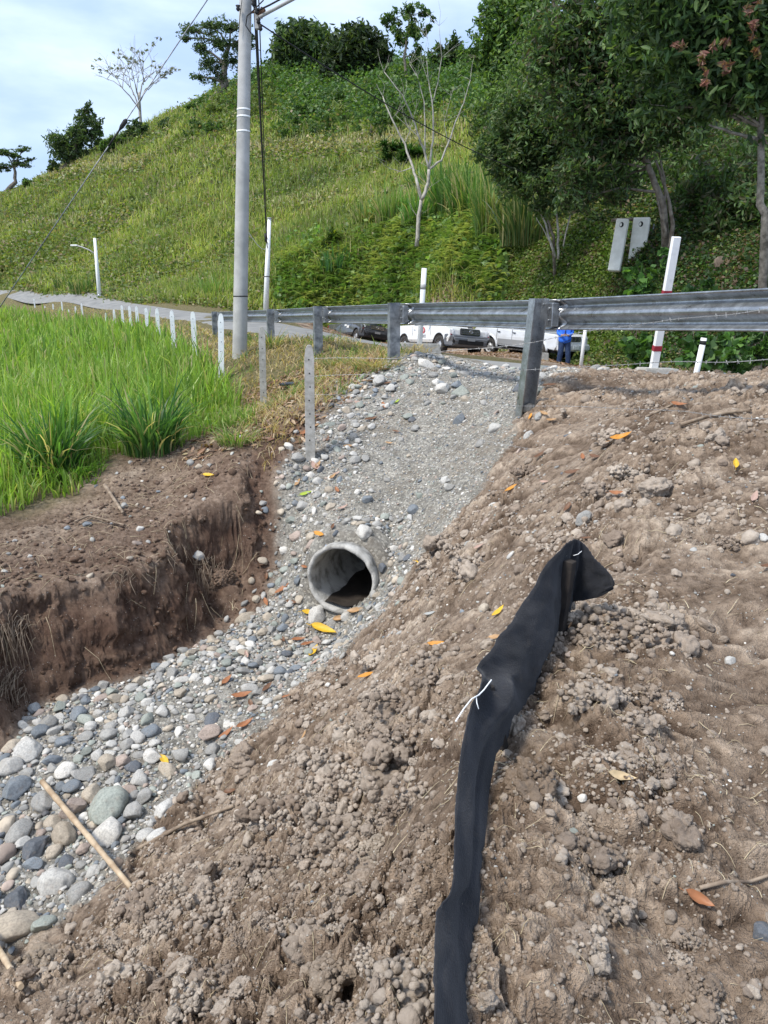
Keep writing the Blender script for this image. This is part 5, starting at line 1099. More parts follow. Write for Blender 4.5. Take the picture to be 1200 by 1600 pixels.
def tussock(cx, cy, n, h, spread, cols, w, label, cat='grass tussock', lean=.45, name='grass_tussock', group=None, seg=5, base=None):
    rs = np.random.RandomState(int(abs(cx*100)+cy*10)); a = rs.uniform(0, 6.28, n); q = spread*np.sqrt(rs.rand(n))*.35
    pos = np.stack([np.cos(a)*q, np.sin(a)*q, np.zeros(n)-.05], 1); hh = h*rs.uniform(.55, 1.2, n); ld = a+rs.normal(0, .5, n); ln = np.clip(rs.normal(lean, .22, n), .02, 1.3)
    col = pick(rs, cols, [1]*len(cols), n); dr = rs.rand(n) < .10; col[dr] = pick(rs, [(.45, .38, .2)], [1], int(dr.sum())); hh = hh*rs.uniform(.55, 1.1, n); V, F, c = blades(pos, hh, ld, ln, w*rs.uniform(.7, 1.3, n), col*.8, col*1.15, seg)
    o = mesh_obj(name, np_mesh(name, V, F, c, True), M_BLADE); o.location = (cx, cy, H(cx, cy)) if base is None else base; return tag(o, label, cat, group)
v = hit(85, 742); tussock(v.x, v.y, 360, 1.1, .85, [(.05, .125, .035), (.075, .17, .045), (.12, .24, .05)], .03, 'dark green broad-bladed grass tussock at the left of the bright field', lean=.42)
v = hit(238, 705); tussock(v.x, v.y, 400, 1.05, .95, [(.05, .12, .035), (.08, .18, .05), (.14, .26, .06)], .026, 'larger dark green tussock of long blades at the bare earth edge', lean=.45)
v = hit(110, 745); tussock(v.x, v.y, 260, .5, .9, [(.10, .22, .04), (.15, .29, .05)], .016, 'low leafy tuft spilling towards the bank below the dark tussocks', lean=.8)
v = hit(370, 690); tussock(v.x, v.y, 240, .36, .7, [(.12, .22, .04), (.2, .3, .07), (.34, .32, .14)], .012, 'short green tuft left of the bare concrete post', lean=.8)
v = hit(490, 475); tussock(-2.5, 17.6, 120, .6, .6, [(.15, .24, .06), (.4, .33, .17)], .016, 'straggly tuft leaning against the foot of the utility pole side', lean=.7)
v = hit(585, 575); tussock(v.x, v.y, 260, .42, .9, [(.16, .22, .07), (.46, .36, .2), (.38, .28, .14)], .012, 'dry arching tuft beside the second guard rail post', lean=1.0)
v = hit(530, 570); tussock(v.x, v.y, 240, .38, .9, [(.14, .22, .06), (.42, .33, .18)], .012, 'half green tuft left of the second guard rail post', lean=1.0)

# ------------------------------------------------------------------ hillside cover
LEAFQ = (np.array([[0, -.5, 0], [.5, 0, .06], [0, .5, 0], [-.5, 0, .06]]), np.array([[0, 1, 2, 3]]))
LEAFL = (np.array([[0, -.5, -.02], [.16, -.15, .04], [.13, .2, .03], [0, .5, -.05], [-.13, .2, .03], [-.16, -.15, .04]]), np.array([[0, 1, 2, 3], [0, 3, 4, 5]]))
def rand_full(n, rs, up=.5):
    v = rs.normal(0, 1, (n, 3)); v[:, 2] += up*1.5; v /= np.linalg.norm(v, axis=1)[:, None]; a = rs.normal(0, 1, (n, 3)); a -= v*(a*v).sum(1)[:, None]; a /= np.linalg.norm(a, axis=1)[:, None]
    return np.stack([np.cross(a, v), a, v], -1)
HILLX = dict()
def hill_cover():
    rs = np.random.RandomState(41); n = 120000; th = rs.uniform(-.66, .66, n); r = np.exp(rs.uniform(np.log(18), np.log(185), n)); x, y = np.sin(th)*r, np.cos(th)*r
    pl = np.array([(9.5, 25), (8.8, 27), (6.0, 38), (3.6, 45), (-1, 51), (-7, 54), (-12.5, 58), (-21, 69), (-33.5, 88), (-49, 106.5), (-66, 123)]); dl = np.r_[0, np.cumsum(np.hypot(*np.diff(pl, axis=0).T))]; q = dl[-1]*(1-(1-rs.rand(26000))**.62); fx, fy = np.interp(q, dl, pl[:, 0]), np.interp(q, dl, pl[:, 1])
    ff = rs.uniform(-2.4, 9, len(q)); x = np.r_[x, fx+.55*ff]; y = np.r_[y, fy+.83*ff]; r = np.hypot(x, y); th = np.arctan2(x, y)
    hd = _lookup(HILLD, x, y); m = (hd > np.where(np.hypot(x, y) > 55, -1.7, -.5)) & (H(x, y) > -2.6); x, y, r, hd, th = x[m], y[m], r[m], hd[m], th[m]; z = H(x, y); k = len(x)
    # what the photograph shows by zone: elevation seen from the road decides between cane grass, brush and fern
    px = 600+1200*(x/y)*1.0; t = z/np.maximum(hd, 1)
    el = z/r
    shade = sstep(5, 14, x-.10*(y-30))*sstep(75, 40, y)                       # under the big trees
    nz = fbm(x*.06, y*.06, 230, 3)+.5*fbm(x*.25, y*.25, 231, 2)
    topb = sstep(.195, .225, el+.03*nz)*sstep(-.30, -.12, x/y)                     # bushy crown of the hill
    lowb = sstep(9, 5, hd)                                                  # brush at the foot
    zy = z/y; pxx = 600+1250*x/y; ec = np.interp(pxx, [60, 220, 380, 600, 700], [.157, .163, .186, .191, .188])+.004*np.sin(x*.11); wx = sstep(740, 640, pxx)*(1-.8*sstep(215, 250, pxx)*sstep(400, 360, pxx))
    terr = np.exp(-((zy-ec)/.0065)**2)*wx+np.exp(-((zy-ec+.062)/.004)**2)*.45*wx; under = np.exp(-((zy-ec+.014)/.006)**2)*wx
    lowr = np.maximum(sstep(725, 765, pxx)*sstep(10, 7, hd), sstep(900, 980, pxx)*sstep(80, 50, y))
    # upright cane grass
    cg = (rs.rand(k) < np.clip((.70-.75*topb-.5*lowb-.95*shade-.9*under)*(1-lowr)*(1-.85*sstep(.12, .3, fbm(x*.09, y*.09, 255, 3))), 0, 1)*sstep(-.55, .1, nz+.25))
    def sub(mask): return x[mask], y[mask], z[mask], r[mask], nz[mask], int(mask.sum())
    X, Y, Z, Rr, NZ, q = sub(cg); nb = 5; rep = lambda a: np.repeat(a, nb); X, Y, Z, Rr, NZ = map(rep, (X, Y, Z, Rr, NZ)); q = len(X); sp = .12+.0035*Rr
    X = X+rs.normal(0, 1, q)*sp; Y = Y+rs.normal(0, 1, q)*sp; Z = H(X, Y)-.05
    h = rs.uniform(.5, 1.25, q)*(1+.3*NZ)*np.clip(.75+Rr/200, .7, 1.5); w = .05*np.clip(Rr/45, .7, 2.6)
    TG = np.repeat(terr[cg], nb); col = pick(rs, [(.23, .29, .06), (.31, .37, .09), (.17, .22, .05), (.38, .38, .15), (.33, .27, .15)], [3, 2.6, 2, 1.8, 1.2], q, .25); col = col*(1+.75*fbm(X*.07, Y*.07, 251, 4)[:, None]*np.array([1.2, 1, .9])); col = np.where((rs.rand(q) < TG*.95)[:, None], pick(rs, [(.55, .50, .30), (.45, .40, .24)], [1, 1], q), col); h = h*(1-.35*np.clip(TG, 0, 1))
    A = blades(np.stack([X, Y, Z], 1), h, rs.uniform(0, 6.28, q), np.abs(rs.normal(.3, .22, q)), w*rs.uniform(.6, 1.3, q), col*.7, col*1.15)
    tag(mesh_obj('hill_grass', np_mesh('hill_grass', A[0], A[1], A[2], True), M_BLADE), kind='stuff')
    # low brush: leaf clumps
    nb = 7; br = ~cg | (rs.rand(k) < .12); X, Y, Z, Rr, NZ, q = sub(br); TB = np.repeat(topb[br], nb); TE = np.repeat(terr[br], nb); SH = np.repeat(shade[br], nb); LB = np.repeat(lowb[br], nb); X, Y, Z, Rr, NZ = map(rep2 := (lambda a: np.repeat(a, nb)), (X, Y, Z, Rr, NZ)); q = len(X)
    sp = .16+.005*Rr; X = X+rs.normal(0, 1, q)*sp; Y = Y+rs.normal(0, 1, q)*sp; Z = H(X, Y)+np.abs(rs.normal(0, .22, q))*(1+1.6*TB)*np.clip(Rr/60, .6, 2)
    s = .17*np.clip(Rr/45, .55, 3.0)*rs.uniform(.6, 1.5, q)
    g1 = pick(rs, [(.13, .18, .045), (.18, .23, .06), (.085, .13, .035), (.24, .26, .09), (.26, .21, .12)], [3, 2.5, 2, 1.6, 1.8], q, .25)
    g2 = pick(rs, [(.065, .13, .035), (.10, .18, .045), (.05, .10, .028), (.16, .23, .06)], [3, 3, 2, 1.4], q, .25)
    g3 = pick(rs, [(.38, .34, .19), (.30, .26, .14), (.24, .26, .10)], [2, 2, 1], q, .2)
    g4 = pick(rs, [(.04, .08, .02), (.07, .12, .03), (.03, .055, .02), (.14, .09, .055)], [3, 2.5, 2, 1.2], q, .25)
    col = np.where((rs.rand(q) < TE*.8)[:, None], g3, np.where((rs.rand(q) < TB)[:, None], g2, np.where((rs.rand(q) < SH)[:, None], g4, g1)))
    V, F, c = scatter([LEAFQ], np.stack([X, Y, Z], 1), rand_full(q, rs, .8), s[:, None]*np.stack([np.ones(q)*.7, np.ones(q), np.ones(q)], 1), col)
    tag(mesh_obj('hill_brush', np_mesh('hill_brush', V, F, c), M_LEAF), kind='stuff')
hill_cover()

# ------------------------------------------------------------------ trees, shrubs
def crown(clumps, n, leaf, cols, rs, tm=LEAFL, up=.2, hollow=.55, base=Vector((0, 0, 0))):
    """clumps: (centre, (rx, ry, rz)); leaves gathered in sprays inside each clump"""
    vol = np.array([c[1][0]*c[1][1]*c[1][2] for c in clumps])**.75; cnt = (n*vol/vol.sum()).astype(int)+4; Ps = []; Cs = []
    for (c, rad), m in zip(clumps, cnt):
        ns = max(3, m//22); d = rs.normal(0, 1, (ns, 3)); d /= np.linalg.norm(d, axis=1)[:, None]; d *= (hollow+(1.05-hollow)*rs.rand(ns, 1))**1; sc = d*np.array(rad)*(1+.12*rs.normal(0, 1, (ns, 1)))
        p = np.repeat(sc, m//ns+1, 0)[:m]; p = p+rs.normal(0, 1, p.shape)*np.array(rad)*.15; tone = np.repeat(rs.uniform(.75, 1.25, ns), m//ns+1)[:m]
        Ps.append(p+np.array(c)); Cs.append(pick(rs, cols, [1]*len(cols), m, .2)*tone[:, None])
    Pn = np.concatenate(Ps); Cc = np.concatenate(Cs); k = len(Pn); s = leaf*rs.uniform(.6, 1.35, k)
    V, F, c = scatter([tm], Pn-np.array(base), rand_full(k, rs, up), s, Cc); return V, F, c
def limbs(bm, segs):
    for pts, r0, r1 in segs:
        pts = [Vector(p) for p in pts]; n = len(pts); fine = []
        for i in range(n-1):
            for j in range(3): fine.append(pts[i].lerp(pts[i+1], j/3))
        fine.append(pts[-1]); m = len(fine)-1
        fine = [p+Vector((random.uniform(-1, 1), random.uniform(-1, 1), random.uniform(-1, 1)))*r0*(.35 if 0 < i < m else 0) for i, p in enumerate(fine)]
        add_tube(bm, fine, [r0+(r1-r0)*i/m for i in range(m+1)], 7 if r0 > .03 else 4)
def tree(name, label, cat, foot, trunk, r0, clumps, n, leaf, cols, group=None, seed=1, bark=None, tm=LEAFL, up=.2, branches=True, hollow=.55, lmat=None):
    """foot: world point; trunk: list of world points from foot up; clumps: (world centre, radii)"""
    random.seed(seed); rs = np.random.RandomState(seed); o = empty(name, foot, label, cat, group); rel = lambda p: Vector(p)-foot
    bm = bmesh.new(); T = [rel(p) for p in trunk]; segs = [([T[0]-Vector((0, 0, .3))]+T, r0, r0*.35)]
    if branches:
        for c, rad in clumps:
            c = rel(c); k = min(range(len(T)), key=lambda i: (T[i]-c).length+(.6*abs(T[i].z-c.z) if T[i].z > c.z else 0)+(2 if i == 0 else 0)); a = T[k]
            mid = a.lerp(c, .5)+Vector((0, 0, .08*(c-a).length)); rb = r0*.38*(1-.5*k/len(T)); segs.append(([a, mid, c], rb, rb*.35))
            for _ in range(5):
                d = Vector([random.gauss(0, 1) for _ in range(3)]).normalized(); e = c+Vector((d.x*rad[0], d.y*rad[1], d.z*rad[2]))*.85; segs.append(([mid.lerp(c, random.uniform(.2, 1)), c.lerp(e, .5), e], rb*.35, rb*.1))
    limbs(bm, segs); bm_obj('trunk', bm, bark or M_BARK, o)
    if n:
        V, F, c = crown([(Vector(cc), rad) for cc, rad in clumps], n, leaf, cols, rs, tm, up, hollow, foot); mesh_obj('crown', np_mesh('crown', V, F, c), lmat or M_LEAF, o)
    return o
DK = [(.05, .09, .034), (.075, .12, .04), (.04, .07, .028), (.11, .16, .055)]
MG = [(.06, .12, .03), (.09, .16, .035), (.045, .09, .025), (.13, .19, .045)]
def pc(px, py, Y, rpx, ry=None, rz=None): r = rpx*Y*1.03/1200; return (P(px, py, Y), (r, (ry or rpx)*Y*1.03/1200, (rz or rpx)*Y*1.03/1200))
def gnd(px, Y): x = (px-600)/1200*Y*.965; return Vector((x, Y, H(x, Y)))
HM = [('utility pole', 380, 160), ('left dark round tree', 470, 85), ('right dark round tree', 550, 95), ('slender tree', 640, 60), ('dead tree fork', 672, 262), ('spreading tree', 335, 90), ('two glossy dark shrubs', 628, 240), ('ridge tree', 702, 95)]
def skyline():
    f = gnd(28, 170); tree('umbrella_tree', 'flat-topped umbrella tree at the far left edge of the skyline', 'tree', f, [f, P(24, 285, 170), P(22, 262, 170)], .7, [pc(8, 238, 170, 16, 16, 5), pc(36, 234, 170, 15, 15, 4), pc(30, 256, 170, 20, 14, 5), pc(4, 262, 170, 16, 14, 5), pc(22, 243, 170, 14, 12, 4), pc(46, 250, 170, 9, 8, 3)], 2400, .6, DK, seed=2, up=1, hollow=0)
    f = gnd(120, 160); tree('broadleaf_tree', 'dark rounded tree with a taller right side on the left skyline', 'tree', f, [f, P(118, 240, 160), P(122, 205, 160)], .8, [pc(95, 225, 160, 20), pc(120, 215, 160, 22), pc(138, 190, 160, 17), pc(138, 168, 160, 9), pc(110, 242, 160, 26, 20, 14), pc(145, 210, 160, 14)], 4600, .8, DK, seed=3, hollow=.2)
    f = gnd(241, 154); b = [([P(241, 190, 154)-f, P(x*.5+241*.5, y+(20 if abs(x-241) < 25 else 8), 154)-f, P(x, y, 154)-f], .22, .05) for x, y in ((205, 118), (218, 103), (236, 88), (255, 100), (272, 128), (282, 145), (208, 148), (228, 112), (262, 112), (270, 165), (222, 168), (248, 96))]
    o = empty('bare_tree', f, 'nearly bare pale tree standing alone on the skyline', 'tree'); rr = random.Random(4); S = [([Vector((0, 0, -.5)), Vector((0, 0, 4)), Vector((.2, 0, 8))], .34, .22)]
    def grow(p, d, L_, r, k):
        q = p+d*L_; S.append(([p, (p+q)/2+Vector((rr.uniform(-.2, .2), 0, .1*L_)), q], r, r*.6))
        if k:
            for _ in range(3 if k > 1 else 4):
                e = Vector((d.x+rr.gauss(0, .55), rr.gauss(0, .35), abs(d.z)*.75+rr.uniform(-.15, .35))).normalized(); grow(p.lerp(q, rr.uniform(.55, 1)), e, L_*rr.uniform(.6, .85), r*.55, k-1)
    for dx in (-.75, -.35, 0, .3, .7): grow(Vector((0, 0, rr.uniform(4, 8))), Vector((dx, rr.uniform(-.4, .4), 1)).normalized(), 4.6, .14, 3)
    bm = bmesh.new(); limbs(bm, S); bm_obj('trunk', bm, M_PALEBARK, o)
    tips = rr.sample([q[0][-1] for q in S[12:]], 26); V, F, c = crown([(f+q, (1.1, 1.1, .4)) for q in tips], 420, .55, [(.12, .14, .06), (.2, .2, .1)], np.random.RandomState(4), base=f); mesh_obj('crown', np_mesh('crown', V, F, c), M_LEAF, o)
    f = gnd(350, 150); tree('spreading_tree', 'large feathery spreading tree on the skyline left of the utility pole', 'tree', f, [f, P(350, 130, 150), P(352, 100, 150), P(358, 72, 150)], .9, [pc(300, 48, 150, 26, 20, 8), pc(330, 40, 150, 28, 20, 9), pc(362, 42, 150, 26, 20, 10), pc(312, 74, 150, 18, 18, 10), pc(340, 68, 150, 24, 18, 12), pc(376, 70, 150, 20, 16, 12), pc(325, 98, 150, 18, 16, 12), pc(312, 120, 150, 14, 12, 9), pc(362, 96, 150, 22, 16, 12), pc(390, 60, 150, 14, 14, 9), pc(286, 60, 150, 13, 10, 5), pc(340, 118, 150, 14)], 6500, .55, DK+[(.08, .12, .04)], seed=5, hollow=0)
    f = gnd(470, 152); tree('round_tree', 'dense dark round-crowned tree on the hilltop, left of the pair', 'tree', f, [f, P(470, 110, 152), P(470, 90, 152)], .8, [pc(455, 75, 152, 25), pc(480, 80, 152, 30), pc(460, 100, 152, 30, 24, 20), pc(505, 84, 152, 22), pc(462, 60, 152, 17), pc(440, 98, 152, 12)], 9000, 1.15, DK, 'dark round trees on the hilltop', seed=6, hollow=.75)
    f = gnd(548, 138); tree('round_tree', 'dense dark round-crowned tree on the hilltop, right of the pair', 'tree', f, [f, P(548, 120, 138), P(550, 90, 138)], .8, [pc(545, 85, 138, 30), pc(572, 78, 138, 26), pc(548, 115, 138, 36, 28, 24), pc(526, 100, 138, 22), pc(590, 90, 138, 16), pc(555, 65, 138, 16)], 9000, 1.1, [(.03, .05, .02), (.045, .07, .024), (.06, .09, .03)], 'dark round trees on the hilltop', seed=7, hollow=.75)
    f = gnd(632, 128); tree('slender_tree', 'tall thin-crowned tree rising above the hilltop behind the dead tree', 'tree', f, [f, P(632, 90, 128), P(635, 60, 128), P(640, 25, 128)], .3, [pc(612, 30, 128, 14, 12, 12), pc(640, 15, 128, 17, 14, 12), pc(665, 22, 128, 13, 12, 10), pc(625, 55, 128, 15), pc(648, 50, 128, 16), pc(650, 85, 128, 15), pc(668, 45, 128, 9), pc(600, 38, 128, 7)], 2000, .75, MG, seed=8, hollow=.1)
    f = gnd(700, 134); tree('hill_tree', 'small dark tree on the ridge right of the dead tree', 'tree', f, [f, P(700, 90, 134)], .4, [pc(690, 92, 134, 15), pc(712, 88, 134, 18), pc(700, 104, 134, 20, 14, 12)], 2400, .95, DK, seed=9)
    # bushes along the skyline
    for k, (x, y, Y, r, lab) in enumerate(((185, 222, 152, 12, 'dark bush on the skyline between the rounded tree and the bare tree'), (215, 205, 153, 17, 'larger bush on the skyline left of the bare tree'), (168, 228, 152, 9, 'small bush at the right foot of the rounded tree'), (262, 196, 153, 10, 'bush at the right foot of the bare tree'), (312, 170, 152, 15, 'leafy bush on the slope left of the spreading tree'), (425, 125, 150, 14, 'bush just right of the utility pole on the ridge'),
                                  (600, 118, 136, 14, 'bush right of the dark round pair on the ridge'), (650, 112, 136, 16, 'bush under the slender tree on the ridge'), (750, 95, 128, 18, 'bush on the ridge at the edge of the big trees'), (86, 262, 160, 9, 'low bush at the left foot of the rounded tree'), (45, 287, 162, 7, 'tiny bush beside the umbrella tree'))):
        f = gnd(x, Y); c = P(x, y, Y); c.z = max(c.z, f.z+.5); rr = r*Y/1200; tree('hill_bush', lab, 'bush', f, [f, c], .12, [(c, (rr, rr, rr*.8)), (c+Vector((rr*.7, 0, -rr*.3)), (rr*.6,)*3), (c-Vector((rr*.7, 0, rr*.3)), (rr*.6,)*3)], 700, .85, DK if k % 2 else MG, 'bushes along the skyline of the hill', seed=20+k)
    # rounded shrubs over the upper slope
    rs = np.random.RandomState(77); k = 0
    for (x, y) in ((430, 165), (470, 150), (520, 165), (560, 150), (455, 205), (505, 200), (390, 175), (340, 200), (300, 205), (360, 165), (600, 160), (640, 140), (545, 190), (690, 150), (720, 130), (415, 145), (585, 205), (480, 178), (330, 175), (620, 185)):
        f = hit(x+rs.uniform(-6, 6), y+8, 60, 190); rr = rs.uniform(1.3, 2.5); c = f+Vector((0, 0, rr*.6)); q = place_label('leafy green hill shrub' if k % 3 else 'yellowish green hill shrub', x, y, HM)
        tree('hill_shrub', q, 'shrub', f, [f, c], .1, [(c, (rr, rr, rr*.8)), (c+Vector((rr*.8, 0, -.4)), (rr*.7,)*3)], 520, .62, MG if k % 3 else [(.13, .18, .04), (.17, .21, .06)], 'rounded shrubs on the upper hillside', seed=60+k, branches=False); k += 1
skyline()
def dead_tree():
    f = P(652, 380, 49); f.z = H(f.x, f.y); o = empty('dead_tree', f, 'leafless pale forked tree on the slope behind the guard rail', 'tree'); Y = 49
    q = lambda *a: [P(x, y, Y+dy)-f for x, y, dy in a]
    S = [(q((651, 385, 0), (653, 340, 0), (658, 312, 0)), .14, .10), (q((658, 312, 0), (667, 295, 0), (670, 265, 0)), .12, .09), (q((658, 312, 0), (652, 285, 0), (645, 262, .5), (632, 225, 1), (612, 185, 1), (598, 150, 1.5)), .10, .03), (q((670, 265, 0), (664, 240, 0), (655, 215, -.3), (645, 185, -.5), (630, 150, -1), (600, 112, -1)), .075, .02),
         (q((670, 265, 0), (674, 240, .3), (677, 210, .3), (676, 160, .5), (670, 130, .6), (666, 90, .6)), .075, .02), (q((670, 265, 0), (690, 250, .3), (700, 225, .5), (712, 190, .8), (725, 160, 1), (735, 125, 1)), .07, .018), (q((664, 240, 0), (664, 200, 0), (663, 160, 0), (652, 120, 0), (640, 100, 0)), .05, .015),
         (q((676, 160, .5), (684, 130, .5), (690, 90, .6), (686, 40, .6)), .035, .012), (q((645, 262, .5), (625, 268, .6), (606, 262, .6)), .035, .015), (q((632, 225, 1), (640, 205, 1), (650, 170, 1)), .03, .01), (q((700, 225, .5), (694, 190, .5), (705, 150, .5)), .03, .01), (q((655, 215, -.3), (640, 200, -.3), (618, 180, -.3)), .03, .01), (q((670, 130, .6), (660, 100, .6), (668, 60, .6)), .02, .008)]
    random.seed(5); tips = [s[0][-1] for s in S]+[s[0][-2] for s in S]
    for t in tips:
        for _ in range(3): d = Vector((random.gauss(0, .6), random.gauss(0, .3), random.uniform(.3, 1.3))); S.append(([t, t+d*.5+Vector((random.gauss(0, .1), 0, 0)), t+d], .012, .005))
    bm = bmesh.new(); limbs(bm, S); bm_obj('trunk', bm, M_PALEBARK, o)
    V, F, c = crown([(P(x, y, Y), (.5, .5, .4)) for x, y in ((660, 125), (668, 90), (655, 145))], 120, .25, MG, np.random.RandomState(3), base=f); mesh_obj('foliage', np_mesh('foliage', V, F, c), M_LEAF, o)
dead_tree()
STR = (np.array([[-.05, 0, 0], [.05, 0, 0], [.045, .5, .12], [-.045, .5, .12], [.0, 1, -.05], [.0, 1, -.05]]), np.array([[0, 1, 2, 3], [3, 2, 4, 5]]))
def rosette(px, py, Y, r, label, cols, seed):
    f = hit(px, py+r*.9, 30, 120); Y = f.y; rs = np.random.RandomState(seed); R_ = r*Y/1200*1.05; c = f+Vector((0, 0, R_*.9))
    o = empty('rosette_shrub', f, label, 'shrub'); bm = bmesh.new(); heads = [c+Vector((rs.uniform(-.7, .7)*R_, rs.uniform(-.3, .3)*R_, rs.uniform(-.7, .5)*R_)) for _ in range(9)]; limbs(bm, [([Vector((0, 0, -.2)), (h-f)*.5, h-f], .06, .04) for h in heads]); bm_obj('stems', bm, M_BARK, o)
    Pn, Rt = [], []
    for h in heads:
        n = 60; d = rs.normal(0, 1, (n, 3)); d[:, 2] = np.abs(d[:, 2])*.8-.25; d /= np.linalg.norm(d, axis=1)[:, None]; s = np.cross(d, np.array([0, 0, 1.0])); s /= np.linalg.norm(s, axis=1)[:, None]; Rt.append(np.stack([s, d, np.cross(s, d)], -1)); Pn.append(np.repeat(np.array([h-f]), n, 0))
    Pn, Rt = np.concatenate(Pn), np.concatenate(Rt); n = len(Pn); V, F, c = scatter([(STR[0]*np.array([1.5, 1, 1]), STR[1])], Pn, Rt, R_*.75*rs.uniform(.7, 1.2, n), pick(rs, cols, [1]*len(cols), n)); mesh_obj('leaves', np_mesh('leaves', V, F, c), M_LEAF, o)
rosette(612, 240, 62, 20, 'glossy dark long-leaved shrub on the slope left of the dead tree, left of two', [(.03, .075, .02), (.05, .11, .025)], 1)
rosette(643, 243, 61, 20, 'glossy dark long-leaved shrub touching the dead tree, right of two', [(.035, .085, .022), (.06, .14, .03)], 2)
rosette(519, 375, 54, 19, 'long-leaved shrub with a yellowish side low on the slope', [(.03, .065, .02), (.05, .09, .025), (.25, .30, .04)], 3)
for k, (px, py, Y, n, h, w, lab, cols) in enumerate((
    (700, 335, 50, 170, 5.0, .15, 'very tall green cane grass clump right of the dead tree trunk', [(.08, .17, .035), (.12, .22, .05), (.2, .3, .08)]), (735, 350, 49, 170, 4.6, .15, 'tall arching cane grass clump in the middle of the cane patch', [(.07, .16, .03), (.11, .2, .045), (.28, .3, .1)]),
    (775, 370, 47, 160, 4.6, .14, 'tall cane grass clump against the shade of the big trees', [(.06, .13, .03), (.1, .18, .04), (.26, .28, .1)]), (818, 385, 44, 150, 4.4, .13, 'dim cane grass clump at the right end of the cane patch', [(.05, .1, .025), (.08, .14, .035), (.2, .2, .08)]),
    (610, 350, 56, 150, 3.6, .13, 'cane grass clump left of the dead tree trunk', [(.1, .2, .04), (.16, .28, .05), (.3, .32, .12)]), (575, 352, 58, 100, 2.6, .12, 'low cane grass clump farthest left of the cane patch', [(.12, .2, .04), (.3, .3, .1)]), (524, 425, 50, 90, 2.6, .14, 'bluish green cane tuft below the yellowish shrub', [(.05, .13, .045), (.08, .18, .06)]),
    (660, 300, 54, 110, 3.4, .13, 'cane grass clump just behind the dead tree fork', [(.1, .2, .04), (.16, .28, .06)]), (655, 350, 53, 110, 3.2, .12, 'fresh green cane tuft at the foot of the dead tree', [(.09, .2, .04), (.15, .28, .05)]),
    (105, 455, 74, 90, 2.6, .12, 'darker tall grass clump at the hill foot left of the street lamp', [(.06, .12, .035), (.09, .16, .04)]), (130, 460, 72, 90, 2.6, .12, 'darker tall grass clump touching the street lamp pole', [(.06, .12, .035), (.1, .17, .04)]), (340, 465, 60, 80, 2.4, .11, 'bright grass clump just left of the utility pole at the hill foot', [(.14, .24, .05), (.2, .3, .07)]))):
    v = hit(px, py, 30, 120); tussock(v.x, v.y, int(n*2.2), h*.8, 3.4, cols, w*.55, lab, 'cane grass', .24, 'cane_grass_clump', 'tall cane grass clumps on the slope', 6, base=v)

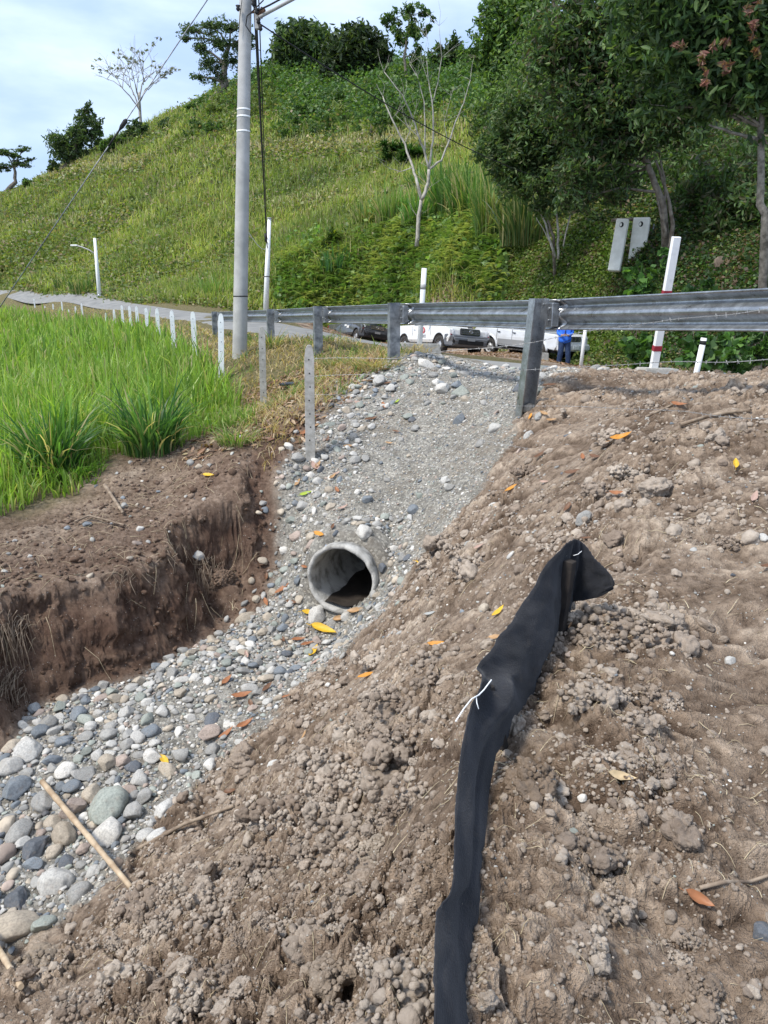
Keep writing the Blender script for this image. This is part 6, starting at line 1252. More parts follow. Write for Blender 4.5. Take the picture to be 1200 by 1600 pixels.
# ferns and creepers on the road-side bank
def fern_bank():
    rs = np.random.RandomState(51); n = 4200; px = rs.uniform(440, 780, n); py = rs.uniform(385, 500, n); ok = py > 395+.0*px; pts = []
    th = rs.uniform(-.16, .18, n); x = []; 
    u = (px-600)/1200; Y = np.interp(px, [440, 620, 780], [62, 55, 43])+rs.uniform(-4.5, 2.5, n); X = u*Y*.97; hd = _lookup(HILLD, X, Y); k = (hd > .1) & (hd < 9.5); X, Y, px = X[k], Y[k], px[k]; n = len(X); Z = H(X, Y)+rs.uniform(0, .9, n)
    fr = 14; L_ = rs.uniform(.7, 1.5, n); a = rs.uniform(0, 6.28, n); t = np.linspace(.08, 1, fr)
    cx = X[:, None]+np.cos(a)[:, None]*L_[:, None]*t; cy = Y[:, None]+np.sin(a)[:, None]*L_[:, None]*t-.2*t*L_[:, None]; cz = Z[:, None]+L_[:, None]*(t*.75-.85*t**2)
    d = np.stack([np.cos(a), np.sin(a)-.2, 0*a], 1); d /= np.linalg.norm(d, axis=1)[:, None]; s = np.stack([-d[:, 1], d[:, 0], 0*a], 1)
    Rt = np.stack([d, s, np.tile([0, 0, 1.0], (n, 1))], -1); Rt = np.repeat(Rt, fr, 0); pos = np.stack([cx, cy, cz], -1).reshape(-1, 3); sc = np.stack([np.full(n*fr, .075), (.36*L_[:, None]*(1.02-t)).ravel(), np.full(n*fr, .3)], 1)
    zn = fbm(X*.35, Y*.35, 240, 2); base = np.where((zn > .05)[:, None], pick(rs, [(.26, .32, .10), (.34, .37, .15)], [1, 1], n), pick(rs, [(.11, .20, .05), (.18, .27, .08)], [1, 1], n)); col = np.repeat(base, fr, 0)
    V, F, c = scatter([LEAFQ], pos, Rt, sc, col); tag(mesh_obj('fern_cover', np_mesh('fern_cover', V, F, c), M_LEAF), kind='stuff')
    A0 = (V, F, c); n = 26000; px = rs.uniform(430, 790, n); u = (px-600)/1200; Y = np.interp(px, [440, 620, 780], [62, 55, 43])+rs.uniform(-6, 5, n); X = u*Y*.97; hd = _lookup(HILLD, X, Y); k = (hd > 0) & (hd < 10); X, Y = X[k], Y[k]; n = len(X); b = fbm(X*.45, Y*.45, 260, 3)
    Z = H(X, Y)+np.abs(rs.normal(0, .35, n))*(1+1.5*np.clip(b, 0, 1)); V, F, c = scatter([LEAFQ], np.stack([X, Y, Z], 1), rand_full(n, rs, .6), rs.uniform(.14, .42, n), pick(rs, [(.10, .18, .045), (.15, .24, .06), (.22, .30, .09), (.07, .12, .03)], [3, 3, 2, 2], n)*(1+.6*b)[:, None]); tag(mesh_obj('broadleaf_cover', np_mesh('broadleaf_cover', V, F, c), M_LEAF), kind='stuff')
    n = 90000; px = rs.uniform(760, 1320, n); u = (px-600)/1200; Y = np.interp(px, [760, 900, 985, 1080, 1200, 1320], [39.5, 34, 30, 26, 22, 20])+rs.uniform(-5, 4.5, n)*np.interp(px, [760, 1200], [1, .8]); X = u*Y*.97; hd = _lookup(HILLD, X, Y); k = (hd > .0) & (hd < 8); X, Y, px = X[k], Y[k], px[k]; n = len(X)
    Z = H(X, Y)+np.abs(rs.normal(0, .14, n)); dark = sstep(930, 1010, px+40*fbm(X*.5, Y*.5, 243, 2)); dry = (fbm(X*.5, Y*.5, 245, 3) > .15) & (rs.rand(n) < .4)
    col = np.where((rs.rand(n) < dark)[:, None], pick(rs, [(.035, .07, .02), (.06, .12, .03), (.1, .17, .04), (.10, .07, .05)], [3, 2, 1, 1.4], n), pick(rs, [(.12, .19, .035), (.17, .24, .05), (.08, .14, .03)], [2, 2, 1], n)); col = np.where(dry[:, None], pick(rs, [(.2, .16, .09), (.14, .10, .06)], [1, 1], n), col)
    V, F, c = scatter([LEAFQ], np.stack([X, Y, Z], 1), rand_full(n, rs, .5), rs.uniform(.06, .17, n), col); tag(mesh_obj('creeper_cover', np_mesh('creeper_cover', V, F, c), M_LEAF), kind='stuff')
fern_bank()

# the big trees at the right
M_GREYBARK = simple('mottled_grey_bark', (.10, .09, .07), (.30, .27, .22), 7, .9, bs=.8, bd=.02)
def big_trees():
    G = 'big leafy trees on the bank at the right'
    RD = [(.055, .105, .034), (.08, .145, .044), (.04, .075, .027), (.13, .20, .06)]
    f = P(1205, 400, 19); f.z = H(f.x, f.y); Y = 18
    t = tree('leafy_tree', 'nearest big tree at the right edge with a pale trunk and reddish young leaves', 'tree', f, [f, P(1196, 350, Y), P(1186, 300, Y), P(1192, 200, Y), P(1190, 100, Y), P(1180, 0, Y)], .12,
        [pc(1175, 60, Y, 95, 70, 60), pc(1110, 20, Y, 70, 60, 45), pc(1130, 100, Y, 62, 60, 45), pc(1080, 120, Y, 45, 45, 32), pc(1190, 150, Y, 70, 50, 34), pc(1130, 160, Y, 45, 45, 25), pc(1060, 60, Y, 50), pc(1230, 0, Y, 90), pc(1250, 120, Y, 80), pc(1075, 165, Y+.5, 34, 34, 24), pc(1010, 110, Y+2, 42, 42, 34), pc(1150, -60, Y, 110), pc(1040, -40, Y, 80), pc(1020, 170, Y+1, 34, 34, 22), pc(985, 60, Y+2, 40, 36, 30)], 30000, .21, RD, seed=31, bark=M_GREYBARK, hollow=.35)
    rs = np.random.RandomState(8); V, F, c = crown([pc(x, y, Y-1.3, 12, 10, 14) for x, y in ((1178, 45), (1098, 85), (1125, 72), (1182, 85), (1095, 125), (1170, 15), (1062, 70), (1130, 110))], 230, .17, [(.20, .09, .07), (.25, .14, .10), (.15, .13, .06)], rs, base=f, hollow=.1); mesh_obj('young_leaves', np_mesh('young_leaves', V, F, c), M_LEAF, t)
    bm = bmesh.new(); q = [P(1186, 220, Y)-f, P(1160, 212, Y)-f, P(1130, 202, Y)-f, P(1108, 195, Y)-f]; limbs(bm, [(q, .045, .02)]); bm_obj('branch', bm, M_GREYBARK, t)
    f = P(1043, 388, 31); f.z = H(f.x, f.y); Y = 30
    t = tree('leafy_tree', 'large dark tree behind the two concrete slabs with thin forked trunks', 'tree', f, [f, P(1038, 340, Y), P(1030, 300, Y), P(1015, 262, Y), P(1000, 230, Y), P(985, 150, Y), P(975, 80, Y)], .17,
        [pc(1000, 190, Y, 60, 60, 42), pc(950, 215, Y, 52, 52, 40), pc(920, 265, Y, 46, 46, 34), pc(960, 150, Y, 62, 60, 50), pc(900, 160, Y, 60, 60, 50), pc(1060, 180, Y, 60, 50, 40), pc(1000, 100, Y, 75, 60, 55), pc(930, 80, Y, 70, 60, 50), pc(1060, 90, Y+2, 70, 60, 60), pc(880, 60, Y, 60, 60, 46), pc(960, 20, Y, 80, 60, 50), pc(960, 290, Y+1, 40, 40, 26), pc(900, 310, Y, 30, 30, 22), pc(860, 100, Y, 34, 34, 30)], 36000, .24, [(.045, .085, .028), (.065, .12, .036), (.035, .065, .024), (.10, .16, .05), (.12, .18, .05), (.09, .08, .045)], G, seed=32, hollow=.35)
    bm = bmesh.new(); q = lambda *a: [P(x, y, Y)-f for x, y in a]
    limbs(bm, [(q((1046, 392), (1052, 350), (1042, 300), (1024, 250)), .10, .04), (q((1040, 372), (1036, 330), (1040, 290), (1032, 250)), .07, .03), (q((1040, 370), (1018, 262), (985, 240)), .05, .02), (q((900, 60), (880, 40), (862, 20)), .06, .04), (q((1000, 100), (940, 70), (900, 45), (870, 25), (860, -10)), .09, .05), (q((1010, 95), (950, 85), (920, 88), (880, 92)), .06, .02), (q((1000, 165), (975, 150), (957, 135)), .06, .03)]); bm_obj('limbs', bm, M_BARK, t)
    f = P(868, 400, 37); f.z = H(f.x, f.y); Y = 36
    tree('leafy_tree', 'slender multi-stemmed tree left of the concrete slabs', 'tree', f, [f, P(864, 370, Y), P(855, 340, Y), P(840, 300, Y), P(830, 250, Y)], .09, [pc(835, 215, Y, 45, 45, 32), pc(800, 240, Y, 36, 36, 28), pc(850, 260, Y, 44, 44, 32), pc(815, 285, Y, 38, 38, 26), pc(870, 220, Y, 40), pc(840, 160, Y, 46, 46, 34), pc(800, 190, Y, 34), pc(765, 230, Y, 24), pc(790, 270, Y, 26), pc(880, 320, Y, 26, 26, 20), pc(845, 320, Y, 24, 24, 16)], 18000, .24, [(.07, .12, .038), (.10, .165, .048), (.045, .085, .03), (.14, .17, .07)], G, seed=33, hollow=.25)
    bm = bmesh.new(); f2 = P(873, 402, 36.5); f2.z = H(f2.x, f2.y); q2 = lambda *a: [P(x, y, 36)-f2 for x, y in a]; limbs(bm, [(q2((872, 405), (872, 370), (870, 330), (868, 290)), .06, .04), (q2((868, 402), (852, 350), (832, 305)), .06, .03), (q2((880, 385), (892, 330), (896, 280)), .04, .02), (q2((862, 385), (850, 360), (838, 340)), .03, .02)])
    o = bm_obj('sapling_stems', bm, M_PALEBARK); o.location = f2; tag(o, 'group of thin pale stems standing on the grassy bank left of the slabs', 'sapling')
    f = P(800, 200, 75); f.z = H(f.x, f.y); Y = 72
    tree('leafy_tree', 'bright leafy tree at the upper middle where the big trees meet the sky', 'tree', f, [f, P(800, 150, Y), P(805, 100, Y), P(815, 60, Y)], .35, [pc(790, 45, Y, 40), pc(820, 20, Y, 48), pc(800, 80, Y, 46), pc(770, 85, Y, 26), pc(840, 65, Y, 46), pc(790, 120, Y, 30, 30, 22), pc(850, 120, Y, 40), pc(755, 20, Y, 14, 14, 9), pc(775, 12, Y, 20, 16, 12), pc(735, 90, Y, 16)], 15000, .5, [(.06, .12, .03), (.11, .19, .04), (.17, .26, .06), (.045, .09, .025)], G, seed=34, hollow=.45)
    f = P(835, 260, 58); f.z = H(f.x, f.y); Y = 56
    tree('leafy_tree', 'lighter green tree filling the gap above the slender multi-stemmed tree', 'tree', f, [f, P(838, 200, Y), P(845, 150, Y), P(850, 110, Y)], .2, [pc(790, 165, Y, 36), pc(830, 130, Y, 44), pc(870, 150, Y, 46), pc(850, 90, Y, 46), pc(810, 210, Y, 36), pc(760, 200, Y, 26), pc(880, 200, Y, 44), pc(900, 110, Y, 44)], 15000, .34, [(.08, .14, .035), (.13, .21, .05), (.18, .26, .07), (.05, .09, .03)], G, seed=35, hollow=.4)
    f = P(790, 165, 66); f.z = H(f.x, f.y); rosette(782, 150, 66, 24, 'drooping long-leaved shrub below the bright leafy tree', [(.03, .08, .02), (.06, .12, .03)], 7)
    for k, (x, y, Yb, r, lab) in enumerate(((960, 330, 44, 46, 'dark thicket behind and left of the concrete slabs'), (1090, 270, 40, 60, 'dark thicket right of the forked trunks'), (1160, 270, 38, 55, 'dark thicket behind the pale trunk at the right'), (900, 370, 42, 30, 'low dark brush behind the grassy bank'), (1120, 350, 33, 42, 'low dark brush above the guard rail at the right'), (1180, 330, 30, 40, 'leafy brush at the right edge below the big tree'), (1250, 300, 32, 70, 'dark brush just beyond the right edge'), (1060, 210, 48, 80, 'deep shaded foliage behind the large dark tree'), (900, 210, 52, 80, 'deep shaded foliage behind the slender trees'), (820, 180, 56, 50, 'shaded foliage between the dead tree and the big trees'), (1180, 180, 46, 90, 'deep shaded foliage behind the nearest tree'))):
        f = gnd(x, Yb); c = P(x, y, Yb); c.z = max(c.z, f.z+.3); rr = r*Yb/1200; tree('thicket', lab, 'thicket', f, [f, c], .1, [(c, (rr*1.2, rr, rr)), (c+Vector((rr, .3, -rr*.4)), (rr*.8,)*3), (c-Vector((rr, -.3, rr*.4)), (rr*.8,)*3)], int(2600*(1 if r < 60 else 1.7)), .30, [(.045, .08, .025), (.065, .12, .035), (.10, .10, .05), (.10, .16, .045)], 'thickets in the shade of the big trees', seed=90+k, hollow=.5)
    # leafy saplings by the road
    for k, (x, y, Yb, r, n, lab) in enumerate(((1000, 425, 21, 30, 260, 'broad-leaved sapling in front of the concrete slabs'), (1040, 405, 20.5, 18, 120, 'small broad-leaved plant between the slabs and the banded post'), (1010, 545, 19, 34, 420, 'bright weeds below the guard rail left of the banded post'), (1110, 545, 16.5, 36, 460, 'leafy weeds below the guard rail right of the banded post'), (1150, 560, 15.5, 26, 300, 'low weeds at the right under the guard rail'), (1185, 535, 16, 26, 260, 'weeds at the right edge under the guard rail'), (1090, 450, 20, 30, 260, 'dark weeds just above the guard rail at the right'))):
        f = gnd(x, Yb); c = P(x, y, Yb); c.z = max(c.z, f.z+.15); rr = r*Yb/1200; tree('leafy_weed', lab, 'weed', f, [f, c], .015, [(c, (rr, rr*.7, rr*.8)), (c-Vector((0, 0, rr*.7)), (rr*.9, rr*.7, rr*.6))], n, .19, [(.06, .13, .03), (.10, .2, .045), (.04, .09, .025)], 'broad-leaved weeds beside the road', seed=120+k, tm=LEAFQ, hollow=.2)
big_trees()
# ------------------------------------------------------------------ vehicles parked beyond the rail
def paint(name, col, rough=.25):
    m, nt, b = mat(name, rough, color=col, spec=.5); b.inputs['Coat Weight'].default_value = .5; v = objco(nt)
    r = ramp(nt, [(.4, (0, 0, 0)), (.8, (1, 1, 1))]); nt.links.new(noise(nt, v, 2.5, 6, .7), r.inputs[0]); nt.links.new(mixc(nt, mixc(nt, .3, (0, 0, 0), r.outputs[0]), (*col,), (.30, .25, .19)), b.inputs['Base Color']); return m
M_PW = paint('white_car_paint', (.78, .78, .76)); M_PD = paint('dark_car_paint', (.055, .06, .068)); M_PS = paint('silver_car_paint', (.62, .64, .66)); M_PG = paint('grey_lower_paint', (.26, .27, .28))
M_TRIM = simple('dark_trim', (.022, .024, .028), (.05, .052, .058), 6, .5, bs=0, spec=.5); M_TYRE = simple('tyre_rubber', (.02, .02, .02), (.055, .05, .045), 12, .85, bs=.2); M_RIM = simple('wheel_steel', (.40, .40, .40), (.55, .55, .55), 8, .4, .6, bs=0)
M_GLASS = mat('tinted_glass', .06, color=(.02, .025, .03), spec=.8)[0]; M_LAMP = mat('lamp_lens', .12, color=(.75, .77, .80), spec=.8)[0]; M_CHROME = mat('chrome', .15, .95, (.7, .7, .7))[0]; M_LOGO = simple('red_emblem', (.50, .05, .07), (.58, .09, .10), 20, .5, bs=0); M_GTXT = simple('grey_lettering', (.16, .17, .19), (.2, .21, .23), 20, .6, bs=0); M_AMBER = mat('red_lens', .2, color=(.35, .03, .05))[0]
def arc(cx, r, zc, zb):
    a0 = math.asin((zb-zc)/r) if abs(zb-zc) < r else 0; pts = []
    for k in range(13): a = math.pi-a0-(math.pi-2*a0)*k/12; pts.append((cx+r*math.cos(a), zc+r*math.sin(a)))
    return pts
def hull(name, outline, hw, mt, parent, inset=lambda x, z: 0, bev=.03):
    bm = bmesh.new(); A = [bm.verts.new((x, -(hw-inset(x, z)), z)) for x, z in outline]; B = [bm.verts.new((x, hw-inset(x, z), z)) for x, z in outline]; n = len(A)
    bm.faces.new(A); bm.faces.new(B[::-1])
    for i in range(n): bm.faces.new((A[i], B[i], B[(i+1) % n], A[(i+1) % n]))
    bmesh.ops.recalc_face_normals(bm, faces=bm.faces)
    if bev: bmesh.ops.bevel(bm, geom=[e for e in bm.edges if len(e.link_faces) == 2 and e.calc_face_angle(0) > .35], offset=bev, segments=2, affect='EDGES', clamp_overlap=True)
    o = bm_obj(name, bm, mt, parent); return o
def boxp(name, c, s, mt, parent, rot=None, bev=.015, taper=1):
    bm = bmesh.new(); add_box(bm, c, s, rot, taper=taper)
    if bev: bevel(bm, bev, 2)
    return bm_obj(name, bm, mt, parent)
def panel(name, pts, mt, parent, th=.012):
    bm = bmesh.new(); vs = [bm.verts.new(p) for p in pts]; bm.faces.new(vs); o = bm_obj(name, bm, mt, parent); m = o.modifiers.new('thickness', 'SOLIDIFY'); m.thickness = th; m.offset = 0; return o
def wheel(parent, x, y, r, w, spokes):
    bm = bmesh.new(); s = -1 if y < 0 else 1; prof = [(r*.62, -w/2), (r*.9, -w/2), (r*.985, -w*.38), (r, 0), (r*.985, w*.38), (r*.9, w/2), (r*.62, w/2)]; n = 32; R_ = []
    for rr, yy in prof: R_.append([bm.verts.new((x+rr*math.cos(2*math.pi*k/n), y+yy, r+rr*math.sin(2*math.pi*k/n))) for k in range(n)])
    for a, b in zip(R_[:-1], R_[1:]):
        for k in range(n): bm.faces.new((a[k], a[(k+1) % n], b[(k+1) % n], b[k])).smooth = True
    ty = bm_obj('wheel', bm, M_TYRE, parent)
    bm = bmesh.new(); R_ = []
    for rr, yy in ((r*.64, w*.42), (r*.60, w*.30), (r*.5, w*.24), (r*.34, w*.30), (r*.18, w*.42), (r*.01, w*.42)): R_.append([bm.verts.new((x+rr*math.cos(2*math.pi*k/n), y+s*yy, r+rr*math.sin(2*math.pi*k/n))) for k in range(n)])
    for a, b in zip(R_[:-1], R_[1:]):
        for k in range(n): bm.faces.new((a[k], a[(k+1) % n], b[(k+1) % n], b[k]))
    rim = bm_obj('rim', bm, M_RIM, ty)
    bm = bmesh.new()
    for k in range(spokes): a = 2*math.pi*k/spokes; c = Vector((x+r*.45*math.cos(a), y+s*w*.275, r+r*.45*math.sin(a))); add_tube(bm, [c-Vector((0, .012, 0)), c+Vector((0, .012, 0))], r*.075, 8)
    bm_obj('rim_slot', bm, M_HOLE, ty)
def settle(root, wx, wy, lx, ly, yaw):
    c, s = math.cos(yaw), math.sin(yaw); x = wx-(c*lx-s*ly); y = wy-(s*lx+c*ly); e = 1.4
    K = .45
    f = Vector((c, s, K*(H(x+c*e, y+s*e)-H(x-c*e, y-s*e))/(2*e))).normalized(); l = Vector((-s, c, K*(H(x-s*e, y+c*e)-H(x+s*e, y-c*e))/(2*e))); l = (l-f*l.dot(f)).normalized(); u = f.cross(l)
    z = sum(H(x+c*a-s*b, y+s*a+c*b) for a in (-1.4, 1.6) for b in (-.75, .75))/4
    M = Matrix((f, l, u)).transposed().to_4x4(); root.matrix_world = Matrix.Translation((x, y, z+.0))@M
def pickup(label, body, lower, group):
    t = empty('pickup_truck', (0, 0, 0), label, 'pickup', group); r = .385; zc, zb = r, .50
    out = [(2.42, .50)]+[(2.60, .72), (2.58, .98), (2.2, 1.10), (1.12, 1.16), (1.0, 1.17), (-.62, 1.17), (-.62, 1.20), (-2.62, 1.20), (-2.66, .95), (-2.62, .55)]+arc(-1.36, .47, zc, .52)+[(-.8, .50), (1.1, .48)]+arc(1.74, .47, zc, .52)
    hull('body', out, .925, body, t, lambda x, z: .05 if z > 1.1 else (.03 if z < .56 else 0))
    cab = [(1.10, 1.14), (.42, 1.74), (.25, 1.80), (-.42, 1.80), (-.62, 1.74), (-.66, 1.14)]
    hull('cab', cab, .90, body, t, lambda x, z: .17 if z > 1.5 else .03, .04)
    for s in (-1, 1):
        panel('side_window', [(.86, s*.872, 1.20), (.36, s*.755, 1.66), (.10, s*.752, 1.68), (.10, s*.875, 1.20)], M_GLASS, t); panel('side_window', [(.02, s*.875, 1.20), (.02, s*.752, 1.68), (-.46, s*.752, 1.67), (-.52, s*.872, 1.20)], M_GLASS, t)
        dr = panel('door_edge', [(1.0, s*.928, .55), (1.01, s*.928, 1.12), (1.02, s*.928, 1.12), (1.01, s*.928, .55)], M_TRIM, t, .006); panel('door_edge', [(-.60, s*.928, .55), (-.60, s*.928, 1.14), (-.585, s*.928, 1.14), (-.585, s*.928, .55)], M_TRIM, t, .006)
        boxp('door_handle', (-.42, s*.935, 1.03), (.17, .03, .035), body, t, bev=.008); boxp('side_mirror', (.88, s*1.03, 1.24), (.10, .2, .17), lower, t, bev=.03)
        for cx in (-1.36, 1.74): tube_obj('wheel_arch', [Vector((x, s*.915, z)) for x, z in arc(cx, .47, zc, .42)], .028, M_TRIM, t, 6)
        wl = boxp('headlight', (2.42, s*.70, .93), (.30, .36, .17), M_LAMP, t, Euler((0, .1, -s*.35)), .04); boxp('indicator', (2.53, s*.80, .80), (.12, .22, .06), M_AMBER, t, Euler((0, 0, -s*.3)), .015)
        boxp('tail_light', (-2.62, s*.85, .98), (.08, .12, .3), M_AMBER, t)
        for x in (-1.36, 1.74): wheel(t, x, s*.79, r, .25, 8)
    panel('windscreen', [(1.02, -.80, 1.22), (1.02, .80, 1.22), (.47, .68, 1.70), (.47, -.68, 1.70)], M_GLASS, t, .03)
    hull('front_bumper', [(2.66, .34), (2.74, .5), (2.72, .72), (2.60, .84), (2.20, .86), (2.16, .60), (2.22, .36)], .95, lower, t, lambda x, z: .16 if x > 2.62 else 0, .05)
    g = boxp('grille', (2.60, 0, .93), (.10, .92, .26), M_TRIM, t, Euler((0, -.12, 0)), .03)
    for k in range(3): boxp('grille_bar', (2.66-.01*k, 0, .85+.075*k), (.02, .84, .018), M_CHROME, g, bev=0)
    bm = bmesh.new(); ring = [Vector((2.675, .085*math.cos(a), .94+.055*math.sin(a))) for a in [2*math.pi*k/20 for k in range(21)]]; add_tube(bm, ring, .009, 5); add_tube(bm, [Vector((2.675, .055*math.sin(a), .955-.02*math.cos(a)*0+.03*math.cos(a)-.01)) for a in [2*math.pi*k/16 for k in range(17)]], .006, 5); bm_obj('badge', bm, M_CHROME, g)
    boxp('lower_intake', (2.725, 0, .52), (.04, 1.15, .17), M_HOLE, t, bev=.01); panel('number_plate', [(2.75, -.17, .58), (2.75, .17, .58), (2.75, .17, .70), (2.75, -.17, .70)], M_PG, t)
    for s in (-1, 1): boxp('fog_lamp', (2.66, s*.72, .55), (.08, .22, .13), M_HOLE, t, Euler((0, 0, -s*.4)), .02)
    boxp('underbody', (-.2, 0, .42), (4.4, 1.3, .16), M_TRIM, t); boxp('cargo_bed', (-1.65, 0, 1.205), (1.9, 1.5, .012), M_TRIM, t, bev=0)
    return t
def emblem(t, s=-1):
    d = bmesh.new(); c = Vector((.42, s*.934, .98)); vs = [d.verts.new(c+Vector((.105*math.cos(a), 0, .125*math.sin(a)))) for a in [2*math.pi*k/24 for k in range(24)]]; d.faces.new(vs); e = bm_obj('emblem', d, M_LOGO, t)
    d = bmesh.new()
    for dx in (-.035, .035): add_box(d, c+Vector((dx, s*.004, .0)), (.022, .003, .13))
    add_box(d, c+Vector((0, s*.004, 0)), (.07, .003, .02)); bm_obj('emblem_mark', d, M_PW, e)
    cu = bpy.data.curves.new('lettering', 'FONT'); cu.body = 'ETRES'; cu.size = .19; cu.align_x = 'CENTER'; cu.extrude = .002; tmp = bpy.data.objects.new('lettering', cu); C.objects.link(tmp); bpy.context.view_layer.update()
    me = bpy.data.meshes.new_from_object(tmp); bpy.data.objects.remove(tmp); o = mesh_obj('lettering', me, M_GTXT, t); o.rotation_euler = (R(90), 0, 0) if s < 0 else (R(90), 0, R(180)); o.location = (.42, s*.936, .67)
YAW = math.atan2(-.91, .41)
GP = 'vehicles parked on the far shoulder behind the guard rail'
t = pickup('white pickup with dark bumper and red door emblem, middle of the three parked vehicles', M_PW, M_PG if False else paint('dark_bumper', (.085, .095, .11), .45), GP); emblem(t)
w = P(688, 553, 31.6); settle(t, w.x, w.y, 1.74, -.79, YAW+.02)
t = pickup('dark pickup parked farthest away at the left, beyond the guard rail', M_PD, M_TRIM, GP); boxp('door_sticker', (.55, -.932, .95), (.34, .006, .14), M_PW, t, bev=0); boxp('door_sticker', (.2, -.932, 1.04), (.3, .006, .1), M_PW, t, bev=0)
w = P(557, 534, 45.5); settle(t, w.x, w.y, 1.74, -.79, YAW+.04)
def offroader():
    t = empty('offroad_car', (0, 0, 0), 'white and silver off-road car with side steps, right of the white pickup', 'off-road car', GP); r = .37; zc = r
    out = [(2.2, .46), (2.34, .62), (2.33, .98), (2.2, 1.06), (1.0, 1.12), (-2.2, 1.14), (-2.3, 1.0), (-2.3, .5)]+arc(-1.35, .46, zc, .50)+[(-.8, .46), (.8, .46)]+arc(1.37, .46, zc, .50)
    hull('body', out, .90, M_PS, t, lambda x, z: .03 if z > 1.05 else 0)
    hull('cab', [(1.02, 1.10), (.62, 1.72), (.5, 1.80), (-2.1, 1.82), (-2.26, 1.74), (-2.28, 1.10)], .875, M_PS, t, lambda x, z: .12 if z > 1.5 else .02, .04)
    for s in (-1, 1):
        for x0, x1 in ((.74, -.05), (-.12, -1.0), (-1.08, -2.02)): panel('side_window', [(x0, s*.862, 1.18), (min(x0, .50), s*.782, 1.66), (x1, s*.782, 1.66), (x1, s*.862, 1.18)], M_GLASS, t)
        for x0, x1 in ((.86, -.84),): boxp('lower_cladding', (0, s*.905, .62), (1.72, .03, .22), M_PG, t, bev=.01)
        for x in (.90, -.06, -.92): boxp('door_gap', (x, s*.902, .84), (.012, .012, .56), M_TRIM, t, bev=0)
        for x in (.06, -.80): boxp('door_handle', (x, s*.915, 1.0), (.15, .03, .035), M_TRIM, t, bev=.008)
        for cx in (-1.35, 1.37): tube_obj('wheel_arch', [Vector((x, s*.90, z)) for x, z in arc(cx, .475, zc, .40)], .05, M_PS, t, 8)
        boxp('side_step', (0, s*.98, .36), (1.8, .18, .05), M_CHROME, t, bev=.015)
        boxp('headlight', (2.28, s*.62, .88), (.14, .28, .17), M_LAMP, t, bev=.02); boxp('indicator', (2.22, s*.82, .88), (.2, .12, .15), M_LAMP, t, bev=.02); boxp('side_mirror', (.86, s*1.0, 1.2), (.1, .2, .16), M_TRIM, t, bev=.03)
        for x in (-1.35, 1.37): wheel(t, x, s*.76, r, .26, 6)
    panel('windscreen', [(1.0, -.78, 1.18), (1.0, .78, 1.18), (.66, .70, 1.68), (.66, -.70, 1.68)], M_GLASS, t, .03)
    boxp('front_bumper', (2.38, 0, .58), (.26, 1.76, .26), M_PS, t, bev=.05); g = boxp('grille', (2.33, 0, .89), (.06, .9, .2), M_TRIM, t, bev=.02)
    for k in range(4): boxp('grille_bar', (2.365, -.33+.22*k, .89), (.015, .02, .17), M_CHROME, g, bev=0)
    boxp('number_plate', (2.52, 0, .58), (.01, .34, .12), M_WHITE, t, bev=0); boxp('underbody', (0, 0, .40), (4.0, 1.2, .14), M_TRIM, t)
    return t
t = offroader(); w = P(766, 555, 33.0); settle(t, w.x, w.y, -1.35, -.76, math.atan2(-.80, .60))

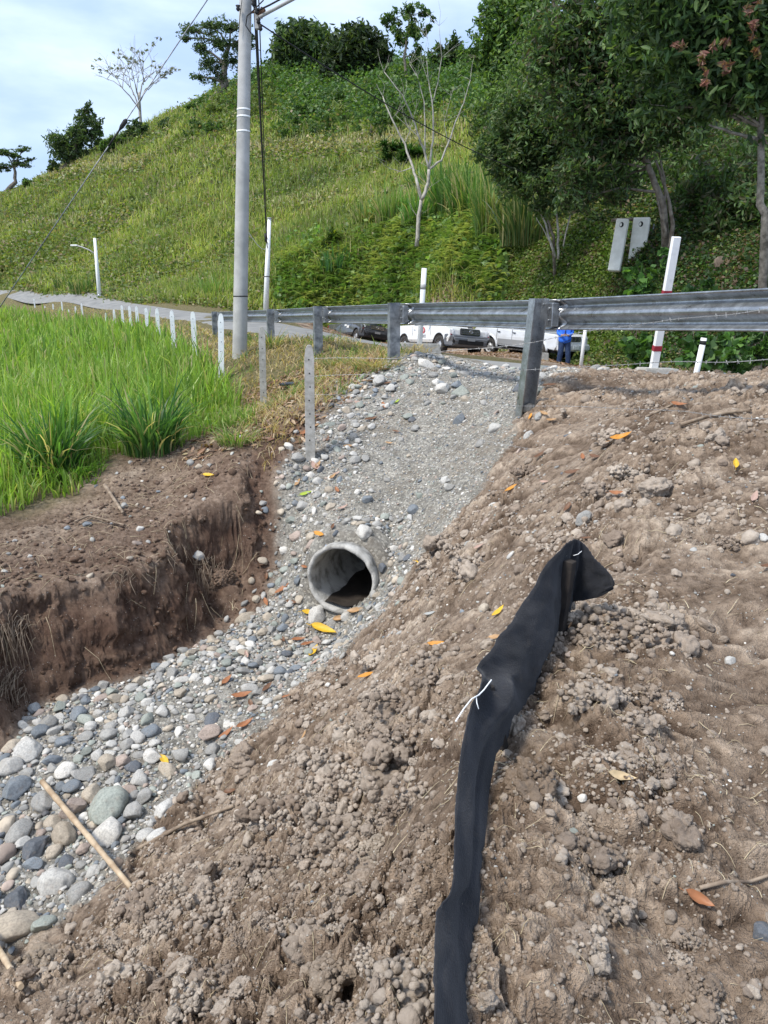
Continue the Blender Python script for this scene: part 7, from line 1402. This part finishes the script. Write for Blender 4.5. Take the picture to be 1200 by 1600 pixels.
# ------------------------------------------------------------------ person
def skin(name, chain, radii, edges, mt, parent, lv=2):
    me = bpy.data.meshes.new(name); me.from_pydata([Vector(v) for v in chain], edges, []); me.update(); o = bpy.data.objects.new(name, me); C.objects.link(o); o.parent = parent; me.materials.append(mt)
    s = o.modifiers.new('skin', 'SKIN'); s.use_smooth_shade = True; sv = me.skin_vertices[0].data
    for i, r in enumerate(radii): sv[i].radius = (r, r) if isinstance(r, (int, float)) else r; sv[i].use_root = (i == 0)
    m = o.modifiers.new('smooth', 'SUBSURF'); m.levels = lv; m.render_levels = lv; return o
def person():
    b = P(880, 573, 27); b.z = H(b.x, b.y)
    t = empty('person', b, 'person in a bright blue jacket and dark jeans standing beyond the guard rail', 'person', rot=(0, 0, R(-12)))
    sk = simple('skin_tone', (.30, .17, .11), (.36, .21, .14), 8, .6, bs=0); jk = simple('blue_jacket', (.02, .12, .62), (.04, .19, .80), 10, .7, bs=.4, bd=.01); jn = simple('blue_jeans', (.018, .035, .085), (.035, .06, .13), 12, .8, bs=.4, bd=.01); hr = simple('dark_hair', (.012, .01, .009), (.03, .024, .02), 20, .6, bs=.3)
    # faces the camera (-y); arms bent, hands together in front of the waist
    V = [(0, 0, .95), (0, .0, 1.12), (0, .0, 1.33), (0, .01, 1.46), (0, 0, 1.54), (0, -.005, 1.62), (0, 0, 1.70),
         (.17, .01, 1.42), (.23, .0, 1.16), (.10, -.22, 1.08), (.045, -.27, 1.09), (-.17, .01, 1.42), (-.23, .0, 1.16), (-.10, -.22, 1.08), (-.045, -.27, 1.11),
         (.10, 0, .90), (.13, -.02, .50), (.15, .02, .10), (-.10, 0, .90), (-.12, -.03, .50), (-.17, .02, .10)]
    rd = [.13, .12, .14, .07, .05, .085, .08, .06, .045, .035, .03, .06, .045, .035, .03, .085, .06, .04, .085, .06, .04]
    E = [(0, 1), (1, 2), (2, 3), (3, 4), (4, 5), (5, 6), (2, 7), (7, 8), (8, 9), (9, 10), (2, 11), (11, 12), (12, 13), (13, 14), (0, 15), (15, 16), (16, 17), (0, 18), (18, 19), (19, 20)]
    bo = skin('body', V, rd, E, sk, t)
    for s in (1, -1):                                                    # hands
        w = Vector((s*.045, -.27, 1.10)); vs, es, rr = [tuple(w)], [], [.026]; vs.append((w.x-s*.01, w.y-.045, w.z)); rr.append(.03); es.append((0, 1))
        for k in range(4):
            o_ = (k-1.5)*.018; i = len(vs); ln = (.028, .034, .032, .025)[k]; vs += [(w.x-s*.02+0*o_, w.y-.075, w.z+o_), (w.x-s*(.035+ln*.3), w.y-.075-ln*.6, w.z+o_), (w.x-s*(.055+ln*.4), w.y-.07-ln*.3, w.z+o_-.004)]; rr += [.009, .0085, .0075]; es += [(1, i), (i, i+1), (i+1, i+2)]
        i = len(vs); vs += [(w.x-s*.004, w.y-.03, w.z+.035), (w.x-s*.02, w.y-.055, w.z+.05)]; rr += [.0105, .009]; es += [(0, i), (i, i+1)]; skin('hand', vs, rr, es, sk, t, 1)
    j = skin('jacket', [(0, 0, .78), (0, 0, 1.0), (0, 0, 1.32), (0, .01, 1.47), (.185, .01, 1.43), (.245, .0, 1.16), (.12, -.20, 1.075), (-.185, .01, 1.43), (-.245, 0, 1.16), (-.12, -.20, 1.075)], [(.25, .20), (.24, .19), (.215, .165), .075, .078, .064, .05, .078, .064, .05], [(0, 1), (1, 2), (2, 3), (2, 4), (4, 5), (5, 6), (2, 7), (7, 8), (8, 9)], jk, t)
    boxp('zip', (0, -.158, 1.14), (.02, .01, .42), M_BLACK, j, bev=0)
    skin('jeans', [(0, 0, 1.04), (.095, 0, .86), (.13, -.02, .50), (.155, .015, .09), (-.095, 0, .86), (-.12, -.03, .50), (-.175, .015, .09)], [(.17, .14), .125, .10, .085, .125, .10, .085], [(0, 1), (1, 2), (2, 3), (0, 4), (4, 5), (5, 6)], jn, t)
    for s, x in ((1, .155), (-1, -.175)): skin('shoe', [(x, .05, .05), (x+s*.01, -.06, .045), (x+s*.02, -.15, .035)], [.05, .048, .035], [(0, 1), (1, 2)], M_BLACK, t, 1)
    skin('hair', [(0, .03, 1.735), (0, .045, 1.67), (0, -.04, 1.745)], [.075, .07, .05], [(0, 1), (0, 2)], hr, t, 1)
    for s in (-1, 1):
        boxp('ear', (s*.082, 0, 1.645), (.02, .035, .05), sk, bo, bev=.006); bm = bmesh.new(); bmesh.ops.create_icosphere(bm, subdivisions=2, radius=.012, matrix=Matrix.Translation((s*.03, -.083, 1.655))); bm_obj('eye', bm, M_BLACK, bo)
    bm = bmesh.new(); add_tube(bm, [(0, -.08, 1.66), (0, -.105, 1.62), (0, -.08, 1.61)], [.01, .016, .01], 8); bm_obj('nose', bm, sk, bo); boxp('mouth', (0, -.082, 1.585), (.045, .008, .01), M_RED, bo, bev=.002)
person()

# ------------------------------------------------------------------ concrete slabs, round board, small scraps
def slabs():
    M_SL = simple('slab_concrete', (.70, .69, .61), (.86, .85, .77), 3, .9, bs=.3, bd=.01); Y = 33
    for k, (tl, bl, wp, lab) in enumerate((((965, 343), (953, 412), 17, 'narrower left one of two upright concrete slabs leaning on the bank'), ((992, 341), (982, 416), 23, 'wider right one of two upright concrete slabs leaning on the bank'))):
        a = P(tl[0]+wp/2, tl[1], Y); b = P(bl[0]+wp/2, bl[1], Y-.25); t = empty('concrete_slab', b, lab, 'concrete slab'); d = a-b; w = wp*Y/1200*1.02; th = .28
        up = d.normalized(); x = Vector((1, -.45, 0)); x = (x-up*x.dot(up)).normalized(); y = up.cross(x); M = Matrix((x, y, up)).transposed(); bm = bmesh.new(); add_box(bm, d*.5-up*.15, (w, th, d.length+.3), M); bevel(bm, .02, 2); bm_obj('panel', bm, M_SL, t)
        c = d*.86-y*(th/2+.003); bm = bmesh.new(); vs = [bm.verts.new(c+x*.085*math.cos(q)+up*.105*math.sin(q)) for q in [2*math.pi*i/18 for i in range(18)]]; bm.faces.new(vs); bm_obj('round_hole', bm, M_HOLE, t)
        c2 = c-y*.004-x*.03+up*.0; bm = bmesh.new(); vs = [bm.verts.new(c2+x*.045*math.cos(q)+up*.07*math.sin(q)) for q in [2*math.pi*i/14 for i in range(14)]]; bm.faces.new(vs); bm_obj('hole_rim', bm, M_SL, t)
    a, b = P(958, 344, Y), P(1016, 341, Y); o = tube_obj('cross_bar', [a+Vector((0, .2, .02)), b+Vector((0, .2, .02))], .06, M_BARK, None, 6); tag(o, 'dark timber bar lying across the tops of the two concrete slabs', 'bar')
    v = P(1022, 350, Y); v2 = P(1014, 400, Y); tag(tube_obj('thin_rod', [v, v2], .025, M_STEELPOST, None, 6), 'thin metal rod standing right of the wider concrete slab', 'rod')
    v = hit(1127, 418, 12, 60); bm = bmesh.new(); n = 24; ring = lambda z, s: [bm.verts.new((.33*s*math.cos(2*math.pi*i/n)*(1+.06*math.sin(3*i)), .28*s*math.sin(2*math.pi*i/n), z)) for i in range(n)]; A, B, B2 = ring(-.04, 1), ring(.03, 1), ring(.045, .92)
    bm.faces.new(A[::-1]); bm.faces.new(B2)
    for p, q in ((A, B), (B, B2)):
        for i in range(n): bm.faces.new((p[i], p[(i+1) % n], q[(i+1) % n], q[i]))
    o = bm_obj('round_stone_disc', bm, simple('brown_disc', (.10, .075, .055), (.2, .155, .115), 6, .9, bs=.6, bd=.02)); o.location = v+Vector((0, -.12, .1)); o.rotation_euler = (R(62), .3, 0); tag(o, 'round brown disc lying on the shaded bank right of the banded post', 'disc')
    v = hit(455, 603); V, F = rock_template(4, 999, 'clod'); me = np_mesh('plastic_scrap', V*np.array((.24, .1, .05)), F, smooth=True); o = mesh_obj('plastic_scrap', me, mat('black_plastic', .25, color=(.012, .012, .014), spec=.5)[0]); o.location = v+Vector((0, 0, .03)); o.rotation_euler = (0, 0, .5); tag(o, 'crumpled black plastic scrap in the litter between the two grey concrete posts', 'plastic scrap')
slabs()
def litter():
    rs = np.random.RandomState(61); n = 9000; s = rs.uniform(1, 40, n); p = rs.uniform(7.0, 13.0, n); x = RAIL0.x+RT.x*s+RN.x*p; y = RAIL0.y+RT.y*s+RN.y*p; k = _lookup(HILLD, x, y) < 1.2; x, y = x[k], y[k]; m = len(x)
    n2 = 2600; x2 = rs.uniform(-2.6, 0, n2); y2 = rs.uniform(9.5, 15, n2); k = (_lookup(D_F, x2, y2) > .0); x, y = np.r_[x, x2[k]], np.r_[y, y2[k]]; m = len(x); z = H(x, y)+.02
    V, F, c = scatter([LEAFL], np.stack([x, y, z], 1), slope_rot(x, y)@rand_rot(m, .5, rs), rs.uniform(.05, .16, m), pick(rs, [(.24, .13, .07), (.34, .22, .13), (.16, .09, .055), (.40, .30, .2)], [3, 2, 2, 1], m)); tag(mesh_obj('leaf_litter', np_mesh('leaf_litter', V, F, c), M_LITTER), kind='stuff')
litter()
